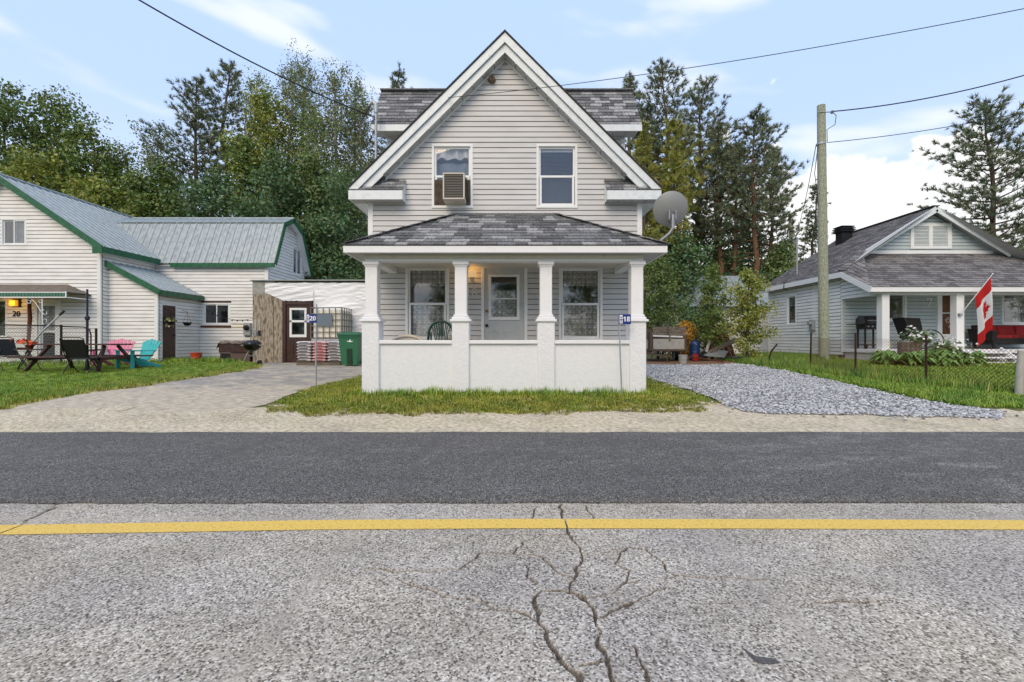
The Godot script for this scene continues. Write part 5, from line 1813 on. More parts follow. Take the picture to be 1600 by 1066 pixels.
	vc.span(W(14.66, 6.05, 21.38), W(15.04, 6.33, 21.0))
	part(v, "core", vc, M.black_metal)
	var ms := thing("service_mast", "thin grey electric service mast on the bungalow's eave", "mast", W(12.4, 3.9, 20.6))
	var mp := Shape.new()
	mp.tube([W(12.4, 3.9, 20.6), W(12.4, 5.55, 20.6)], 0.035, 8)
	part(ms, "pipe", mp, M.galvanised)
	var mh := Shape.new()
	mh.tube([W(12.4, 5.5, 20.6), W(12.4, 5.66, 20.6), W(12.32, 5.72, 20.6), W(12.22, 5.64, 20.6)], [0.05, 0.06, 0.06, 0.04], 8)
	part(ms, "weatherhead", mh, M.galvanised)
	var mc := Shape.new()
	mc.tube([W(12.4, 4.0, 20.6), W(12.1, 3.84, 20.5), W(11.72, 3.7, 20.4), W(11.7, 3.45, 20.4), W(11.85, 3.4, 20.4)], 0.018, 5)
	part(ms, "cable", mc, M.black_metal)

# ================================================================ yard things
func disc_wheel(at: Vector3, axis: Vector3, r: float, w: float) -> Shape:
	var s := Shape.new()
	var x := axis.cross(Vector3.UP).normalized()
	s.lathe([Vector2(0.0, -w * 0.3), Vector2(r * 0.55, -w * 0.35), Vector2(r * 0.85, -w * 0.5), Vector2(r, -w * 0.3), Vector2(r, w * 0.3), Vector2(r * 0.85, w * 0.5), Vector2(r * 0.55, w * 0.35), Vector2(0.0, w * 0.3)], 20, Transform3D(Basis(x, axis, x.cross(axis)), at))
	return s

func build_backyard() -> void:
	var X := Vector3.RIGHT
	# metal roofed shed behind the shrubs
	var sh := thing("metal_shed", "white shed with pale ribbed metal roof behind the shrubs", "shed", W(10.8, 0.45, 24.5))
	var b := Shape.new()
	b.span(W(8.2, 0.3, 27.8), W(13.4, 2.95, 24.6))
	part(sh, "body", b, M.siding_white)
	siding(sh, W(0, 0, 24.59), X, rect_poly(Rect2(8.2, 0.4, 5.2, 2.5)), [], 0.16, M.siding_white, 0.02)
	var lo := W(8.0, 3.0, 24.3)
	var hi := W(8.0, 4.8, 26.2)
	var s := Shape.new()
	s.quad_to(lo, lo + X * 5.6, hi + X * 5.6, hi, Vector3(0, 1, 1))
	s.quad_to(hi, hi + X * 5.6, W(13.6, 3.0, 28.1), W(8.0, 3.0, 28.1), Vector3(0, 1, -1))
	s.tri_to(lo, hi, W(8.0, 3.0, 28.1), Vector3.LEFT)
	s.tri_to(lo + X * 5.6, hi + X * 5.6, W(13.6, 3.0, 28.1), X)
	var rf := part(sh, "roof", s, M.metal_roof)
	metal_sheets(rf, lo, X, (hi - lo).normalized(), rect_poly(Rect2(0, -0.05, 5.6, (hi - lo).length() + 0.05)), 0.5, M.metal_roof)
	# folded camper trailer
	M.panel_grey = mottled(Color(0.66, 0.655, 0.63), 0.12, 231, 0.7)
	var brown := flat(Color(0.33, 0.28, 0.24), 0.75)
	var t := thing("utility_trailer", "old grey panelled box trailer with brown frame behind the porch corner", "trailer", W(5.9, 0.4, 18.6))
	s = Shape.new()
	s.span(W(5.33, 0.80, 20.4), W(6.72, 1.36, 18.2), 0.01)
	var body := part(t, "body", s, brown)
	s = Shape.new()
	s.span(W(5.42, 0.88, 18.2), W(6.62, 1.28, 18.175), 0.006)
	part(body, "side_panel", s, M.panel_grey)
	s = Shape.new()
	s.span(W(4.6, 0.9, 18.4), W(5.28, 1.30, 18.37), 0.006)
	part(t, "end_panel", s, M.panel_grey)
	s = Shape.new()
	s.beam(W(4.7, 1.72, 18.35), W(5.35, 1.45, 18.3), 0.05, 0.35)
	s.beam(W(4.6, 0.82, 18.35), W(5.9, 0.62, 18.1), 0.05, 0.08)
	s.span(W(5.28, 0.82, 18.3), W(5.38, 1.55, 18.15), 0.006)
	part(t, "frame", s, brown)
	s = Shape.new()
	for i in 3: s.span(W(5.45, 1.40 + i * 0.12, 18.35), W(6.75, 1.51 + i * 0.12, 18.31 + 0.01 * i), 0.006)
	s.span(W(6.02, 1.2, 18.3), W(6.08, 1.75, 18.14), 0.004)
	part(t, "side_boards", s, M.weathered)
	s = Shape.new()
	s.beam(W(5.4, 1.40, 18.2), W(6.55, 1.36, 18.22), 0.12, 0.06)
	part(t, "rail_roll", s, M.cloth_white)
	for x in [5.35, 6.7]:
		var wh := part(t, "wheel", disc_wheel(W(x, 0.68, 19.4), X, 0.28, 0.17), M.black_metal)
		var hb := Shape.new()
		hb.lathe([Vector2(0.0, 0.1), Vector2(0.1, 0.09), Vector2(0.14, 0.0)], 12, Transform3D(Basis(Vector3(0, 0, 1), X, Vector3.UP), W(x, 0.68, 19.4)))
		part(wh, "hub", hb, M.galvanised)
	s = Shape.new()
	s.tube([W(6.7, 0.62, 18.2), W(7.3, 0.50, 17.4), W(7.6, 0.47, 17.0)], 0.03, 6)
	s.tube([W(6.05, 0.85, 18.15), W(5.85, 0.43, 17.9)], 0.025, 6)
	part(t, "tow_bar", s, M.rust)
	# barrel, cans, bucket
	t = thing("plastic_drum", "blue plastic drum standing beside the box trailer", "drum", on(7.3, 18.9))
	s = Shape.new()
	s.lathe([Vector2(0.0, 0.0), Vector2(0.18, 0.0), Vector2(0.2, 0.04), Vector2(0.195, 0.3), Vector2(0.205, 0.33), Vector2(0.195, 0.36), Vector2(0.2, 0.66), Vector2(0.17, 0.74), Vector2(0.06, 0.76), Vector2(0.06, 0.8), Vector2(0.0, 0.8)], 20, Transform3D(Basis.IDENTITY, org))
	part(t, "body", s, flat(Color(0.1, 0.22, 0.42), 0.45))
	s = Shape.new()
	s.tube([org + Vector3(-0.1, 0.74, 0), org + Vector3(-0.07, 0.82, 0), org + Vector3(0.07, 0.82, 0), org + Vector3(0.1, 0.74, 0)], 0.015, 6)
	part(t, "handle", s, flat(Color(0.1, 0.22, 0.42), 0.45))
	t = thing("fuel_can", "small red fuel can at the foot of the blue drum", "can", on(7.15, 18.45))
	s = Shape.new()
	s.box(org + Vector3(0, 0.12, 0), Vector3(0.26, 0.24, 0.16), Basis.IDENTITY, 0.03)
	part(t, "body", s, flat(Color(0.6, 0.08, 0.06), 0.45))
	s = Shape.new()
	s.tube([org + Vector3(-0.08, 0.23, 0), org + Vector3(-0.05, 0.31, 0), org + Vector3(0.05, 0.31, 0), org + Vector3(0.08, 0.23, 0)], 0.014, 6)
	s.tube([org + Vector3(0.1, 0.22, 0), org + Vector3(0.2, 0.36, 0)], [0.025, 0.012], 6)
	part(t, "spout", s, flat(Color(0.6, 0.08, 0.06), 0.45))
	t = thing("pail", "white plastic pail at the back edge of the gravel", "bucket", on(6.1, 16.9))
	s = Shape.new()
	s.lathe([Vector2(0.0, 0.0), Vector2(0.125, 0.0), Vector2(0.15, 0.3), Vector2(0.16, 0.3), Vector2(0.16, 0.33), Vector2(0.145, 0.33), Vector2(0.12, 0.02), Vector2(0.0, 0.02)], 20, Transform3D(Basis.IDENTITY, org))
	part(t, "body", s, M.panel_grey)
	s = Shape.new()
	s.tube([org + Vector3(-0.155, 0.3, 0), org + Vector3(-0.12, 0.2, 0.13), org + Vector3(0, 0.16, 0.17), org + Vector3(0.12, 0.2, 0.13), org + Vector3(0.155, 0.3, 0)], 0.005, 5)
	part(t, "handle", s, M.galvanised)
	t = thing("burn_barrel", "rusty steel burn barrel leaning among the shrubs", "barrel", on(8.75, 19.2))
	var tilt := Transform3D(Basis(Vector3(0, 0, 1), 0.25), org)
	s = Shape.new()
	s.lathe([Vector2(0.0, 0.0), Vector2(0.29, 0.0), Vector2(0.29, 0.27), Vector2(0.30, 0.29), Vector2(0.29, 0.31), Vector2(0.28, 0.55), Vector2(0.29, 0.57), Vector2(0.28, 0.59), Vector2(0.24, 0.85), Vector2(0.22, 0.85), Vector2(0.25, 0.3), Vector2(0.0, 0.3)], 20, tilt)
	part(t, "body", s, M.rust)
	s = Shape.new()
	for q in [0.02, 0.29, 0.57]: s.lathe([Vector2(0.292, q - 0.015), Vector2(0.305, q), Vector2(0.292, q + 0.015)], 20, tilt)
	part(t, "hoop", s, M.rust)
	t = thing("wheelbarrow", "weathered wheelbarrow frame in front of the rusty barrel", "wheelbarrow", on(8.35, 18.2))
	s = Shape.new()
	s.beam(org + Vector3(-0.75, 0.28, 0.1), org + Vector3(0.35, 0.80, 0.1), 0.06, 0.07)
	s.beam(org + Vector3(-0.75, 0.28, -0.35), org + Vector3(0.35, 0.80, -0.35), 0.06, 0.07)
	part(t, "shaft", s, M.weathered)
	s = Shape.new()
	s.tube([org + Vector3(-0.1, 0.5, 0.1), org + Vector3(0.05, 0.1, 0.1), org + Vector3(0.8, 0.12, 0.1)], 0.035, 6)
	s.tube([org + Vector3(-0.1, 0.5, -0.35), org + Vector3(0.05, 0.1, -0.35), org + Vector3(0.8, 0.12, -0.35)], 0.035, 6)
	part(t, "leg", s, M.weathered)
	s = Shape.new()
	s.prism(PackedVector2Array([Vector2(-0.95, 0.16), Vector2(-0.25, 0.10), Vector2(-0.1, 0.35), Vector2(-0.3, 0.38), Vector2(-0.6, 0.3), Vector2(-0.9, 0.24)]), Transform3D(Basis.IDENTITY, org + Vector3(0, 0, -0.4)), 0.55)
	part(t, "tray", s, M.galvanised)
	part(t, "wheel", disc_wheel(org + Vector3(-0.95, 0.18, -0.12), Vector3(0, 0, 1), 0.18, 0.09), M.black_metal)
	t = thing("plank", "pale plank leaning beside the blue drum", "plank", on(7.5, 18.4))
	s = Shape.new()
	s.beam(org + Vector3(-0.05, 0.05, 0), org + Vector3(0.28, 0.78, -0.25), 0.10, 0.03, Vector3(0, 0, 1), 0.004)
	part(t, "board", s, M.panel_grey)
	t = thing("plank", "brown board standing upright behind the rusty barrel", "plank", on(9.2, 20.4))
	s = Shape.new()
	s.span(org + Vector3(-0.75, 0.0, -0.03), org + Vector3(0.1, 1.05, 0.0), 0.004)
	part(t, "board", s, M.rust)

func sag(a: Vector3, b: Vector3, drop: float, n := 28) -> Array:
	var out := []
	for i in n + 1:
		var t := float(i) / n
		out.append(a.lerp(b, t) - Vector3.UP * drop * 4.0 * t * (1.0 - t))
	return out

func wire(label: String, a: Vector3, b: Vector3, drop: float, r: float) -> void:
	var s := Shape.new()
	s.tube(sag(a, b, drop), r, 5)
	var o := thing("overhead_wire", label, "wire", a)
	part(o, "cable", s, M.black_metal)

func build_pole_and_wires() -> void:
	var X := Vector3.RIGHT
	M.pole_wood = surf(240, [Color(0.40, 0.41, 0.35), Color(0.60, 0.62, 0.54), Color(0.74, 0.76, 0.69)], 0.9, 0.95, 0.7, 0.02, FastNoiseLite.TYPE_SIMPLEX_SMOOTH, Vector3(3.0, 0.6, 3.0))
	var p := thing("utility_pole", "weathered grey green wooden utility pole in front of the bungalow", "pole", on(10.54, 15.99))
	var top := W(10.44, 9.15, 15.99)
	var s := Shape.new()
	s.tube([org - Vector3(0, 0.4, 0), org.lerp(top, 0.3), org.lerp(top, 0.7), top], [0.155, 0.15, 0.138, 0.125], 20)
	part(p, "shaft", s, M.pole_wood)
	s = Shape.new()
	s.tube([top + Vector3(-0.22, -0.28, 0.13), top + Vector3(0.28, -0.28, 0.13)], 0.018, 6)
	s.lathe([Vector2(0.136, -1.34), Vector2(0.146, -1.33), Vector2(0.146, -1.27), Vector2(0.136, -1.26)], 18, Transform3D(Basis.IDENTITY, top))
	part(p, "bolt", s, M.galvanised)
	s = Shape.new()
	s.lathe([Vector2(0.0, 0.0), Vector2(0.035, 0.0), Vector2(0.05, 0.03), Vector2(0.03, 0.05), Vector2(0.05, 0.08), Vector2(0.0, 0.11)], 12, Transform3D(Basis.IDENTITY, top + Vector3(0.28, -0.33, 0.13)))
	part(p, "insulator", s, M.steel)
	s = Shape.new()
	s.tube([top + Vector3(0.3, -0.28, 0.13), top + Vector3(0.42, -0.4, 0.13), top + Vector3(0.38, -0.7, 0.13), top + Vector3(0.13, -0.85, 0.1), top + Vector3(0.14, -1.3, 0.1)], 0.012, 5)
	s.tube([top + Vector3(-0.13, -1.3, 0.05), top + Vector3(-0.24, -2.3, 0.03), top + Vector3(-0.16, -3.0, 0.05), top + Vector3(-0.14, -3.4, 0.05)], 0.012, 5)
	part(p, "lead_wire", s, M.black_metal)
	wire("black power cable from the pole top running off to the right", top + Vector3(0.33, -0.26, 0.13), W(22.5, 11.9, 13.4), 0.75, 0.02)
	wire("thin lower cable leaving the utility pole to the right", top + Vector3(0.15, -1.3, 0.13), W(24.0, 10.6, 14.5), 0.5, 0.012)
	wire("thin service drop from the utility pole to the bungalow mast", top + Vector3(-0.14, -1.3, -0.05), W(12.3, 5.62, 20.6), 0.3, 0.012)
	# service entrance of the middle house
	p = thing("service_mast", "grey electric service mast at the grey house's left eave", "mast", W(-3.30, 4.3, 11.4))
	s = Shape.new()
	s.tube([W(-3.26, 4.3, 11.35), W(-3.26, 6.72, 11.35)], 0.035, 8)
	part(p, "pipe", s, M.galvanised)
	s = Shape.new()
	s.tube([W(-3.26, 6.66, 11.35), W(-3.26, 6.86, 11.35), W(-3.33, 6.93, 11.35), W(-3.43, 6.86, 11.35)], [0.05, 0.065, 0.065, 0.04], 8)
	part(p, "weatherhead", s, M.galvanised)
	s = Shape.new()
	s.tube([W(-3.42, 6.84, 11.35), W(-3.55, 6.6, 11.35), W(-3.52, 6.35, 11.35), W(-3.62, 6.05, 11.35), W(-3.5, 5.9, 11.35)], 0.012, 5)
	s.tube([W(-3.40, 6.84, 11.35), W(-3.62, 6.45, 11.35), W(-3.30, 6.25, 11.35), W(-3.5, 5.8, 11.35), W(-3.2, 5.7, 11.35)], 0.012, 5)
	s.tube([W(-3.27, 6.5, 11.31), W(-3.7, 6.28, 11.31), W(-3.62, 5.8, 11.31), W(-3.3, 5.75, 11.31)], 0.01, 5)
	part(p, "drip_loop", s, M.black_metal)
	wire("dark service cable sloping down from upper left to the grey house", W(-3.28, 6.55, 11.33), W(-7.6, 7.45, 6.6), 0.25, 0.014)
	wire("thin cable crossing in front of the grey gable to upper right", W(-1.36, 6.37, 10.06), W(9.6, 6.25, 6.4), 0.2, 0.0065)
	# the line across the road, mirrored in the upper windows
	wire("power line above the far side of the road behind the viewer", W(-70, 9.0, -9.0), W(70, 9.0, -9.0), 2.2, 0.02)
	wire("second power line above the far side of the road behind the viewer", W(-70, 7.9, -9.4), W(70, 7.9, -9.4), 2.0, 0.02)
	for x in [-70.0, 70.0]:
		p = thing("utility_pole", "utility pole far along the road to the %s" % ("left" if x < 0 else "right"), "pole", W(x, 0, -9.2))
		s = Shape.new()
		s.tube([org, org + Vector3(0, 9.4, 0)], [0.16, 0.12], 10)
		part(p, "shaft", s, M.pole_wood)

# address blade on a metal stake
func address_post(label: String, base: Vector3, top: Vector3, at: Vector3, text: String) -> void:
	var p := thing("address_sign", label, "sign", base)
	var s := Shape.new()
	s.beam(base - Vector3(0, 0.2, 0), top, 0.032, 0.022, Vector3.UP, 0.004)
	part(p, "stake", s, M.galvanised)
	s = Shape.new()
	s.box(at, Vector3(0.215, 0.18, 0.004), Basis.IDENTITY, 0.001)
	var pl := part(p, "plate", s, M.blue_sign)
	s = Shape.new()
	s.box(at + Vector3(-0.068, 0, 0.004), Vector3(0.052, 0.15, 0.003))
	part(pl, "white_panel", s, M.sign_white)
	s = Shape.new()      # emblem on the white panel
	s.box(at + Vector3(-0.068, 0.035, 0.007), Vector3(0.022, 0.03, 0.002))
	s.box(at + Vector3(-0.068, -0.01, 0.007), Vector3(0.034, 0.028, 0.002))
	s.box(at + Vector3(-0.068, -0.05, 0.007), Vector3(0.026, 0.018, 0.002))
	part(pl, "emblem", s, M.blue_sign)
	lettering(pl, "number", text, 0.088, 0.004, M.sign_white, at + Vector3(0.03, 0.0, 0.004), Vector3.RIGHT, true)

func blade_chair(at: Vector3, turn: float, label: String, col: Color) -> void:      # slatted fan back lawn chair
	var t := thing("adirondack_chair", label, "chair", at, "plastic fan back lawn chairs")
	org = Vector3.ZERO
	t.rotation.y = turn
	var m := flat(col, 0.4)
	for i in 7:
		var a := (i - 3) * 0.075
		var s := Shape.new()
		var top := 0.92 - absf(i - 3.0) * 0.03
		s.beam(Vector3(a * 0.8, 0.28, -0.22), Vector3(a * 1.65, top, -0.46), 0.098, 0.02, Vector3(0, 0.3, 1), 0.006)
		part(t, "back_slat", s, m)
	for i in 5:
		var s := Shape.new()
		s.box(Vector3(0, 0.36 - i * 0.025 + 0.02, 0.30 - i * 0.115), Vector3(0.54, 0.02, 0.1), Basis(Vector3.RIGHT, 0.2), 0.006)
		part(t, "seat_slat", s, m)
	for sx in [-1.0, 1.0]:
		var s := Shape.new()
		s.box(Vector3(sx * 0.345, 0.565, 0.04), Vector3(0.13, 0.025, 0.68), Basis.IDENTITY, 0.01)
		part(t, "armrest", s, m)
		s = Shape.new()
		s.box(Vector3(sx * 0.33, 0.28, 0.30), Vector3(0.05, 0.56, 0.10), Basis.IDENTITY, 0.01)
		part(t, "leg", s, m)
		s = Shape.new()
		s.beam(Vector3(sx * 0.29, 0.36, 0.34), Vector3(sx * 0.29, 0.05, -0.52), 0.04, 0.1, Vector3.UP, 0.008)
		part(t, "leg", s, m)
	var s := Shape.new()
	s.box(Vector3(0, 0.56, -0.34), Vector3(0.72, 0.05, 0.03), Basis.IDENTITY, 0.008)
	part(t, "back_rail", s, m)

func sling_chair(at: Vector3, turn: float, label: String) -> void:      # folding patio chair
	var t := thing("folding_chair", label, "chair", at, "black folding patio chairs")
	org = Vector3.ZERO
	t.rotation.y = turn
	var cl := flat(Color(0.07, 0.085, 0.085), 0.8)
	for sx in [-0.27, 0.27]:
		var s := Shape.new()
		s.tube([Vector3(sx, 0.0, 0.30), Vector3(sx, 0.42, -0.12), Vector3(sx, 0.5, -0.2), Vector3(sx, 0.94, -0.36)], 0.013, 7)
		part(t, "leg", s, M.black_metal)
		s = Shape.new()
		s.tube([Vector3(sx * 1.08, 0.0, -0.28), Vector3(sx * 1.08, 0.62, 0.22), Vector3(sx * 1.08, 0.645, 0.12), Vector3(sx * 1.08, 0.645, -0.24)], 0.013, 7)
		part(t, "leg", s, M.black_metal)
		s = Shape.new()
		s.box(Vector3(sx * 1.08, 0.66, -0.01), Vector3(0.045, 0.02, 0.40), Basis.IDENTITY, 0.006)
		part(t, "armrest", s, M.black_metal)
	var s := Shape.new()
	s.tube([Vector3(-0.27, 0.94, -0.36), Vector3(-0.2, 0.97, -0.37), Vector3(0.2, 0.97, -0.37), Vector3(0.27, 0.94, -0.36)], 0.013, 7)
	s.tube([Vector3(-0.29, 0.01, -0.28), Vector3(0.29, 0.01, -0.28)], 0.012, 6)
	s.tube([Vector3(-0.27, 0.01, 0.30), Vector3(0.27, 0.01, 0.30)], 0.012, 6)
	part(t, "crossbar", s, M.black_metal)
	s = Shape.new()
	s.quad_to(Vector3(-0.265, 0.45, -0.13), Vector3(0.265, 0.45, -0.13), Vector3(0.265, 0.92, -0.345), Vector3(-0.265, 0.92, -0.345), Vector3(0, 0.4, 1))
	s.quad_to(Vector3(-0.265, 0.45, -0.145), Vector3(0.265, 0.45, -0.145), Vector3(0.265, 0.92, -0.36), Vector3(-0.265, 0.92, -0.36), Vector3(0, -0.4, -1))
	part(t, "sling_back", s, cl)
	s = Shape.new()
	s.box(Vector3(0, 0.43, 0.06), Vector3(0.53, 0.014, 0.42), Basis(Vector3.RIGHT, -0.08), 0.004)
	part(t, "sling_seat", s, cl)

func flower_bunch(parent: Node, called: String, at: Vector3, r: float, n: int, size: float, cols: Array, stems := 0.0, flat_ := 0.7) -> void:
	var s := Shape.new()
	s.tinted = true
	for i in n:
		var d := Vector3(rng.randfn(), absf(rng.randfn()) * flat_, rng.randfn()) * r * 0.55
		var c: Color = cols[rng.randi() % cols.size()]
		s.tint = c * rng.randf_range(0.75, 1.2)
		var up := (d.normalized() + Vector3(rng.randfn(), rng.randfn() + 1.0, rng.randfn()) * 0.5).normalized()
		var x := up.cross(Vector3(0.3, 0.1, 1)).normalized()
		var z := x.cross(up)
		for k in 5:
			var a := TAU * k / 5.0
			var a2 := TAU * (k + 0.9) / 5.0
			s.tri_to(at + d, at + d + (x * cos(a) + z * sin(a) + up * 0.35) * size, at + d + (x * cos(a2) + z * sin(a2) + up * 0.35) * size, up)
	part(parent, called, s, M.petal)

func build_left_things() -> void:
	var X := Vector3.RIGHT
	M.petal = flat(Color.WHITE, 0.7)
	M.petal.vertex_color_use_as_albedo = true
	address_post("blue address plate reading 20 on a metal stake by the left drive", on(-3.97, 9.58), W(-3.955, 1.95, 9.58), W(-4.05, 1.655, 9.555), "20")
	address_post("blue address plate reading 18 on a leaning stake before the porch", W(1.98, 0.22, 8.5), W(1.915, 1.66, 8.5), W(2.02, 1.59, 8.475), "18")
	# lamp beside the door of number 20
	var t := thing("wall_lamp", "lit amber box lamp above the number 20", "lamp", W(-17.75, 2.55, 16.95))
	var s := Shape.new()
	s.span(W(-17.86, 2.42, 16.96), W(-17.58, 2.70, 16.93), 0.01)
	part(t, "backplate", s, M.black_metal)
	s = Shape.new()
	s.span(W(-17.87, 2.44, 16.925), W(-17.63, 2.66, 16.80), 0.02)
	var em := flat(Color(0.9, 0.66, 0.2), 0.4)
	em.emission_enabled = true
	em.emission = Color(1.0, 0.66, 0.16)
	em.emission_energy_multiplier = 0.55
	part(t, "lamp_glass", s, em)
	var om := OmniLight3D.new()
	om.name = "glow"
	om.light_color = Color(1.0, 0.75, 0.4)
	om.light_energy = 0.12
	om.light_size = 0.1
	om.omni_range = 8.0
	om.omni_attenuation = 2.0
	om.shadow_enabled = true
	t.add_child(om)
	om.position = Vector3(0, 0, 0.3)
	# wire fence in front of the door
	t = thing("wire_fence", "low chain link fence with black pipe rail before the left house", "fence", W(-15.0, 0.36, 15.6))
	s = Shape.new()
	s.tube([W(-19.5, 1.78, 15.6), W(-14.85, 1.70, 15.6)], 0.024, 7)
	s.tube([W(-14.85, 1.68, 15.6), W(-14.1, 1.66, 15.6), W(-13.92, 1.58, 15.6), W(-13.87, 1.4, 15.6), W(-13.87, 0.4, 15.6)], 0.022, 7)
	part(t, "top_rail", s, M.black_metal)
	for x in [-17.4, -14.85, -13.7]:
		s = Shape.new()
		s.tube([W(x, 0.3, 15.6), W(x, 1.74 if x != -13.7 else 1.62, 15.6)], 0.035, 8)
		part(t, "post", s, M.black_metal)
	part(t, "mesh", chain_link(W(-17.4, 0.4, 15.6), W(-14.85, 0.4, 15.6), 1.3, 0.1, 0.006), M.galvanised)
	part(t, "mesh", chain_link(W(-19.6, 0.4, 15.6), W(-17.4, 0.4, 15.6), 1.3, 0.1, 0.006), M.galvanised)
	part(t, "mesh", chain_link(W(-14.85, 0.4, 15.6), W(-13.87, 0.4, 15.6), 1.2, 0.1, 0.006), M.galvanised)
	t = thing("leaning_pole", "grey metal pole leaning across the fence by the storm door", "pole", on(-15.2, 15.2))
	s = Shape.new()
	s.tube([org + Vector3(-0.35, 0.45, 0.1), org + Vector3(0.02, 1.1, -0.05), org + Vector3(0.42, 1.72, -0.3)], 0.03, 7)
	part(t, "shaft", s, M.galvanised)
	s = Shape.new()
	s.tube([org + Vector3(0.40, 1.69, -0.28), org + Vector3(0.50, 1.84, -0.35)], 0.04, 7)
	part(t, "grip", s, M.black_metal)
	# picnic table
	t = thing("picnic_table", "brown stained wooden picnic table on the left lawn", "picnic table", on(-12.1, 13.4))
	for i in 5:
		s = Shape.new()
		s.box(org + Vector3(0, 0.77, 0.30 - i * 0.15), Vector3(2.15, 0.04, 0.142), Basis.IDENTITY, 0.006)
		part(t, "table_board", s, M.stained_wood)
	for z in [0.72, 0.57, -0.57, -0.72]:
		s = Shape.new()
		s.box(org + Vector3(0, 0.43, z), Vector3(2.7, 0.04, 0.142), Basis.IDENTITY, 0.006)
		part(t, "bench_board", s, M.stained_wood)
	for x in [-0.75, 0.75]:
		for z in [-1.0, 1.0]:
			s = Shape.new()
			s.beam(org + Vector3(x, 0.75, z * 0.22), org + Vector3(x + signf(x) * 0.25, 0.0, z * 0.72), 0.045, 0.1, Vector3(0, 0, 1), 0.005)
			part(t, "leg", s, M.stained_wood)
		s = Shape.new()
		s.box(org + Vector3(x + signf(x) * 0.1, 0.39, 0), Vector3(0.045, 0.1, 1.5), Basis.IDENTITY, 0.005)
		part(t, "bench_bearer", s, M.stained_wood)
	t = thing("umbrella_pole", "bare dark umbrella pole rising through the picnic table", "pole", on(-12.02, 13.4))
	s = Shape.new()
	s.tube([org, org + Vector3(0, 1.5, 0)], 0.032, 8)
	s.tube([org + Vector3(0, 1.5, 0), org + Vector3(0, 2.33, 0)], 0.026, 8)
	part(t, "shaft", s, flat(Color(0.13, 0.11, 0.2), 0.4))
	s = Shape.new()
	s.lathe([Vector2(0.03, 0.0), Vector2(0.06, 0.03), Vector2(0.06, 0.09), Vector2(0.035, 0.13)], 12, Transform3D(Basis.IDENTITY, org + Vector3(0, 1.45, 0)))
	part(t, "collar", s, flat(Color(0.13, 0.11, 0.2), 0.4))
	s = Shape.new()
	s.lathe([Vector2(0.0, 0.0), Vector2(0.26, 0.0), Vector2(0.26, 0.04), Vector2(0.06, 0.09), Vector2(0.04, 0.3)], 18, Transform3D(Basis.IDENTITY, org))
	part(t, "foot", s, M.black_metal)
	sling_chair(on(-14.1, 13.3), PI / 2 - 0.25, "black folding patio chair at the far left end of the picnic table")
	sling_chair(on(-11.2, 12.35), PI + 0.12, "black folding patio chair in front of the picnic table")
	t = thing("folding_side_table", "small brown folding table with red flowers at the left edge", "table", on(-13.55, 13.3))
	s = Shape.new()
	s.box(org + Vector3(0, 0.63, 0), Vector3(0.5, 0.03, 0.4), Basis.IDENTITY, 0.006)
	part(t, "table_top", s, M.stained_wood)
	for z in [-0.15, 0.15]:
		for k in [-1.0, 1.0]:
			s = Shape.new()
			s.tube([org + Vector3(-0.22 * k, 0.61, z), org + Vector3(0.22 * k, 0.0, z)], 0.012, 6)
			part(t, "leg", s, M.black_metal)
	t = thing("flower_pot", "pot of bright red flowers on the small folding table", "flowers", on(-13.55, 13.3, 0.645))
	s = Shape.new()
	s.lathe([Vector2(0.0, 0.0), Vector2(0.07, 0.0), Vector2(0.1, 0.1), Vector2(0.11, 0.11), Vector2(0.0, 0.1)], 14, Transform3D(Basis.IDENTITY, org))
	part(t, "pot", s, M.rust)
	flower_bunch(t, "blossom", org + Vector3(-0.1, 0.16, 0.05), 0.16, 22, 0.05, [Color(0.7, 0.03, 0.02), Color(0.8, 0.08, 0.03)])
	flower_bunch(t, "blossom", org + Vector3(0.14, 0.12, 0.05), 0.12, 16, 0.05, [Color(0.7, 0.05, 0.02), Color(0.75, 0.15, 0.04)])
	flower_bunch(t, "foliage", org + Vector3(0.02, 0.1, 0.0), 0.13, 14, 0.05, [Color(0.3, 0.22, 0.08), Color(0.12, 0.16, 0.05)])
	blade_chair(on(-12.75, 15.1), 0.15, "pink plastic fan back lawn chair behind the teal one", Color(0.80, 0.42, 0.56))
	blade_chair(on(-11.35, 14.3), -0.35, "teal plastic fan back lawn chair on the left lawn", Color(0.22, 0.70, 0.70))
	# baskets by the lean-to door
	for q in [[-12.72, 17.62, "hanging basket with trailing pale flowers on the brown lean-to door"], [-12.55, 18.3, "dark hanging pot on the wall right of the lean-to door"]]:
		t = thing("hanging_basket", q[2], "basket", W(q[0], 1.88, q[1]))
		s = Shape.new()
		s.lathe([Vector2(0.0, -0.1), Vector2(0.1, -0.08), Vector2(0.15, 0.02), Vector2(0.16, 0.04), Vector2(0.0, 0.03)], 14, Transform3D(Basis.IDENTITY, org))
		part(t, "pot", s, M.black_metal)
		s = Shape.new()
		for k in 3: s.tube([org + Vector3(0.15 * cos(k * 2.1), 0.03, 0.15 * sin(k * 2.1)), org + Vector3(0, 0.45, 0)], 0.004, 4)
		s.tube([org + Vector3(0, 0.45, 0), org + Vector3(-0.2, 0.5, 0)], 0.008, 5)
		part(t, "hanger", s, M.black_metal)
		if q[0] < -12.6:
			flower_bunch(t, "foliage", org + Vector3(0, 0.06, 0), 0.17, 40, 0.045, [Color(0.3, 0.3, 0.12), Color(0.4, 0.36, 0.2), Color(0.16, 0.2, 0.06)])
			flower_bunch(t, "foliage", org + Vector3(0.05, -0.14, 0.08), 0.1, 16, 0.04, [Color(0.3, 0.3, 0.12), Color(0.42, 0.4, 0.25)])
	# orange tub
	t = thing("bucket", "orange plastic bucket on the grass by the white wall", "bucket", on(-12.0, 18.0))
	s = Shape.new()
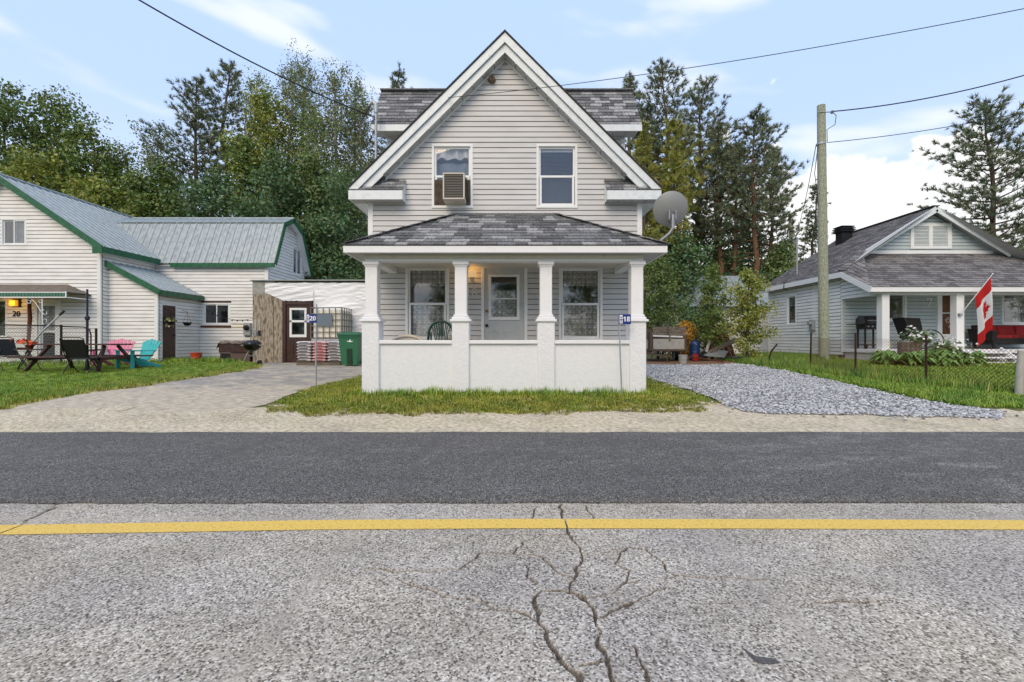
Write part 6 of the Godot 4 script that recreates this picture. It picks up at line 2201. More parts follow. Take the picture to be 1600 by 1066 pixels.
	s.lathe([Vector2(0.0, 0.0), Vector2(0.145, 0.0), Vector2(0.19, 0.33), Vector2(0.205, 0.33), Vector2(0.205, 0.37), Vector2(0.185, 0.37), Vector2(0.14, 0.02), Vector2(0.0, 0.02)], 18, Transform3D(Basis.IDENTITY, org))
	part(t, "body", s, flat(Color(0.75, 0.24, 0.06), 0.5))
	s = Shape.new()
	s.tube([org + Vector3(-0.2, 0.34, 0), org + Vector3(-0.15, 0.22, 0.16), org + Vector3(0, 0.17, 0.22), org + Vector3(0.15, 0.22, 0.16), org + Vector3(0.2, 0.34, 0)], 0.006, 5)
	part(t, "handle", s, M.galvanised)
	# brown chest with a cloth thrown over
	t = thing("storage_chest", "brown wooden chest with a dark cubby under a draped cloth", "chest", W(-10.35, 0.38, 18.0))
	s = Shape.new()
	s.span(W(-10.92, 0.36, 18.5), W(-9.78, 0.74, 17.70), 0.008)
	s.span(W(-10.95, 0.76, 18.52), W(-9.76, 1.14, 17.67), 0.01)
	part(t, "body", s, M.brown_door)
	s = Shape.new()
	s.span(W(-10.52, 0.38, 17.7), W(-9.80, 0.74, 17.685), 0.004)
	part(t, "front_panel", s, flat(Color(0.36, 0.29, 0.27), 0.7))
	s = Shape.new()
	s.span(W(-10.86, 0.42, 17.698), W(-10.56, 0.73, 17.692))
	part(t, "cubby", s, M.black_metal)
	s = Shape.new()
	var cn := 18
	var drape := func(i: int, j: int) -> Vector3:
		var a := float(i) / cn
		var b := float(j) / 6.0
		var y := 1.19 + 0.05 * noise.get_noise_2d(a * 5.0, b * 3.0)
		var d := lerpf(18.5, 17.62, b)
		if j == 6: y -= 0.06 + 0.12 * absf(noise.get_noise_1d(a * 9.0))
		return W(lerpf(-11.02, -9.6, a), y - (0.25 if i == 0 else 0.0), d)
	for i in cn:
		for j in 6: s.quad_to(drape.call(i, j), drape.call(i + 1, j), drape.call(i + 1, j + 1), drape.call(i, j + 1), Vector3(0, 1, 0.3))
	part(t, "cloth", s, M.weathered)
	# kettle grill
	t = thing("kettle_grill", "black kettle charcoal grill on three pale legs", "grill", on(-9.05, 16.5))
	var enamel := flat(Color(0.03, 0.03, 0.032), 0.18)
	s = Shape.new()
	var bowl := []
	for i in 9:
		var a := PI * 0.5 * i / 8.0
		bowl.append(Vector2(0.285 * sin(a), 0.70 - 0.23 * cos(a)))
	s.lathe(bowl, 24, Transform3D(Basis.IDENTITY, org))
	part(t, "bowl", s, enamel)
	s = Shape.new()
	var lid := []
	for i in 9:
		var a := PI * 0.5 * i / 8.0
		lid.append(Vector2(0.295 * cos(a), 0.71 + 0.16 * sin(a)))
	s.lathe(lid, 24, Transform3D(Basis.IDENTITY, org))
	var ld := part(t, "lid", s, enamel)
	s = Shape.new()
	s.tube([org + Vector3(-0.06, 0.86, 0), org + Vector3(-0.05, 0.92, 0), org + Vector3(0.05, 0.92, 0), org + Vector3(0.06, 0.86, 0)], 0.012, 6)
	part(ld, "handle", s, M.black_metal)
	var feet := [Vector3(-0.30, 0, 0.12), Vector3(0.0, 0, -0.26), Vector3(0.30, 0.08, 0.12)]
	for f in feet:
		s = Shape.new()
		s.tube([org + f, org + Vector3(f.x * 0.3, 0.52, f.z * 0.3)], 0.014, 7)
		part(t, "leg", s, M.panel_grey)
	s = Shape.new()
	s.lathe([Vector2(0.0, 0.0), Vector2(0.13, 0.0), Vector2(0.14, 0.02), Vector2(0.0, 0.03)], 16, Transform3D(Basis.IDENTITY, org + Vector3(0, 0.3, 0)))
	part(t, "ash_pan", s, M.galvanised)
	part(t, "wheel", disc_wheel(org + Vector3(0.32, 0.085, 0.12), Vector3(0.3, 0, 1).normalized(), 0.085, 0.04), M.black_metal)
	for sx in [-1.0, 1.0]:
		s = Shape.new()
		s.tube([org + Vector3(sx * 0.28, 0.66, -0.05), org + Vector3(sx * 0.36, 0.68, -0.05), org + Vector3(sx * 0.36, 0.68, 0.07), org + Vector3(sx * 0.28, 0.66, 0.07)], 0.011, 6)
		part(t, "side_handle", s, M.panel_grey)
	# meter, string lights, utensils
	t = thing("electric_meter", "grey electric meter box on the white wall beside the plywood", "meter", W(-10.9, 1.5, 19.5))
	s = Shape.new()
	s.span(W(-11.05, 1.42, 19.58), W(-10.75, 1.95, 19.45), 0.02)
	part(t, "box", s, M.galvanised)
	s = Shape.new()
	s.lathe([Vector2(0.11, 0.0), Vector2(0.1, 0.1), Vector2(0.06, 0.13), Vector2(0.0, 0.13)], 16, Transform3D(Basis(X, Vector3(0, 0, 1), Vector3.DOWN), W(-10.9, 1.75, 19.45)))
	part(t, "dial", s, M.black_metal)
	t = thing("string_lights", "string of small dark bulbs strung along the rear white wall", "lights", W(-12.6, 2.6, 19.45))
	s = Shape.new()
	var run := sag(W(-12.6, 2.55, 19.45), W(-9.85, 2.1, 18.2), 0.25, 20)
	s.tube(run, 0.008, 4)
	part(t, "cord", s, M.black_metal)
	for i in range(1, 20, 2):
		s = Shape.new()
		s.lathe([Vector2(0.0, -0.07), Vector2(0.025, -0.05), Vector2(0.02, -0.015), Vector2(0.01, 0.0)], 8, Transform3D(Basis.IDENTITY, run[i]))
		part(t, "bulb", s, M.black_metal)
	for q in [[-9.62, "metal spatula hanging on the weathered plywood", M.steel], [-9.47, "dark spatula hanging on the weathered plywood", M.black_metal]]:
		t = thing("spatula", q[1], "spatula", W(q[0], 1.5, 17.74))
		s = Shape.new()
		s.tube([W(q[0], 1.60, 17.74), W(q[0], 2.0, 17.74)], 0.012, 6)
		part(t, "handle", s, M.sign_white)
		s = Shape.new()
		s.box(W(q[0], 1.5, 17.74), Vector3(0.1, 0.2, 0.006), Basis.IDENTITY, 0.002)
		part(t, "blade", s, q[2])
	# stacked bags under the tank
	t = thing("pallet", "low wooden pallet under the stack of pellet bags", "pallet", on(-6.6, 16.6))
	for i in 5:
		s = Shape.new()
		s.box(org + Vector3(0, 0.105, 0.42 - i * 0.21), Vector3(1.5, 0.02, 0.13), Basis.IDENTITY, 0.003)
		part(t, "board", s, M.weathered)
	for z in [-0.42, 0.0, 0.42]:
		s = Shape.new()
		s.box(org + Vector3(0, 0.048, z), Vector3(1.5, 0.09, 0.09), Basis.IDENTITY, 0.004)
		part(t, "bearer", s, M.weathered)
	var white_bag := flat(Color(0.86, 0.85, 0.86), 0.4)
	var pink_bag := flat(Color(0.88, 0.74, 0.75), 0.4)
	var red := flat(Color(0.65, 0.16, 0.18), 0.4)
	var rows := ["bottom", "second", "third", "fourth", "fifth", "sixth", "top"]
	for i in 7:
		for j in 3:
			var x: float = [-0.5, 0.02, 0.52][j]
			var c := on(-6.6, 16.6, 0.118 + 0.05 + i * 0.1) + Vector3(x + rng.randf_range(-0.02, 0.02), 0, 0.1)
			t = thing("pellet_bag", "%s fuel bag, %s layer of the stack under the tank" % [["left white and black", "middle pink and red", "right white and black"][j], rows[i]], "bag", c, "stacked fuel bags")
			s = Shape.new()
			var n := 10
			var at := func(a: int, b: int, side: float) -> Vector3:
				var p := Vector2(float(a) / n * 2 - 1, float(b) / n * 2 - 1)
				var puff := pow(maxf(0.0, (1.0 - pow(absf(p.x), 4.0)) * (1.0 - pow(absf(p.y), 4.0))), 0.4)
				return c + Vector3(p.x * 0.255, side * 0.051 * puff + 0.006 * noise.get_noise_2d(p.x * 3.0 + i, p.y * 3.0 + j), p.y * 0.42)
			for a in n:
				for b in n:
					s.quad_to(at.call(a, b, 1), at.call(a + 1, b, 1), at.call(a + 1, b + 1, 1), at.call(a, b + 1, 1), Vector3.UP)
					s.quad_to(at.call(a, b, -1), at.call(a + 1, b, -1), at.call(a + 1, b + 1, -1), at.call(a, b + 1, -1), Vector3.DOWN)
			part(t, "sack", s, pink_bag if j == 1 else white_bag)
			s = Shape.new()
			var dx := rng.randf_range(-0.05, 0.05)
			s.box(c + Vector3(dx, 0.006, 0.405), Vector3(0.30 if j != 1 else 0.24, 0.022, 0.05), Basis.IDENTITY, 0.012)
			part(t, "print", s, [M.black_metal, red, M.black_metal][j])
	# tank in its cage
	t = thing("bulk_tank", "white plastic liquid tank in a square steel cage", "tank", W(-6.5, 1.2, 17.1))
	s = Shape.new()
	s.span(W(-7.03, 1.28, 17.76), W(-6.03, 2.34, 16.72), 0.06)
	part(t, "bladder", s, flat(Color(0.92, 0.905, 0.85), 0.5))
	var cage := flat(Color(0.47, 0.46, 0.43), 0.5, 0.2)
	for i in 6:
		var y := 1.30 + i * 0.215
		s = Shape.new()
		s.tube([W(-7.07, y, 16.66), W(-5.99, y, 16.66), W(-5.99, y, 17.82), W(-7.07, y, 17.82), W(-7.07, y, 16.66)], 0.018, 6)
		part(t, "hoop", s, cage)
	for q in range(6):
		for side in 2:
			s = Shape.new()
			var p := W(-7.07 + q * 0.216, 1.28, 16.645) if side == 0 else W(-5.975, 1.28, 16.66 + q * 0.232)
			s.tube([p, p + Vector3(0, 1.1, 0)], 0.018, 6)
			part(t, "upright", s, cage)
	s = Shape.new()
	s.span(W(-6.82, 1.72, 16.64), W(-6.32, 2.15, 16.63))
	part(t, "nameplate", s, flat(Color(0.42, 0.48, 0.52), 0.4, 0.3))
	s = Shape.new()
	s.span(W(-7.07, 1.20, 17.82), W(-5.99, 1.28, 16.66), 0.01)
	part(t, "base", s, M.galvanised)
	# wheeled bin
	t = thing("wheelie_bin", "green wheeled recycling bin beside the porch corner", "bin", on(-5.38, 15.9))
	var gm := flat(Color(0.16, 0.42, 0.30), 0.5)
	s = Shape.new()
	var lo := [Vector3(-0.25, 0.04, 0.24), Vector3(0.25, 0.04, 0.24), Vector3(0.25, 0.04, -0.26), Vector3(-0.25, 0.04, -0.26)]
	var hi := [Vector3(-0.33, 1.0, 0.34), Vector3(0.33, 1.0, 0.34), Vector3(0.33, 1.0, -0.34), Vector3(-0.33, 1.0, -0.34)]
	for k in 4:
		var k2 := (k + 1) % 4
		s.quad_to(org + lo[k], org + lo[k2], org + hi[k2], org + hi[k], lo[k] + lo[k2])
	s.quad_to(org + lo[0], org + lo[1], org + lo[2], org + lo[3], Vector3.DOWN)
	s.box(org + Vector3(0, 0.97, 0), Vector3(0.70, 0.06, 0.72), Basis.IDENTITY, 0.012)
	part(t, "body", s, gm)
	s = Shape.new()
	s.box(org + Vector3(0, 1.05, 0.01), Vector3(0.74, 0.10, 0.78), Basis.IDENTITY, 0.03)
	s.box(org + Vector3(0, 1.11, -0.05), Vector3(0.5, 0.04, 0.5), Basis.IDENTITY, 0.015)
	part(t, "lid", s, gm)
	s = Shape.new()
	s.beam(org + Vector3(0.02, 0.06, 0.262), org + Vector3(0.02, 0.58, 0.315), 0.17, 0.02, Vector3(0, 0, 1), 0.006)
	part(t, "recess_panel", s, flat(Color(0.07, 0.2, 0.14), 0.6))
	s = Shape.new()      # white emblem: a small boat like mark
	var eo := org + Vector3(0.05, 0.82, 0.328)
	s.prism(PackedVector2Array([Vector2(-0.1, 0.0), Vector2(-0.04, -0.02), Vector2(0.04, -0.02), Vector2(0.1, 0.0), Vector2(0.09, 0.02), Vector2(0.03, 0.005), Vector2(0.02, 0.07), Vector2(-0.02, 0.05), Vector2(-0.03, 0.005), Vector2(-0.09, 0.02)]), Transform3D(Basis.IDENTITY, eo), 0.004)
	part(t, "emblem", s, M.sign_white)
	for x in [-0.28, 0.28]:
		part(t, "wheel", disc_wheel(org + Vector3(x, 0.1, -0.28), X, 0.1, 0.05), M.black_metal)
	s = Shape.new()
	s.tube([org + Vector3(-0.25, 1.02, -0.36), org + Vector3(-0.25, 1.06, -0.44), org + Vector3(0.25, 1.06, -0.44), org + Vector3(0.25, 1.02, -0.36)], 0.016, 6)
	part(t, "handle", s, gm)

func build_porch_things() -> void:
	var X := Vector3.RIGHT
	# window air conditioner
	var t := thing("air_conditioner", "beige window air conditioner in the upper left window", "air conditioner", W(-1.22, 4.17, 10.2))
	M.beige = flat(Color(0.80, 0.77, 0.71), 0.5)
	var s := Shape.new()
	s.span(W(-1.46, 4.19, 10.5), W(-1.0, 4.22, 9.98), 0.006)
	s.span(W(-1.46, 4.72, 10.5), W(-1.0, 4.75, 9.98), 0.006)
	s.span(W(-1.46, 4.22, 10.5), W(-1.43, 4.72, 9.98), 0.006)
	s.span(W(-1.03, 4.22, 10.5), W(-1.0, 4.72, 9.98), 0.006)
	part(t, "case", s, M.beige)
	s = Shape.new()
	s.span(W(-1.43, 4.22, 10.04), W(-1.03, 4.72, 10.02))
	part(t, "coil", s, flat(Color(0.30, 0.285, 0.27), 0.7))
	for i in 14:
		s = Shape.new()
		s.span(W(-1.43, 4.235 + i * 0.035, 10.018), W(-1.03, 4.243 + i * 0.035, 10.0))
		part(t, "fin", s, flat(Color(0.55, 0.535, 0.51), 0.5, 0.3) if i == 0 else t.get_child(2).material_override)
	s = Shape.new()
	for i in 10: s.span(W(-0.998, 4.26 + i * 0.045, 10.3 ), W(-0.994, 4.285 + i * 0.045, 10.05))
	part(t, "side_vent", s, M.black_metal)
	# lamp by the door
	t = thing("wall_lamp", "cream coach lamp lit beside the grey front door", "lamp", W(-0.86, 2.62, 10.3))
	s = Shape.new()
	s.lathe([Vector2(0.0, 0.0), Vector2(0.055, 0.0), Vector2(0.05, 0.02), Vector2(0.0, 0.025)], 16, Transform3D(Basis(X, Vector3(0, 0, 1), Vector3.DOWN), W(-0.86, 2.52, 10.385)))
	s.tube([W(-0.86, 2.52, 10.36), W(-0.86, 2.46, 10.3), W(-0.86, 2.50, 10.26), W(-0.86, 2.56, 10.26)], 0.014, 8)
	s.lathe([Vector2(0.0, -0.13), Vector2(0.015, -0.12), Vector2(0.05, -0.03), Vector2(0.055, 0.0)], 16, Transform3D(Basis.IDENTITY, W(-0.86, 2.58, 10.26)))
	part(t, "bracket", s, M.beige)
	s = Shape.new()
	var glass := []
	for i in 11:
		var a := PI * i / 10.0
		glass.append(Vector2(0.09 * sin(a), -0.09 * cos(a)))
	s.lathe(glass, 20, Transform3D(Basis.IDENTITY, W(-0.86, 2.665, 10.26)))
	var em := flat(Color(0.92, 0.88, 0.78), 0.3)
	em.emission_enabled = true
	em.emission = Color(1.0, 0.8, 0.5)
	em.emission_energy_multiplier = 0.35
	part(t, "lamp_globe", s, em)
	var om := OmniLight3D.new()
	om.name = "glow"
	om.light_color = Color(1.0, 0.72, 0.38)
	om.light_energy = 0.03
	om.light_size = 0.08
	om.omni_range = 6.0
	om.omni_attenuation = 2.0
	om.shadow_enabled = true
	t.add_child(om)
	om.position = Vector3(0, 0.045, 0.04)
	# gable fixture
	t = thing("security_light", "small brown round light fixture high under the gable peak", "lamp", W(-0.44, 6.91, 10.36))
	s = Shape.new()
	s.lathe([Vector2(0.085, 0.0), Vector2(0.08, 0.03), Vector2(0.06, 0.05), Vector2(0.06, 0.13), Vector2(0.05, 0.14), Vector2(0.0, 0.10)], 16, Transform3D(Basis(X, Vector3(0, 0, 1), Vector3.DOWN), W(-0.44, 6.91, 10.375)))
	part(t, "housing", s, flat(Color(0.45, 0.36, 0.28), 0.5))
	s = Shape.new()
	s.lathe([Vector2(0.045, 0.0), Vector2(0.04, 0.02), Vector2(0.0, 0.03)], 14, Transform3D(Basis(X, Vector3(0, 0, 1), Vector3.DOWN), W(-0.44, 6.91, 10.27)))
	part(t, "lens", s, M.black_metal)
	# satellite dish, seen from behind
	t = thing("satellite_dish", "grey satellite dish on a bent arm at the porch roof corner", "dish", W(2.72, 3.0, 8.75))
	var ax := Vector3(0.12, 0.42, -1.0).normalized()      # the way it looks
	var side := ax.cross(Vector3.UP).normalized()
	var bs := Basis(side, ax, side.cross(ax))
	var dc := W(2.93, 3.62, 8.72)
	s = Shape.new()
	var prof := []
	for i in 9: prof.append(Vector2(0.30 * i / 8.0, 0.07 * pow(i / 8.0, 2.0)))
	prof.append(Vector2(0.305, 0.075))
	for i in range(8, -1, -1): prof.append(Vector2(0.296 * i / 8.0, 0.012 + 0.07 * pow(i / 8.0, 2.0)))
	s.lathe(prof, 36, Transform3D(bs.scaled_local(Vector3(1.03, 1, 1.06)), dc))
	part(t, "reflector", s, flat(Color(0.57, 0.58, 0.585), 0.45, 0.2))
	s = Shape.new()
	s.lathe([Vector2(0.0, 0.0), Vector2(0.06, 0.0), Vector2(0.06, 0.09), Vector2(0.0, 0.1)], 14, Transform3D(bs, dc - ax * 0.09 + Vector3(0, -0.12, 0)))
	s.box(dc - ax * 0.06 + Vector3(-0.06, -0.1, 0), Vector3(0.02, 0.16, 0.1))
	s.box(dc - ax * 0.06 + Vector3(0.06, -0.1, 0), Vector3(0.02, 0.16, 0.1))
	part(t, "bracket", s, M.steel)
	s = Shape.new()
	s.tube([W(2.68, 3.0, 8.72), W(2.74, 3.05, 8.70), W(2.88, 3.17, 8.64), W(2.93, 3.26, 8.62), W(2.93, 3.5, 8.62)], 0.028, 10)
	part(t, "arm", s, M.steel)
	s = Shape.new()
	s.box(W(2.66, 2.985, 8.72), Vector3(0.16, 0.02, 0.12), Basis(Vector3(0, 0, 1), -0.45), 0.004)
	part(t, "foot", s, M.steel)
	s = Shape.new()
	s.tube([dc + Vector3(0, -0.27, -0.02), dc + ax * 0.35 + Vector3(0, -0.2, 0), dc + ax * 0.45 + Vector3(0, -0.1, 0)], 0.014, 7)
	s.lathe([Vector2(0.0, 0.0), Vector2(0.035, 0.0), Vector2(0.035, 0.1), Vector2(0.0, 0.1)], 12, Transform3D(Basis(side, -ax, side.cross(-ax)), dc + ax * 0.48 + Vector3(0, -0.08, 0)))
	part(t, "feed_horn", s, M.steel)
	# porch chairs
	var green := flat(Color(0.02, 0.24, 0.19), 0.35)
	t = thing("patio_chair", "dark green plastic chair behind the porch wall", "chair", W(-1.42, 0.75, 9.5))
	var o := org
	for i in 9:
		var a := (i - 4) / 4.0
		s = Shape.new()
		s.tube([o + Vector3(a * 0.11, 0.42, -0.02 - 0.0), o + Vector3(a * 0.14, 0.62, 0.05 - 0.02), o + Vector3(a * 0.19, 0.82 - a * a * 0.06, 0.02)], 0.011, 5)
		part(t, "back_slat", s, green)
	s = Shape.new()
	var arch := []
	for i in 17:
		var a := PI * i / 16.0
		arch.append(o + Vector3(-cos(a) * 0.245, 0.60 + sin(a) * 0.245, 0.03))
	s.tube([o + Vector3(-0.27, 0.40, 0.0)] + arch + [o + Vector3(0.27, 0.40, 0.0)], 0.026, 8)
	part(t, "back_frame", s, green)
	s = Shape.new()
	s.box(o + Vector3(0, 0.40, -0.22), Vector3(0.46, 0.03, 0.46), Basis.IDENTITY, 0.012)
	part(t, "seat", s, green)
	for q in [[-0.24, 0.0], [0.24, 0.0], [-0.23, -0.42], [0.23, -0.42]]:
		s = Shape.new()
		s.tube([o + Vector3(q[0] * 1.08, 0.0, q[1]), o + Vector3(q[0], 0.42, q[1])], 0.024, 7)
		part(t, "leg", s, green)
	for x in [-0.27, 0.27]:
		s = Shape.new()
		s.box(o + Vector3(x, 0.62, -0.2), Vector3(0.05, 0.02, 0.42), Basis.IDENTITY, 0.008)
		s.tube([o + Vector3(x, 0.42, -0.4), o + Vector3(x, 0.62, -0.38)], 0.018, 6)
		part(t, "armrest", s, green)
	for q in [[-2.1, 9.55, "cream round backed chair top showing left of the green chair"], [-1.05, 9.75, "cream round backed chair behind the green porch chair"]]:
		t = thing("wicker_chair", q[2], "chair", W(q[0], 0.75, q[1]), "cream porch chairs")
		o = org
		s = Shape.new()
		var arc := []
		for i in 15:
			var a := PI * i / 14.0
			arc.append(o + Vector3(-cos(a) * 0.34, 0.36 + sin(a) * 0.19, 0.05))
		s.tube(arc, 0.035, 8)
		part(t, "back_frame", s, M.beige)
		s = Shape.new()
		s.prism(PackedVector2Array([Vector2(-0.33, 0.3), Vector2(0.33, 0.3), Vector2(0.33, 0.38), Vector2(0.24, 0.49), Vector2(0.1, 0.535), Vector2(-0.1, 0.535), Vector2(-0.24, 0.49), Vector2(-0.33, 0.38)]), Transform3D(Basis.IDENTITY, o + Vector3(0, 0, 0.03)), 0.03)
		part(t, "back_cushion", s, M.beige)
		s = Shape.new()
		s.box(o + Vector3(0, 0.3, -0.22), Vector3(0.62, 0.08, 0.5), Basis.IDENTITY, 0.025)
		part(t, "seat", s, M.beige)
		for z in [[-0.28, 0.0], [0.28, 0.0], [-0.28, -0.42], [0.28, -0.42]]:
			s = Shape.new()
			s.tube([o + Vector3(z[0], 0.0, z[1]), o + Vector3(z[0], 0.3, z[1])], 0.022, 6)
			part(t, "leg", s, M.beige)

func build_right_things() -> void:
	var X := Vector3.RIGHT
	# fence posts and mesh
	var fp := thing("chain_link_fence", "sagging rusty chain link fence between the gravel drive and the bungalow", "fence", on(8.6, 11.5))
	var post_m := flat(Color(0.20, 0.125, 0.095), 0.85)
	var posts := [[8.35, 15.35, 0.62], [8.50, 13.5, 1.05], [8.46, 11.66, 1.07], [8.73, 9.98, 1.06]]
	for i in posts.size():
		var q: Array = posts[i]
		var b := on(q[0], q[1])
		var s := Shape.new()
		if i == 0: s.tube([b, b + Vector3(0.0, 0.25, 0), b + Vector3(0.05, 0.42, 0), b + Vector3(0.24, 0.66, 0)], 0.028, 7)
		else: s.tube([b - Vector3(0, 0.2, 0), b + Vector3(0.03 if i == 1 else 0.0, q[2], 0)], 0.023, 7)
		part(fp, "post", s, post_m)
	var wp := Shape.new()
	var wb := on(9.01, 8.42)
	wp.tube([wb - Vector3(0, 0.2, 0), wb + Vector3(0.02, 0.4, 0), wb + Vector3(0.05, 0.82, 0)], [0.06, 0.058, 0.05], 10)
	part(fp, "wooden_post", wp, M.panel_grey, "pale round wooden end post")
	for q in [[posts[2], posts[3], 0.85], [posts[3], [9.01, 8.42], 0.75], [posts[1], posts[2], 0.8]]:
		part(fp, "mesh", chain_link(on(q[0][0], q[0][1], 0.1), on(q[1][0], q[1][1], 0.1), q[2], 0.075, 0.0035), M.rust)
	part(fp, "mesh", chain_link(on(9.01, 8.42, 0.05), on(12.5, 8.6, 0.05), 0.75, 0.075, 0.0035), M.rust)
	# flag
	var t := thing("flag", "red and white maple leaf flag hanging from a slanted staff", "flag", W(14.86, 2.17, 15.6))
	var s := Shape.new()
	var f0 := W(14.80, 2.10, 15.6)
	var f1 := W(15.18, 3.32, 14.95)
	s.tube([f0, f1], 0.014, 7)
	s.lathe([Vector2(0.0, -0.03), Vector2(0.03, 0.0), Vector2(0.0, 0.03)], 10, Transform3D(Basis.IDENTITY, f1))
	part(t, "staff", s, M.sign_white)
	s = Shape.new()
	s.box(f0 + Vector3(0, -0.03, -0.03), Vector3(0.1, 0.1, 0.08), Basis.IDENTITY, 0.01)
	part(t, "holder", s, M.galvanised)
	var at := func(a: float, b: float) -> Vector3:      # a from hoist to fly (hanging down), b along the staff
		var h0 := f1.lerp(f0, 0.06 + 0.50 * b)
		var drop := a * 1.62
		var fold := sin(b * 9.0 + a * 2.0) * 0.05 * minf(1.0, a * 3.0)
		var gather := lerpf(b, 0.45 + (b - 0.5) * 0.75, minf(1.0, a * 1.6))
		var hang := f1.lerp(f0, 0.06 + 0.50 * gather)
		return Vector3(hang.x + 0.10 * minf(a, 0.5), h0.y - drop + (1.0 - b) * 0.0 - (0.10 * a), hang.z + fold)
	var cols := [flat(Color(0.72, 0.09, 0.08), 0.8), flat(Color(0.86, 0.86, 0.87), 0.8)]
	for k in 3:
		s = Shape.new()
		var a0: float = [0.0, 0.25, 0.75][k] * 0.95
		var a1: float = [0.25, 0.75, 1.0][k] * 0.95
		for i in 10:
			for j in 14:
				var u0 := lerpf(a0, a1, i / 10.0)
				var u1 := lerpf(a0, a1, (i + 1) / 10.0)
				s.quad_to(at.call(u0, j / 14.0), at.call(u1, j / 14.0), at.call(u1, (j + 1) / 14.0), at.call(u0, (j + 1) / 14.0), Vector3(0, 0, 1))
		part(t, ["red_band", "white_band", "red_band"][k], s, cols[k % 2])
	s = Shape.new()
	var leaf := [Vector2(0, -0.46), Vector2(0.03, -0.2), Vector2(0.28, -0.24), Vector2(0.23, -0.12), Vector2(0.46, 0.08), Vector2(0.4, 0.12), Vector2(0.43, 0.28), Vector2(0.28, 0.25), Vector2(0.25, 0.32), Vector2(0.13, 0.18), Vector2(0.18, 0.42), Vector2(0.09, 0.38), Vector2(0, 0.54)]
	var lf := PackedVector2Array()
	for p in leaf: lf.append(p)
	for i in range(leaf.size() - 2, 0, -1): lf.append(Vector2(-leaf[i].x, leaf[i].y))
	var ti := Geometry2D.triangulate_polygon(lf)
	for i in range(0, ti.size(), 3):
		var p := []
		for j in 3: p.append(at.call(0.475 - lf[ti[i + j]].x * 0.36, 0.5 - lf[ti[i + j]].y * 0.62) + Vector3(0, 0, 0.012))
		s.tri_to(p[0], p[1], p[2], Vector3(0, 0, 1))
	part(t, "maple_leaf", s, cols[0])
	# gas grill on the porch
	t = thing("gas_grill", "black gas grill with closed lid at the bungalow porch end", "grill", W(12.45, 0.92, 16.5))
	var o := org
	s = Shape.new()
	s.box(o + Vector3(0, 0.78, 0), Vector3(0.62, 0.18, 0.46), Basis.IDENTITY, 0.02)
	part(t, "firebox", s, M.black_metal)
	s = Shape.new()
	s.prism(PackedVector2Array([Vector2(-0.23, 0.88), Vector2(0.24, 0.88), Vector2(0.23, 1.02), Vector2(0.12, 1.14), Vector2(-0.08, 1.16), Vector2(-0.22, 1.06)]), Transform3D(Basis(Vector3(0, 0, 1), Vector3.UP, Vector3.LEFT), o + Vector3(0.32, 0, 0)), 0.64)
	var ld := part(t, "lid", s, flat(Color(0.05, 0.05, 0.055), 0.25))
	s = Shape.new()
	s.tube([o + Vector3(-0.24, 0.98, 0.25), o + Vector3(-0.24, 0.98, 0.29), o + Vector3(0.24, 0.98, 0.29), o + Vector3(0.24, 0.98, 0.25)], 0.012, 6)
	part(ld, "handle", s, M.steel)
	for i in 4:
		s = Shape.new()
		s.lathe([Vector2(0.03, 0.0), Vector2(0.026, 0.03), Vector2(0.0, 0.03)], 10, Transform3D(Basis(X, Vector3(0, 0, 1), Vector3.DOWN), o + Vector3(-0.21 + i * 0.14, 0.78, 0.23)))
		part(t, "knob", s, M.steel)
	for x in [-0.5, 0.5]:
		s = Shape.new()
		s.box(o + Vector3(x, 0.86, 0), Vector3(0.34, 0.025, 0.42), Basis.IDENTITY, 0.008)
		part(t, "side_shelf", s, M.black_metal)
	for q in [[-0.27, 0.17], [0.27, 0.17], [-0.27, -0.17], [0.27, -0.17]]:
		s = Shape.new()
		s.box(o + Vector3(q[0], 0.36, q[1]), Vector3(0.05, 0.68, 0.05), Basis.IDENTITY, 0.006)
		part(t, "leg", s, M.black_metal)
	for x in [-0.27, 0.27]: part(t, "wheel", disc_wheel(o + Vector3(x, 0.08, 0.2), X, 0.08, 0.04), M.black_metal)
	s = Shape.new()
	s.box(o + Vector3(0, 0.14, 0), Vector3(0.56, 0.03, 0.36), Basis.IDENTITY, 0.006)
	part(t, "bottom_shelf", s, M.black_metal)
	t = thing("propane_jug", "small yellow jug beside the gas grill on the porch", "jug", W(13.0, 0.92, 16.45))
	s = Shape.new()
	s.lathe([Vector2(0.0, 0.0), Vector2(0.11, 0.0), Vector2(0.12, 0.05), Vector2(0.12, 0.25), Vector2(0.05, 0.33), Vector2(0.03, 0.38), Vector2(0.0, 0.38)], 14, Transform3D(Basis.IDENTITY, org))
	part(t, "body", s, flat(Color(0.72, 0.70, 0.22), 0.5))
	s = Shape.new()
	s.lathe([Vector2(0.035, 0.37), Vector2(0.035, 0.41), Vector2(0.0, 0.41)], 10, Transform3D(Basis.IDENTITY, org))
	part(t, "cap", s, M.black_metal)
	# reclining chair
	t = thing("lounge_chair", "black reclining chair with round tube arms on the bungalow porch", "chair", W(14.0, 0.92, 16.4))
	o = org
	s = Shape.new()
	s.quad_to(o + Vector3(-0.35, 0.38, 0.25), o + Vector3(-0.35, 0.38, -0.25), o + Vector3(-0.62, 1.08, -0.25), o + Vector3(-0.62, 1.08, 0.25), Vector3(1, 0.4, 0))
	s.quad_to(o + Vector3(-0.37, 0.37, 0.25), o + Vector3(-0.37, 0.37, -0.25), o + Vector3(-0.64, 1.07, -0.25), o + Vector3(-0.64, 1.07, 0.25), Vector3(-1, -0.4, 0))
	s.quad_to(o + Vector3(-0.35, 0.38, 0.255), o + Vector3(-0.62, 1.08, 0.255), o + Vector3(-0.1, 1.06, 0.27), o + Vector3(0.05, 0.42, 0.27), Vector3(0, 0, 1))
	part(t, "sling_back", s, flat(Color(0.05, 0.05, 0.05), 0.8))
	s = Shape.new()
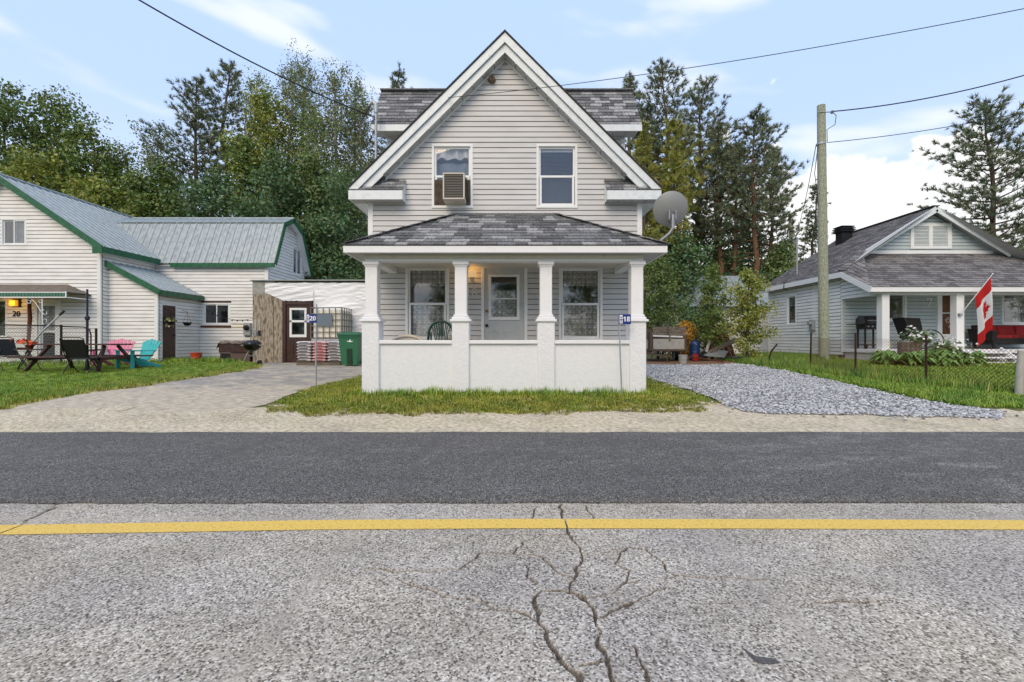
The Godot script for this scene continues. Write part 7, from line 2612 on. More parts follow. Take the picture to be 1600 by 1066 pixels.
	s.box(o + Vector3(-0.02, 0.38, 0), Vector3(0.66, 0.03, 0.52), Basis.IDENTITY, 0.008)
	part(t, "seat", s, flat(Color(0.05, 0.05, 0.05), 0.8))
	for z in [-0.3, 0.3]:
		s = Shape.new()
		var loop := []
		for i in 15:
			var a := PI * (1.0 - i / 14.0) - 0.15
			loop.append(o + Vector3(0.22 + cos(a) * 0.46, 0.28 + sin(a) * 0.38, z))
		loop.append(o + Vector3(0.60, 0.02, z))
		loop.append(o + Vector3(-0.4, 0.02, z))
		s.tube(loop, 0.018, 7)
		part(t, "arm_loop", s, M.black_metal)
	# wicker sofa with red cushions
	t = thing("wicker_sofa", "dark wicker sofa with red cushions on the bungalow porch", "sofa", W(17.5, 0.92, 16.6))
	o = org
	var dark := flat(Color(0.07, 0.06, 0.06), 0.8)
	var redc := mottled(Color(0.48, 0.06, 0.08), 0.15, 251, 0.9)
	s = Shape.new()
	s.box(o + Vector3(0, 0.28, 0), Vector3(2.0, 0.2, 0.75), Basis.IDENTITY, 0.02)
	part(t, "base", s, dark)
	s = Shape.new()
	s.prism(PackedVector2Array([Vector2(-0.4, 0.3), Vector2(0.38, 0.3), Vector2(0.42, 0.62), Vector2(-0.5, 0.72)]), Transform3D(Basis(Vector3(0, 0, 1), Vector3.UP, Vector3.LEFT), o + Vector3(-0.9, 0, 0)), 0.16)
	part(t, "arm", s, dark)
	s = Shape.new()
	s.box(o + Vector3(0, 0.6, -0.36), Vector3(2.0, 0.5, 0.1), Basis(X, -0.15), 0.02)
	part(t, "back", s, dark)
	for i in 3:
		s = Shape.new()
		s.box(o + Vector3(-0.58 + i * 0.62, 0.42, 0.05), Vector3(0.60, 0.12, 0.62), Basis.IDENTITY, 0.04)
		part(t, "cushion", s, redc)
		s = Shape.new()
		s.box(o + Vector3(-0.58 + i * 0.62, 0.62, -0.26), Vector3(0.60, 0.42, 0.14), Basis(X, -0.2), 0.05)
		part(t, "cushion", s, redc)
	for q in [[-0.95, 0.33], [0.95, 0.33], [-0.95, -0.33], [0.95, -0.33]]:
		s = Shape.new()
		s.box(o + Vector3(q[0], 0.1, q[1]), Vector3(0.06, 0.2, 0.06))
		part(t, "leg", s, dark)
	# barrel planter and white flowers
	t = thing("planter", "round wooden planter of white flowers before the porch chair", "planter", on(12.05, 14.35))
	o = org
	for i in 16:
		var a := TAU * i / 16.0
		s = Shape.new()
		s.box(o + Vector3(cos(a) * 0.28, 0.48, sin(a) * 0.28), Vector3(0.02, 0.46, 0.10), Basis(Vector3.UP, -a), 0.004)
		part(t, "stave", s, M.weathered)
	s = Shape.new()
	s.lathe([Vector2(0.0, 0.0), Vector2(0.26, 0.0), Vector2(0.26, 0.66), Vector2(0.0, 0.66)], 16, Transform3D(Basis.IDENTITY, o))
	part(t, "tub", s, M.black_metal)
	flower_bunch(t, "foliage", o + Vector3(0.1, 0.72, 0.1), 0.36, 60, 0.07, [Color(0.08, 0.13, 0.04), Color(0.12, 0.18, 0.06)])
	flower_bunch(t, "blossom", o + Vector3(0.15, 0.78, 0.12), 0.42, 90, 0.04, [Color(0.75, 0.75, 0.72), Color(0.66, 0.68, 0.62)])
	t = thing("flowering_shrub", "low shrub of white blossom at the porch step side", "shrub", on(13.2, 14.5))
	flower_bunch(t, "foliage", org + Vector3(0, 0.4, 0), 0.4, 110, 0.07, [Color(0.08, 0.14, 0.04), Color(0.12, 0.2, 0.06)])
	flower_bunch(t, "blossom", org + Vector3(0, 0.55, 0.1), 0.42, 60, 0.035, [Color(0.75, 0.75, 0.72)])
	# hostas
	var spots := [[11.0, 13.9], [11.45, 13.6], [11.95, 13.75], [12.4, 13.55], [12.85, 13.8], [13.25, 13.6], [11.25, 14.3], [12.6, 14.2]]
	var names := ["first at the left end", "second from the left end", "third from the left, before the planter", "fourth from the left", "fifth from the left", "last at the step side", "behind the left end", "behind the middle"]
	for i in spots.size():
		t = thing("hosta_plant", "broad leaved green hosta in the porch bed, %s" % names[i], "plant", on(spots[i][0], spots[i][1]), "hostas along the bungalow porch")
		s = Shape.new()
		s.tinted = true
		for k in 70:
			var a := rng.randf() * TAU
			var reach := rng.randf_range(0.08, 0.36)
			var up := rng.randf_range(0.20, 0.50) - reach * 0.45
			var dirn := Vector3(cos(a), 0, sin(a))
			var sd := Vector3(-sin(a), 0, cos(a)) * rng.randf_range(0.05, 0.085)
			var base := org + dirn * reach * 0.5 + Vector3.UP * up
			var mid := org + dirn * reach * 1.0 + Vector3.UP * (up + 0.06)
			var tip := org + dirn * (reach * 1.0 + 0.17) + Vector3.UP * (up - 0.07)
			var g := rng.randf_range(0.75, 1.25)
			s.tint = Color(0.16 * g, 0.30 * g, 0.06 * g) if rng.randf() > 0.03 else Color(0.45, 0.45, 0.06)
			s.tri_to(base, mid + sd, mid, Vector3.UP); s.tri_to(base, mid - sd, mid, Vector3.UP)
			s.tri_to(mid + sd, mid, tip, Vector3.UP); s.tri_to(mid - sd, mid, tip, Vector3.UP)
		part(t, "foliage", s, M.leaf)

# ================================================================ trees and plants
func leaf_cluster(n: int, r: float, size: float, seed_: int) -> ArrayMesh:
	var g := RandomNumberGenerator.new()
	g.seed = seed_
	var s := Shape.new()
	for i in n:
		var p := Vector3(g.randfn(), g.randfn() * 0.8, g.randfn()) * r * 0.5
		var nn := (Vector3(g.randfn(), g.randfn() * 0.8 + 0.7, g.randfn()) + p.normalized() * 0.6).normalized()
		var u := nn.cross(Vector3(g.randfn(), g.randfn(), g.randfn())).normalized()
		var w := nn.cross(u)
		var l := size * g.randf_range(0.7, 1.3)
		var fold := nn * l * 0.12
		s.tri(p - u * l * 0.5, p + w * l * 0.33 + fold, p + u * l * 0.5)
		s.tri(p - u * l * 0.5, p + u * l * 0.5, p - w * l * 0.33 + fold)
	return s.mesh()

func needle_tuft(n: int, length: float, wide: float, spread: float, seed_: int) -> ArrayMesh:
	var g := RandomNumberGenerator.new()
	g.seed = seed_
	var s := Shape.new()
	for i in n:
		var base := Vector3(0, g.randf_range(-0.35, 0.1) * length, 0)
		var dirn := Vector3(g.randfn() * spread, 1.0, g.randfn() * spread).normalized()
		var side := dirn.cross(Vector3(g.randfn(), g.randfn(), g.randfn())).normalized() * wide
		s.tri(base - side, base + side, base + dirn * length * g.randf_range(0.7, 1.2))
	return s.mesh()

var leaf_kinds := {}
var leaves := 0

func build_tree(called: String, label: String, kind: String, x: float, d: float, h: float, r: float, low: float, tone: String, seed_: int, small := 1.0, category := "tree") -> Node3D:
	var g := RandomNumberGenerator.new()
	g.seed = seed_
	var t := thing(called, label, category, on(x, d), "")
	var col: Color = {"dark": Color(0.130, 0.195, 0.058), "green": Color(0.160, 0.225, 0.058), "lime": Color(0.27, 0.31, 0.068), "deep": Color(0.100, 0.180, 0.075), "grey": Color(0.20, 0.235, 0.125), "pine": Color(0.165, 0.210, 0.125), "gold": Color(0.31, 0.335, 0.08), "amber": Color(0.5, 0.3, 0.05)}[tone]
	var wood := Shape.new()
	var trunk := []
	var rad := []
	var lean := Vector3(g.randfn(), 0, g.randfn()) * 0.02 * h
	var r0 := (0.016 * h + 0.03) * (0.8 if kind != "pine" else 1.0) * (0.75 if small < 0.7 else 1.0)
	for i in 9:
		var f := i / 8.0
		trunk.append(Vector3(lean.x * f * f, h * (0.97 if kind == "pine" or kind == "cedar" else 0.9) * f, lean.z * f * f) + Vector3(g.randfn(), 0, g.randfn()) * 0.01 * h * f)
		rad.append(lerpf(r0, 0.012 + 0.001 * h, pow(f, 0.8)))
	trunk[0].y = -0.2
	wood.tube(trunk, rad, 8)
	var on_trunk := func(f: float) -> Vector3:
		var q := clampf(f, 0.0, 1.0) * 8.0
		var i := mini(int(q), 7)
		return trunk[i].lerp(trunk[i + 1], q - i)
	var limbs := Shape.new()
	var spots: Array[Transform3D] = []
	var add := func(p: Vector3, dirn: Vector3, sc: float) -> void:
		var y := dirn.normalized()
		var xx := y.cross(Vector3(g.randfn(), g.randfn(), g.randfn())).normalized()
		spots.append(Transform3D(Basis(xx, y, xx.cross(y)).scaled(Vector3.ONE * sc), p))
	if kind == "pine":
		var f := 0.16
		var az := g.randf() * TAU
		while f < 0.985:
			var live := f > low
			var k := clampf((f - low) / (1.0 - low), 0.0, 1.0)
			var env := r * (0.42 + 0.58 * sin(PI * clampf(0.25 + k * 0.72, 0.0, 1.0))) * (1.0 - 0.75 * pow(k, 4.0))
			if not live: env = r * g.randf_range(0.2, 0.75)
			var n := 4 if live else 4
			for b in n:
				az += 2.4 + g.randf_range(-0.5, 0.5)
				var l := env * g.randf_range(0.55, 1.12)
				var out := Vector3(cos(az), 0, sin(az))
				var st: Vector3 = on_trunk.call(f + g.randf_range(-0.008, 0.008))
				var rise := lerpf(0.05, 0.75, k) if live else g.randf_range(-0.15, 0.3)
				var pts := [st, st + out * l * 0.45 + Vector3.UP * l * (rise * 0.4 - 0.05), st + out * l + Vector3.UP * l * (rise + 0.06)]
				limbs.tube(pts, [0.012 + l * 0.012, 0.01 + l * 0.006, 0.006], 4, false)
				if not live: continue
				var m := int(l * 4.2) + 3
				for q in m:
					var a := lerpf(0.32, 1.03, q / float(m - 1))
					var c: Vector3 = pts[0].lerp(pts[1], a / 0.45) if a < 0.45 else pts[1].lerp(pts[2], (a - 0.45) / 0.55)
					var side := out.cross(Vector3.UP) * g.randfn() * 0.26 * l * (1.15 - a * 0.6)
					var p := c + side + Vector3.UP * g.randf_range(-0.05, 0.16)
					if side.length() > 0.25: limbs.tube([c, p], [0.008, 0.004], 3, false)
					add.call(p, out * 0.8 + side.normalized() * 0.4 + Vector3.UP * g.randf_range(0.35, 1.1), g.randf_range(0.75, 1.25))
					add.call(p + Vector3(g.randfn(), g.randfn() * 0.5, g.randfn()) * 0.14, out * 0.5 + Vector3(g.randfn(), g.randf() + 0.4, g.randfn()), g.randf_range(0.6, 1.0))
			f += 0.030 if live else 0.028
		add.call(on_trunk.call(1.0), Vector3.UP, 1.3)
	elif kind == "cedar":
		var n := int(h * 16.0)
		for b in n:
			var f := lerpf(low, 0.99, pow(g.randf(), 0.8))
			var az := b * 2.4
			var env := r * pow(1.0 - f, 0.75) * 1.25 + 0.08
			var l := env * g.randf_range(0.6, 1.1)
			var out := Vector3(cos(az), 0, sin(az))
			var st: Vector3 = on_trunk.call(f)
			var tip := st + out * l + Vector3.UP * l * 0.1
			limbs.tube([st, tip], [0.014, 0.004], 3, false)
			for q in int(l * 5.0) + 2:
				var p := st.lerp(tip, g.randf_range(0.35, 1.05)) + Vector3(g.randfn(), g.randfn(), g.randfn()) * 0.1
				add.call(p, out + Vector3(g.randfn() * 0.4, g.randf_range(-0.3, 0.8), g.randfn() * 0.4), g.randf_range(0.7, 1.2))
	else:
		var asp := kind == "aspen"
		var n := int((h * 2.6 if asp else h * 2.2 + 8.0))
		for b in n:
			var f := lerpf(low, 0.98, (b + g.randf()) / n)
			var k := clampf((f - low) / (1.0 - low), 0.0, 1.0)
			var az := b * 2.4 + g.randf_range(-0.4, 0.4)
			var env := r * pow(sin(PI * clampf(0.16 + 0.80 * k, 0.0, 1.0)), 0.75)
			var l := env * g.randf_range(0.65, 1.15)
			var out := Vector3(cos(az), 0, sin(az))
			var st: Vector3 = on_trunk.call(f)
			var rise := g.randf_range(0.9, 1.5) if asp else g.randf_range(0.2, 0.8)
			var mid := st + out * l * 0.5 + Vector3.UP * l * rise * 0.4
			var tip := st + out * l + Vector3.UP * l * rise
			if tip.y > h: tip.y = h * g.randf_range(0.96, 1.0)
			limbs.tube([st, mid, tip], [0.012 + 0.012 * l, 0.008 + 0.006 * l, 0.006], 4, false)
			var m := int((l * 12.5 if asp else l * 10.0) / pow(small, 1.6)) + 4
			for q in m:
				var a := g.randf_range(0.25, 1.06)
				var c := st.lerp(mid, a * 2.0) if a < 0.5 else mid.lerp(tip, (a - 0.5) * 2.0)
				var off := Vector3(g.randfn(), g.randfn() * 0.75, g.randfn()) * l * (0.13 if asp else 0.2)
				if q % 3 == 0: limbs.tube([c, c + off], [0.006, 0.003], 3, false)
				add.call(c + off, Vector3(g.randfn(), g.randfn() + 1.0, g.randfn()), g.randf_range(0.7, 1.25))
	if kind == "broad" or kind == "aspen":
		for q in int(14.0 / small):
			add.call(on_trunk.call(1.0) + Vector3(g.randfn() * 0.025 * h, g.randf_range(-0.05, 0.045) * h, g.randfn() * 0.025 * h), Vector3(g.randfn(), g.randfn() + 1.0, g.randfn()), g.randf_range(0.6, 1.0))
	var bark: Material = M.bark_red if kind == "pine" and x > 0 and x < 20 else M.bark_pale if kind == "aspen" else M.bark
	org = Vector3.ZERO
	part(t, "trunk", wood, bark)
	if limbs.v.size(): part(t, "limbs", limbs, bark)
	var key := "%s%.1f" % [kind, small]
	if not leaf_kinds.has(key):
		if kind == "pine": leaf_kinds[key] = needle_tuft(22, 0.30, 0.016, 0.55, 3)
		elif kind == "cedar": leaf_kinds[key] = needle_tuft(16, 0.26, 0.022, 0.45, 4)
		elif kind == "aspen": leaf_kinds[key] = leaf_cluster(11, 0.40, 0.125, 5)
		else: leaf_kinds[key] = leaf_cluster(16, 0.5 * small, 0.19 * small, 6)
	var src: Array = leaf_kinds[key].surface_get_arrays(0)
	var cv: PackedVector3Array = src[Mesh.ARRAY_VERTEX]
	var cn: PackedVector3Array = src[Mesh.ARRAY_NORMAL]
	var crown := Shape.new()
	var tint := PackedColorArray()
	tint.resize(cv.size())
	for q in spots:
		var v := g.randf_range(0.7, 1.35)
		var warm := g.randf_range(-0.12, 0.22)
		tint.fill(Color(col.r * v * (1.0 + warm), col.g * v, col.b * v * (1.0 - warm * 0.5)))
		crown.v.append_array(q * cv)
		crown.n.append_array(Transform3D(q.basis.orthonormalized(), Vector3.ZERO) * cn)
		crown.c.append_array(tint)
	leaves += crown.v.size() / 3
	part(t, "crown", crown, M.needle if kind == "pine" or kind == "cedar" else M.leaf)
	return t

func build_trees() -> void:
	var rows := [
		["maple_tree", "dark leafy tree at the far left edge, tallest there", "broad", -28.64, 27.0, 16.2, 2.9, 0.12, "dark"],
		["maple_tree", "leafy tree with pointed top right of the far left one", "broad", -26.79, 28.0, 16.7, 2.5, 0.15, "green"],
		["maple_tree", "rounded leafy tree above the left house's metal roof", "broad", -23.72, 27.0, 14.2, 2.3, 0.12, "green"],
		["maple_tree", "small leafy tree at the right end of the left grove", "broad", -20.84, 26.0, 10.9, 1.7, 0.10, "green"],
		["young_maple", "bright yellow green tree just behind the left gable", "broad", -25.17, 25.0, 11.5, 3.0, 0.03, "lime"],
		["young_maple", "bright green low tree behind the left metal ridge", "broad", -21.96, 25.0, 10.2, 2.6, 0.03, "lime"],
		["young_maple", "low green tree where the two left roofs meet", "broad", -19.99, 25.5, 9.1, 1.8, 0.03, "green"],
		["pine_tree", "thin pine with bare straight trunk, leftmost of the pines", "pine", -20.15, 30.0, 17.8, 2.5, 0.50, "pine"],
		["pine_tree", "tall pine with dark crown beside the leftmost pine", "pine", -18.64, 31.0, 19.6, 2.1, 0.55, "pine"],
		["aspen_tree", "sparse thin tree left of the bare trunk pine", "aspen", -21.81, 30.0, 15.2, 1.9, 0.25, "grey"],
		["alder_tree", "dull green tree low between the left grove and the pines", "broad", -19.99, 27.0, 11.8, 1.7, 0.10, "dark"],
		["aspen_tree", "yellow green full tree left of the tall aspens", "broad", -14.89, 29.0, 17.4, 2.1, 0.10, "lime"],
		["alder_tree", "mid height olive tree in front of the dark crowned pine", "broad", -15.97, 28.0, 13.9, 1.9, 0.10, "green"],
		["aspen_tree", "tall airy aspen, left one of the highest pair", "aspen", -14.58, 31.0, 20.9, 1.9, 0.20, "grey"],
		["aspen_tree", "tall airy aspen, highest of the group", "aspen", -13.92, 32.0, 22.1, 1.7, 0.20, "grey"],
		["aspen_tree", "airy aspen right of the highest pair", "aspen", -11.11, 30.0, 19.9, 1.8, 0.20, "grey"],
		["aspen_tree", "sparse aspen beside the grey house's roof edge", "aspen", -9.41, 30.0, 17.9, 1.6, 0.15, "grey"],
		["aspen_tree", "lower leafy aspen below the highest pair", "aspen", -11.43, 28.0, 15.8, 1.9, 0.10, "green"],
		["alder_tree", "dark dense tree behind the left end of the gambrel roof", "broad", -16.69, 26.0, 10.5, 2.4, 0.02, "deep"],
		["alder_tree", "dark dense tree behind the right end of the gambrel roof", "broad", -12.41, 25.5, 11.4, 2.7, 0.02, "deep"],
		["alder_tree", "dark dense tree beside the grey house's left wall", "broad", -8.51, 25.0, 10.1, 2.4, 0.02, "deep"],
		["alder_tree", "green tree filling in below the tall aspens", "broad", -10.92, 26.5, 12.1, 2.0, 0.02, "dark"],
		["alder_tree", "sparse dark tree behind the middle of the gambrel roof", "broad", -18.45, 26.0, 9.3, 1.8, 0.02, "dark"],
		["pine_tree", "pine top above the left rear roof of the grey house", "pine", -8.13, 32.0, 19.8, 1.5, 0.30, "pine"],
		["pine_tree", "small pine tip beside the grey gable's left slope", "pine", -6.91, 33.0, 18.8, 1.1, 0.30, "pine"],
		["pine_tree", "small pine tip just above the right rear roof", "pine", 6.43, 34.0, 19.4, 1.0, 0.30, "pine"],
		["pine_tree", "slender pine at the right rear roof's edge", "pine", 7.75, 31.0, 19.1, 1.7, 0.50, "pine"],
		["pine_tree", "largest pine right of the grey house with bushy crown", "pine", 9.48, 29.0, 17.9, 2.7, 0.45, "pine"],
		["pine_tree", "pine with bare reddish trunk behind the satellite dish", "pine", 11.68, 30.0, 17.8, 2.2, 0.50, "pine"],
		["pine_tree", "shorter pine left of the lone trunked one", "pine", 12.52, 28.5, 14.0, 1.9, 0.50, "pine"],
		["pine_tree", "pine with clear rust coloured trunk above the shed", "pine", 13.79, 27.0, 14.0, 2.3, 0.50, "pine"],
		["pine_tree", "ragged pine nearest the bungalow's roof", "pine", 15.99, 29.0, 12.7, 1.9, 0.40, "pine"],
		["cedar_tree", "yellow green cedar at the grey house's right eave", "cedar", 7.31, 26.0, 13.6, 1.3, 0.05, "gold"],
		["cedar_tree", "yellow green cedar behind the satellite dish's left", "cedar", 8.55, 25.5, 11.6, 1.2, 0.25, "gold"],
		["alder_tree", "dark undergrowth tree below the satellite dish", "broad", 8.85, 25.0, 6.7, 1.6, 0.02, "deep"],
		["alder_tree", "dark undergrowth tree above the shed roof", "broad", 13.13, 29.0, 6.4, 2.0, 0.02, "deep"],
		["alder_tree", "green undergrowth tree at the bungalow's roof end", "broad", 15.31, 27.5, 6.6, 1.5, 0.02, "dark"],
		["spruce_tree", "narrow spruce beside the utility pole", "cedar", 20.11, 32.0, 11.8, 1.5, 0.05, "pine"],
		["pine_tree", "tall open pine behind the bungalow's gable", "pine", 24.55, 24.0, 13.1, 3.3, 0.18, "pine"],
		["pine_tree", "bare trunked pine between the dish and the largest pine", "pine", 8.55, 28.5, 15.4, 1.8, 0.55, "pine"],
		["pine_tree", "slim pine with many dead lower branches behind the dish", "pine", 9.85, 27.5, 13.9, 1.7, 0.58, "gold"],
		["pine_tree", "thin leaning pine in the gap left of the rust trunked one", "pine", 13.17, 28.0, 12.6, 1.6, 0.50, "pine"],
		["alder_tree", "shadowy tree filling the gap below the largest pine", "broad", 12.36, 31.0, 9.5, 2.6, 0.02, "deep"],
		["alder_tree", "shadowy tree behind the rust trunked pine", "broad", 15.78, 32.0, 8.7, 2.4, 0.02, "dark"],
		["alder_tree", "shadowy tree right behind the grey house's corner", "broad", 9.12, 30.0, 10.1, 2.2, 0.02, "dark"],
		["maple_tree", "leafy tree filling the dip right of the left grove", "broad", -24.10, 29.0, 13.6, 2.0, 0.10, "green"],
		["aspen_tree", "slender aspen between the dark pine and the highest pair", "aspen", -16.86, 32.0, 20.1, 1.6, 0.20, "grey"],
		["aspen_tree", "airy aspen filling right of the group toward the roof", "aspen", -10.73, 31.5, 19.8, 1.6, 0.20, "grey"],
	]
	var made := []
	for i in rows.size():
		var q: Array = rows[i]
		made.append(build_tree(q[0], q[1], q[2], q[3], q[4], q[5], q[6], q[7], q[8], 300 + i))
	# shrubs in the yard behind the gravel
	build_tree("tall_shrub", "leafy bush against the porch corner behind the box trailer", "broad", 6.35, 20.6, 4.7, 1.15, 0.05, "dark", 401, 0.6, "shrub")
	build_tree("sapling", "slender green sapling in front of the metal shed", "broad", 7.95, 18.8, 4.0, 0.62, 0.12, "green", 402, 0.5, "sapling")
	build_tree("tall_shrub", "yellow green shrub at the bungalow's back corner", "broad", 8.35, 16.8, 3.4, 0.75, 0.05, "lime", 403, 0.45, "shrub")
	build_tree("low_shrub", "small amber leaved shrub behind the blue drum", "broad", 7.2, 19.6, 1.55, 0.5, 0.1, "amber", 404, 0.45, "shrub")
	build_tree("low_shrub", "dark low shrub under the metal shed's wall", "broad", 9.0, 22.0, 2.2, 1.0, 0.05, "deep", 405, 0.6, "shrub")
	# bare snag beside the bungalow roof
	var t := thing("dead_snag", "grey broken dead trunk beyond the bungalow's roof", "snag", on(19.0, 32.0))
	var s := Shape.new()
	org = Vector3.ZERO
	s.tube([Vector3(0, -0.2, 0), Vector3(0.1, 4.5, 0), Vector3(-0.05, 7.6, 0), Vector3(-0.3, 9.2, 0)], [0.22, 0.18, 0.2, 0.05], 8)
	part(t, "trunk", s, M.bark_pale)
	s = Shape.new()
	s.tube([Vector3(-0.02, 7.4, 0), Vector3(0.35, 8.0, 0.1), Vector3(0.3, 8.6, 0.1)], [0.08, 0.05, 0.02], 6)
	part(t, "limbs", s, M.bark_pale)
	# trees on the other side of the road, mirrored in the window panes
	var n := 0
	for q in [[4, -66.0, -27.0], [20, -56.0, -25.0], [2, -47.0, -26.0], [5, -38.0, -24.0], [18, -29.0, -26.0], [1, -21.0, -25.0], [5, -13.0, -23.0], [3, -6.5, -26.0], [18, 0.5, -24.0], [4, 7.5, -25.0], [20, 14.0, -23.0], [2, 21.0, -26.0], [5, 29.0, -25.0], [18, 38.0, -26.0], [4, 47.0, -24.0], [20, 56.0, -26.0], [2, 66.0, -25.0]]:
		var c := copy_of(made[q[0]], rows[q[0]][0], on(q[1], q[2]), n * 1.3, "leafy tree across the road behind the viewer, number %s from the left" % ["one", "two", "three", "four", "five", "six", "seven", "eight", "nine", "ten", "eleven", "twelve", "thirteen", "fourteen", "fifteen", "sixteen", "seventeen"][n])
		c.set_meta("group", "trees across the road")
		n += 1

func scatter(called: String, label: String, poly: PackedVector2Array, count: int, near: float, tall: Vector2, cols: Array, wide: float, seed_: int, seen_only := false) -> void:
	var g := RandomNumberGenerator.new()
	g.seed = seed_
	var s := Shape.new()
	for i in 7:
		var p := Vector3(g.randfn(), 0, g.randfn()) * 0.35
		var a := g.randf() * TAU
		var side := Vector3(cos(a), 0, sin(a)) * 0.075
		var bend := Vector3(g.randfn(), 0, g.randfn()) * 0.28
		var hh := g.randf_range(0.6, 1.1)
		var m := p + bend * 0.35 + Vector3.UP * hh * 0.55
		s.quad(p - side, p + side, m + side * 0.7, m - side * 0.7)
		s.tri(m - side * 0.7, m + side * 0.7, p + bend + Vector3.UP * hh)
	for i in s.n.size(): s.n[i] = (s.n[i] * 0.5 + Vector3.UP).normalized()
	var lo := poly[0]
	var hi := poly[0]
	for p in poly:
		lo = lo.min(p); hi = hi.max(p)
	var where: Array[Vector2] = []
	var tries := 0
	while where.size() < count and tries < count * 12:
		tries += 1
		var p := Vector2(g.randf_range(lo.x, hi.x), lo.y + (hi.y - lo.y) * pow(g.randf(), near))
		if not Geometry2D.is_point_in_polygon(p, poly): continue
		if noise.get_noise_2d(p.x * 1.7, p.y * 1.7) < -0.28 and g.randf() < 0.6: continue
		if seen_only and absf(p.x) > p.y * 1.12 + 0.6: continue
		where.append(p)
	var mm := MultiMesh.new()
	mm.transform_format = MultiMesh.TRANSFORM_3D
	mm.use_colors = true
	mm.mesh = s.mesh()
	mm.instance_count = where.size()
	for i in where.size():
		var p := where[i]
		var k := 0.75 + 0.5 * noise.get_noise_2d(p.x * 0.9 + 20.0, p.y * 0.9)
		var hh := g.randf_range(tall.x, tall.y) * (0.6 + k * 0.55)
		var ww := wide * g.randf_range(0.8, 1.3)
		mm.set_instance_transform(i, Transform3D(Basis(Vector3.UP, g.randf() * TAU).scaled(Vector3(ww, hh, ww)), on(p.x, p.y)))
		var c: Color = cols[0].lerp(cols[1], clampf(0.5 + noise.get_noise_2d(p.x * 1.1, p.y * 1.1 + 60.0) * 1.3 + g.randf_range(-0.25, 0.25), 0.0, 1.0))
		if cols.size() > 2 and g.randf() < 0.13: c = cols[2]
		var v := g.randf_range(0.75, 1.25)
		mm.set_instance_color(i, Color(c.r * v, c.g * v, c.b * v))
	var mi := MultiMeshInstance3D.new()
	mi.name = numbered(called)
	mi.multimesh = mm
	mi.material_override = M.leaf
	mi.set_meta("kind", "stuff")
	mi.set_meta("label", label)
	add_child(mi)

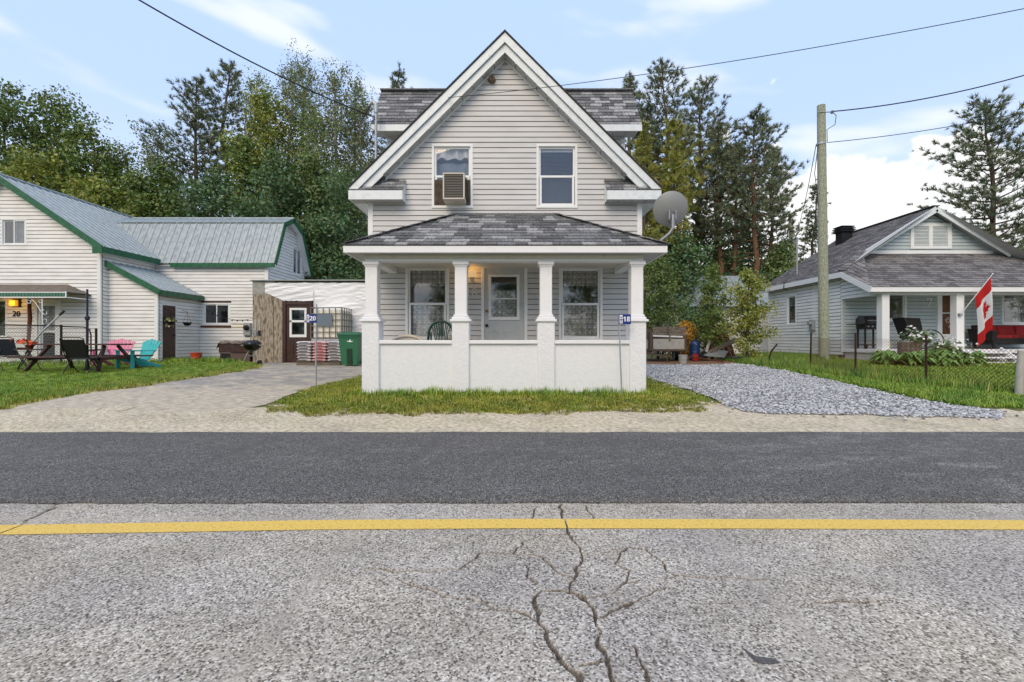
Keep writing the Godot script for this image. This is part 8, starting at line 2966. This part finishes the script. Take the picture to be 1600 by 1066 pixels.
func build_grass() -> void:
	var green := [Color(0.30, 0.42, 0.055), Color(0.52, 0.54, 0.08), Color(0.62, 0.54, 0.2)]
	var lush := [Color(0.18, 0.34, 0.05), Color(0.33, 0.46, 0.06), Color(0.45, 0.47, 0.12)]
	var dry := [Color(0.36, 0.41, 0.07), Color(0.5, 0.47, 0.12), Color(0.56, 0.49, 0.24)]
	var strip := ragged([Vector2(-3.85, 7.75), Vector2(-3.2, 7.15), Vector2(-2.2, 7.22), Vector2(0, 7.25), Vector2(1.9, 7.45), Vector2(2.9, 7.75), Vector2(3.4, 8.05), Vector2(3.3, 9.4), Vector2(3.3, 15.5), Vector2(2.45, 15.5), Vector2(2.45, 8.72), Vector2(-2.75, 8.72), Vector2(-2.75, 15.0), Vector2(-3.75, 15.0), Vector2(-3.95, 10.5), Vector2(-4.0, 8.9)], 0.2, 0.24, 21)
	scatter("grass", "short yellow green grass along the foot of the porch", strip, 15000, 1.7, Vector2(0.03, 0.06), green, 0.06, 501)
	var hem := ragged([Vector2(-3.95, 7.6), Vector2(-3.3, 7.0), Vector2(3.1, 7.2), Vector2(3.5, 7.9), Vector2(2.4, 8.0), Vector2(-3.3, 7.7)], 0.2, 0.3, 23)
	scatter("dry_grass", "sparse yellowing grass fringe along the sandy shoulder", hem, 2200, 1.0, Vector2(0.03, 0.06), dry, 0.07, 502)
	scatter("tall_grass", "taller tufts growing against the porch wall", PackedVector2Array([Vector2(-2.75, 8.35), Vector2(2.5, 8.35), Vector2(2.5, 8.7), Vector2(-2.75, 8.7)]), 500, 0.6, Vector2(0.06, 0.16), lush, 0.06, 503)
	var lawn := ragged([Vector2(-26, 7.2), Vector2(-8.2, 7.5), Vector2(-7.8, 9.5), Vector2(-7.75, 11.4), Vector2(-7.8, 13.6), Vector2(-8.4, 15.5), Vector2(-8.9, 16.4), Vector2(-9.75, 17.6), Vector2(-12.9, 19.5), Vector2(-12.95, 17.2), Vector2(-26, 16.9)], 0.25, 0.3, 25)
	scatter("lawn_grass", "green lawn grass in front of the white left house", lawn, 38000, 1.3, Vector2(0.04, 0.085), lush, 0.075, 504, true)
	scatter("dry_grass", "yellower lawn edge along the left drive", ragged([Vector2(-9.2, 7.4), Vector2(-8.0, 7.5), Vector2(-7.65, 9.5), Vector2(-7.6, 13.6), Vector2(-8.3, 15.8), Vector2(-8.8, 15.8), Vector2(-8.6, 10.0)], 0.25, 0.25, 27), 3500, 1.2, Vector2(0.04, 0.08), dry, 0.08, 505)
	var right := ragged([Vector2(7.3, 7.6), Vector2(16.0, 7.7), Vector2(22.0, 15.5), Vector2(12.1, 15.6), Vector2(12.0, 22.0), Vector2(8.6, 20.0), Vector2(7.8, 16.5), Vector2(7.6, 12.3), Vector2(7.2, 10.4), Vector2(7.0, 8.4)], 0.25, 0.25, 29)
	scatter("lawn_grass", "green lawn grass around the bungalow", right, 34000, 1.4, Vector2(0.04, 0.10), lush, 0.075, 506, true)
	var weeds := ragged([Vector2(7.75, 16.2), Vector2(7.9, 12.0), Vector2(8.2, 10.2), Vector2(8.6, 8.6), Vector2(9.4, 8.6), Vector2(9.3, 10.2), Vector2(9.1, 12.0), Vector2(9.6, 15.0), Vector2(11.8, 17.2), Vector2(11.9, 21.5), Vector2(10.0, 20.0)], 0.3, 0.25, 31)
	scatter("weeds", "tall weeds along the fence and the bungalow's side wall", weeds, 8000, 1.0, Vector2(0.08, 0.26), [Color(0.12, 0.24, 0.04), Color(0.26, 0.38, 0.05), Color(0.4, 0.4, 0.12)], 0.075, 507)
	scatter("weeds", "weeds at the foot of the left house and its chest", ragged([Vector2(-17, 15.4), Vector2(-12.9, 15.6), Vector2(-12.7, 17.0), Vector2(-9.9, 17.2), Vector2(-9.9, 17.7), Vector2(-12.8, 19.3), Vector2(-17, 16.8)], 0.3, 0.1, 33), 1500, 1.0, Vector2(0.10, 0.24), lush, 0.11, 508)
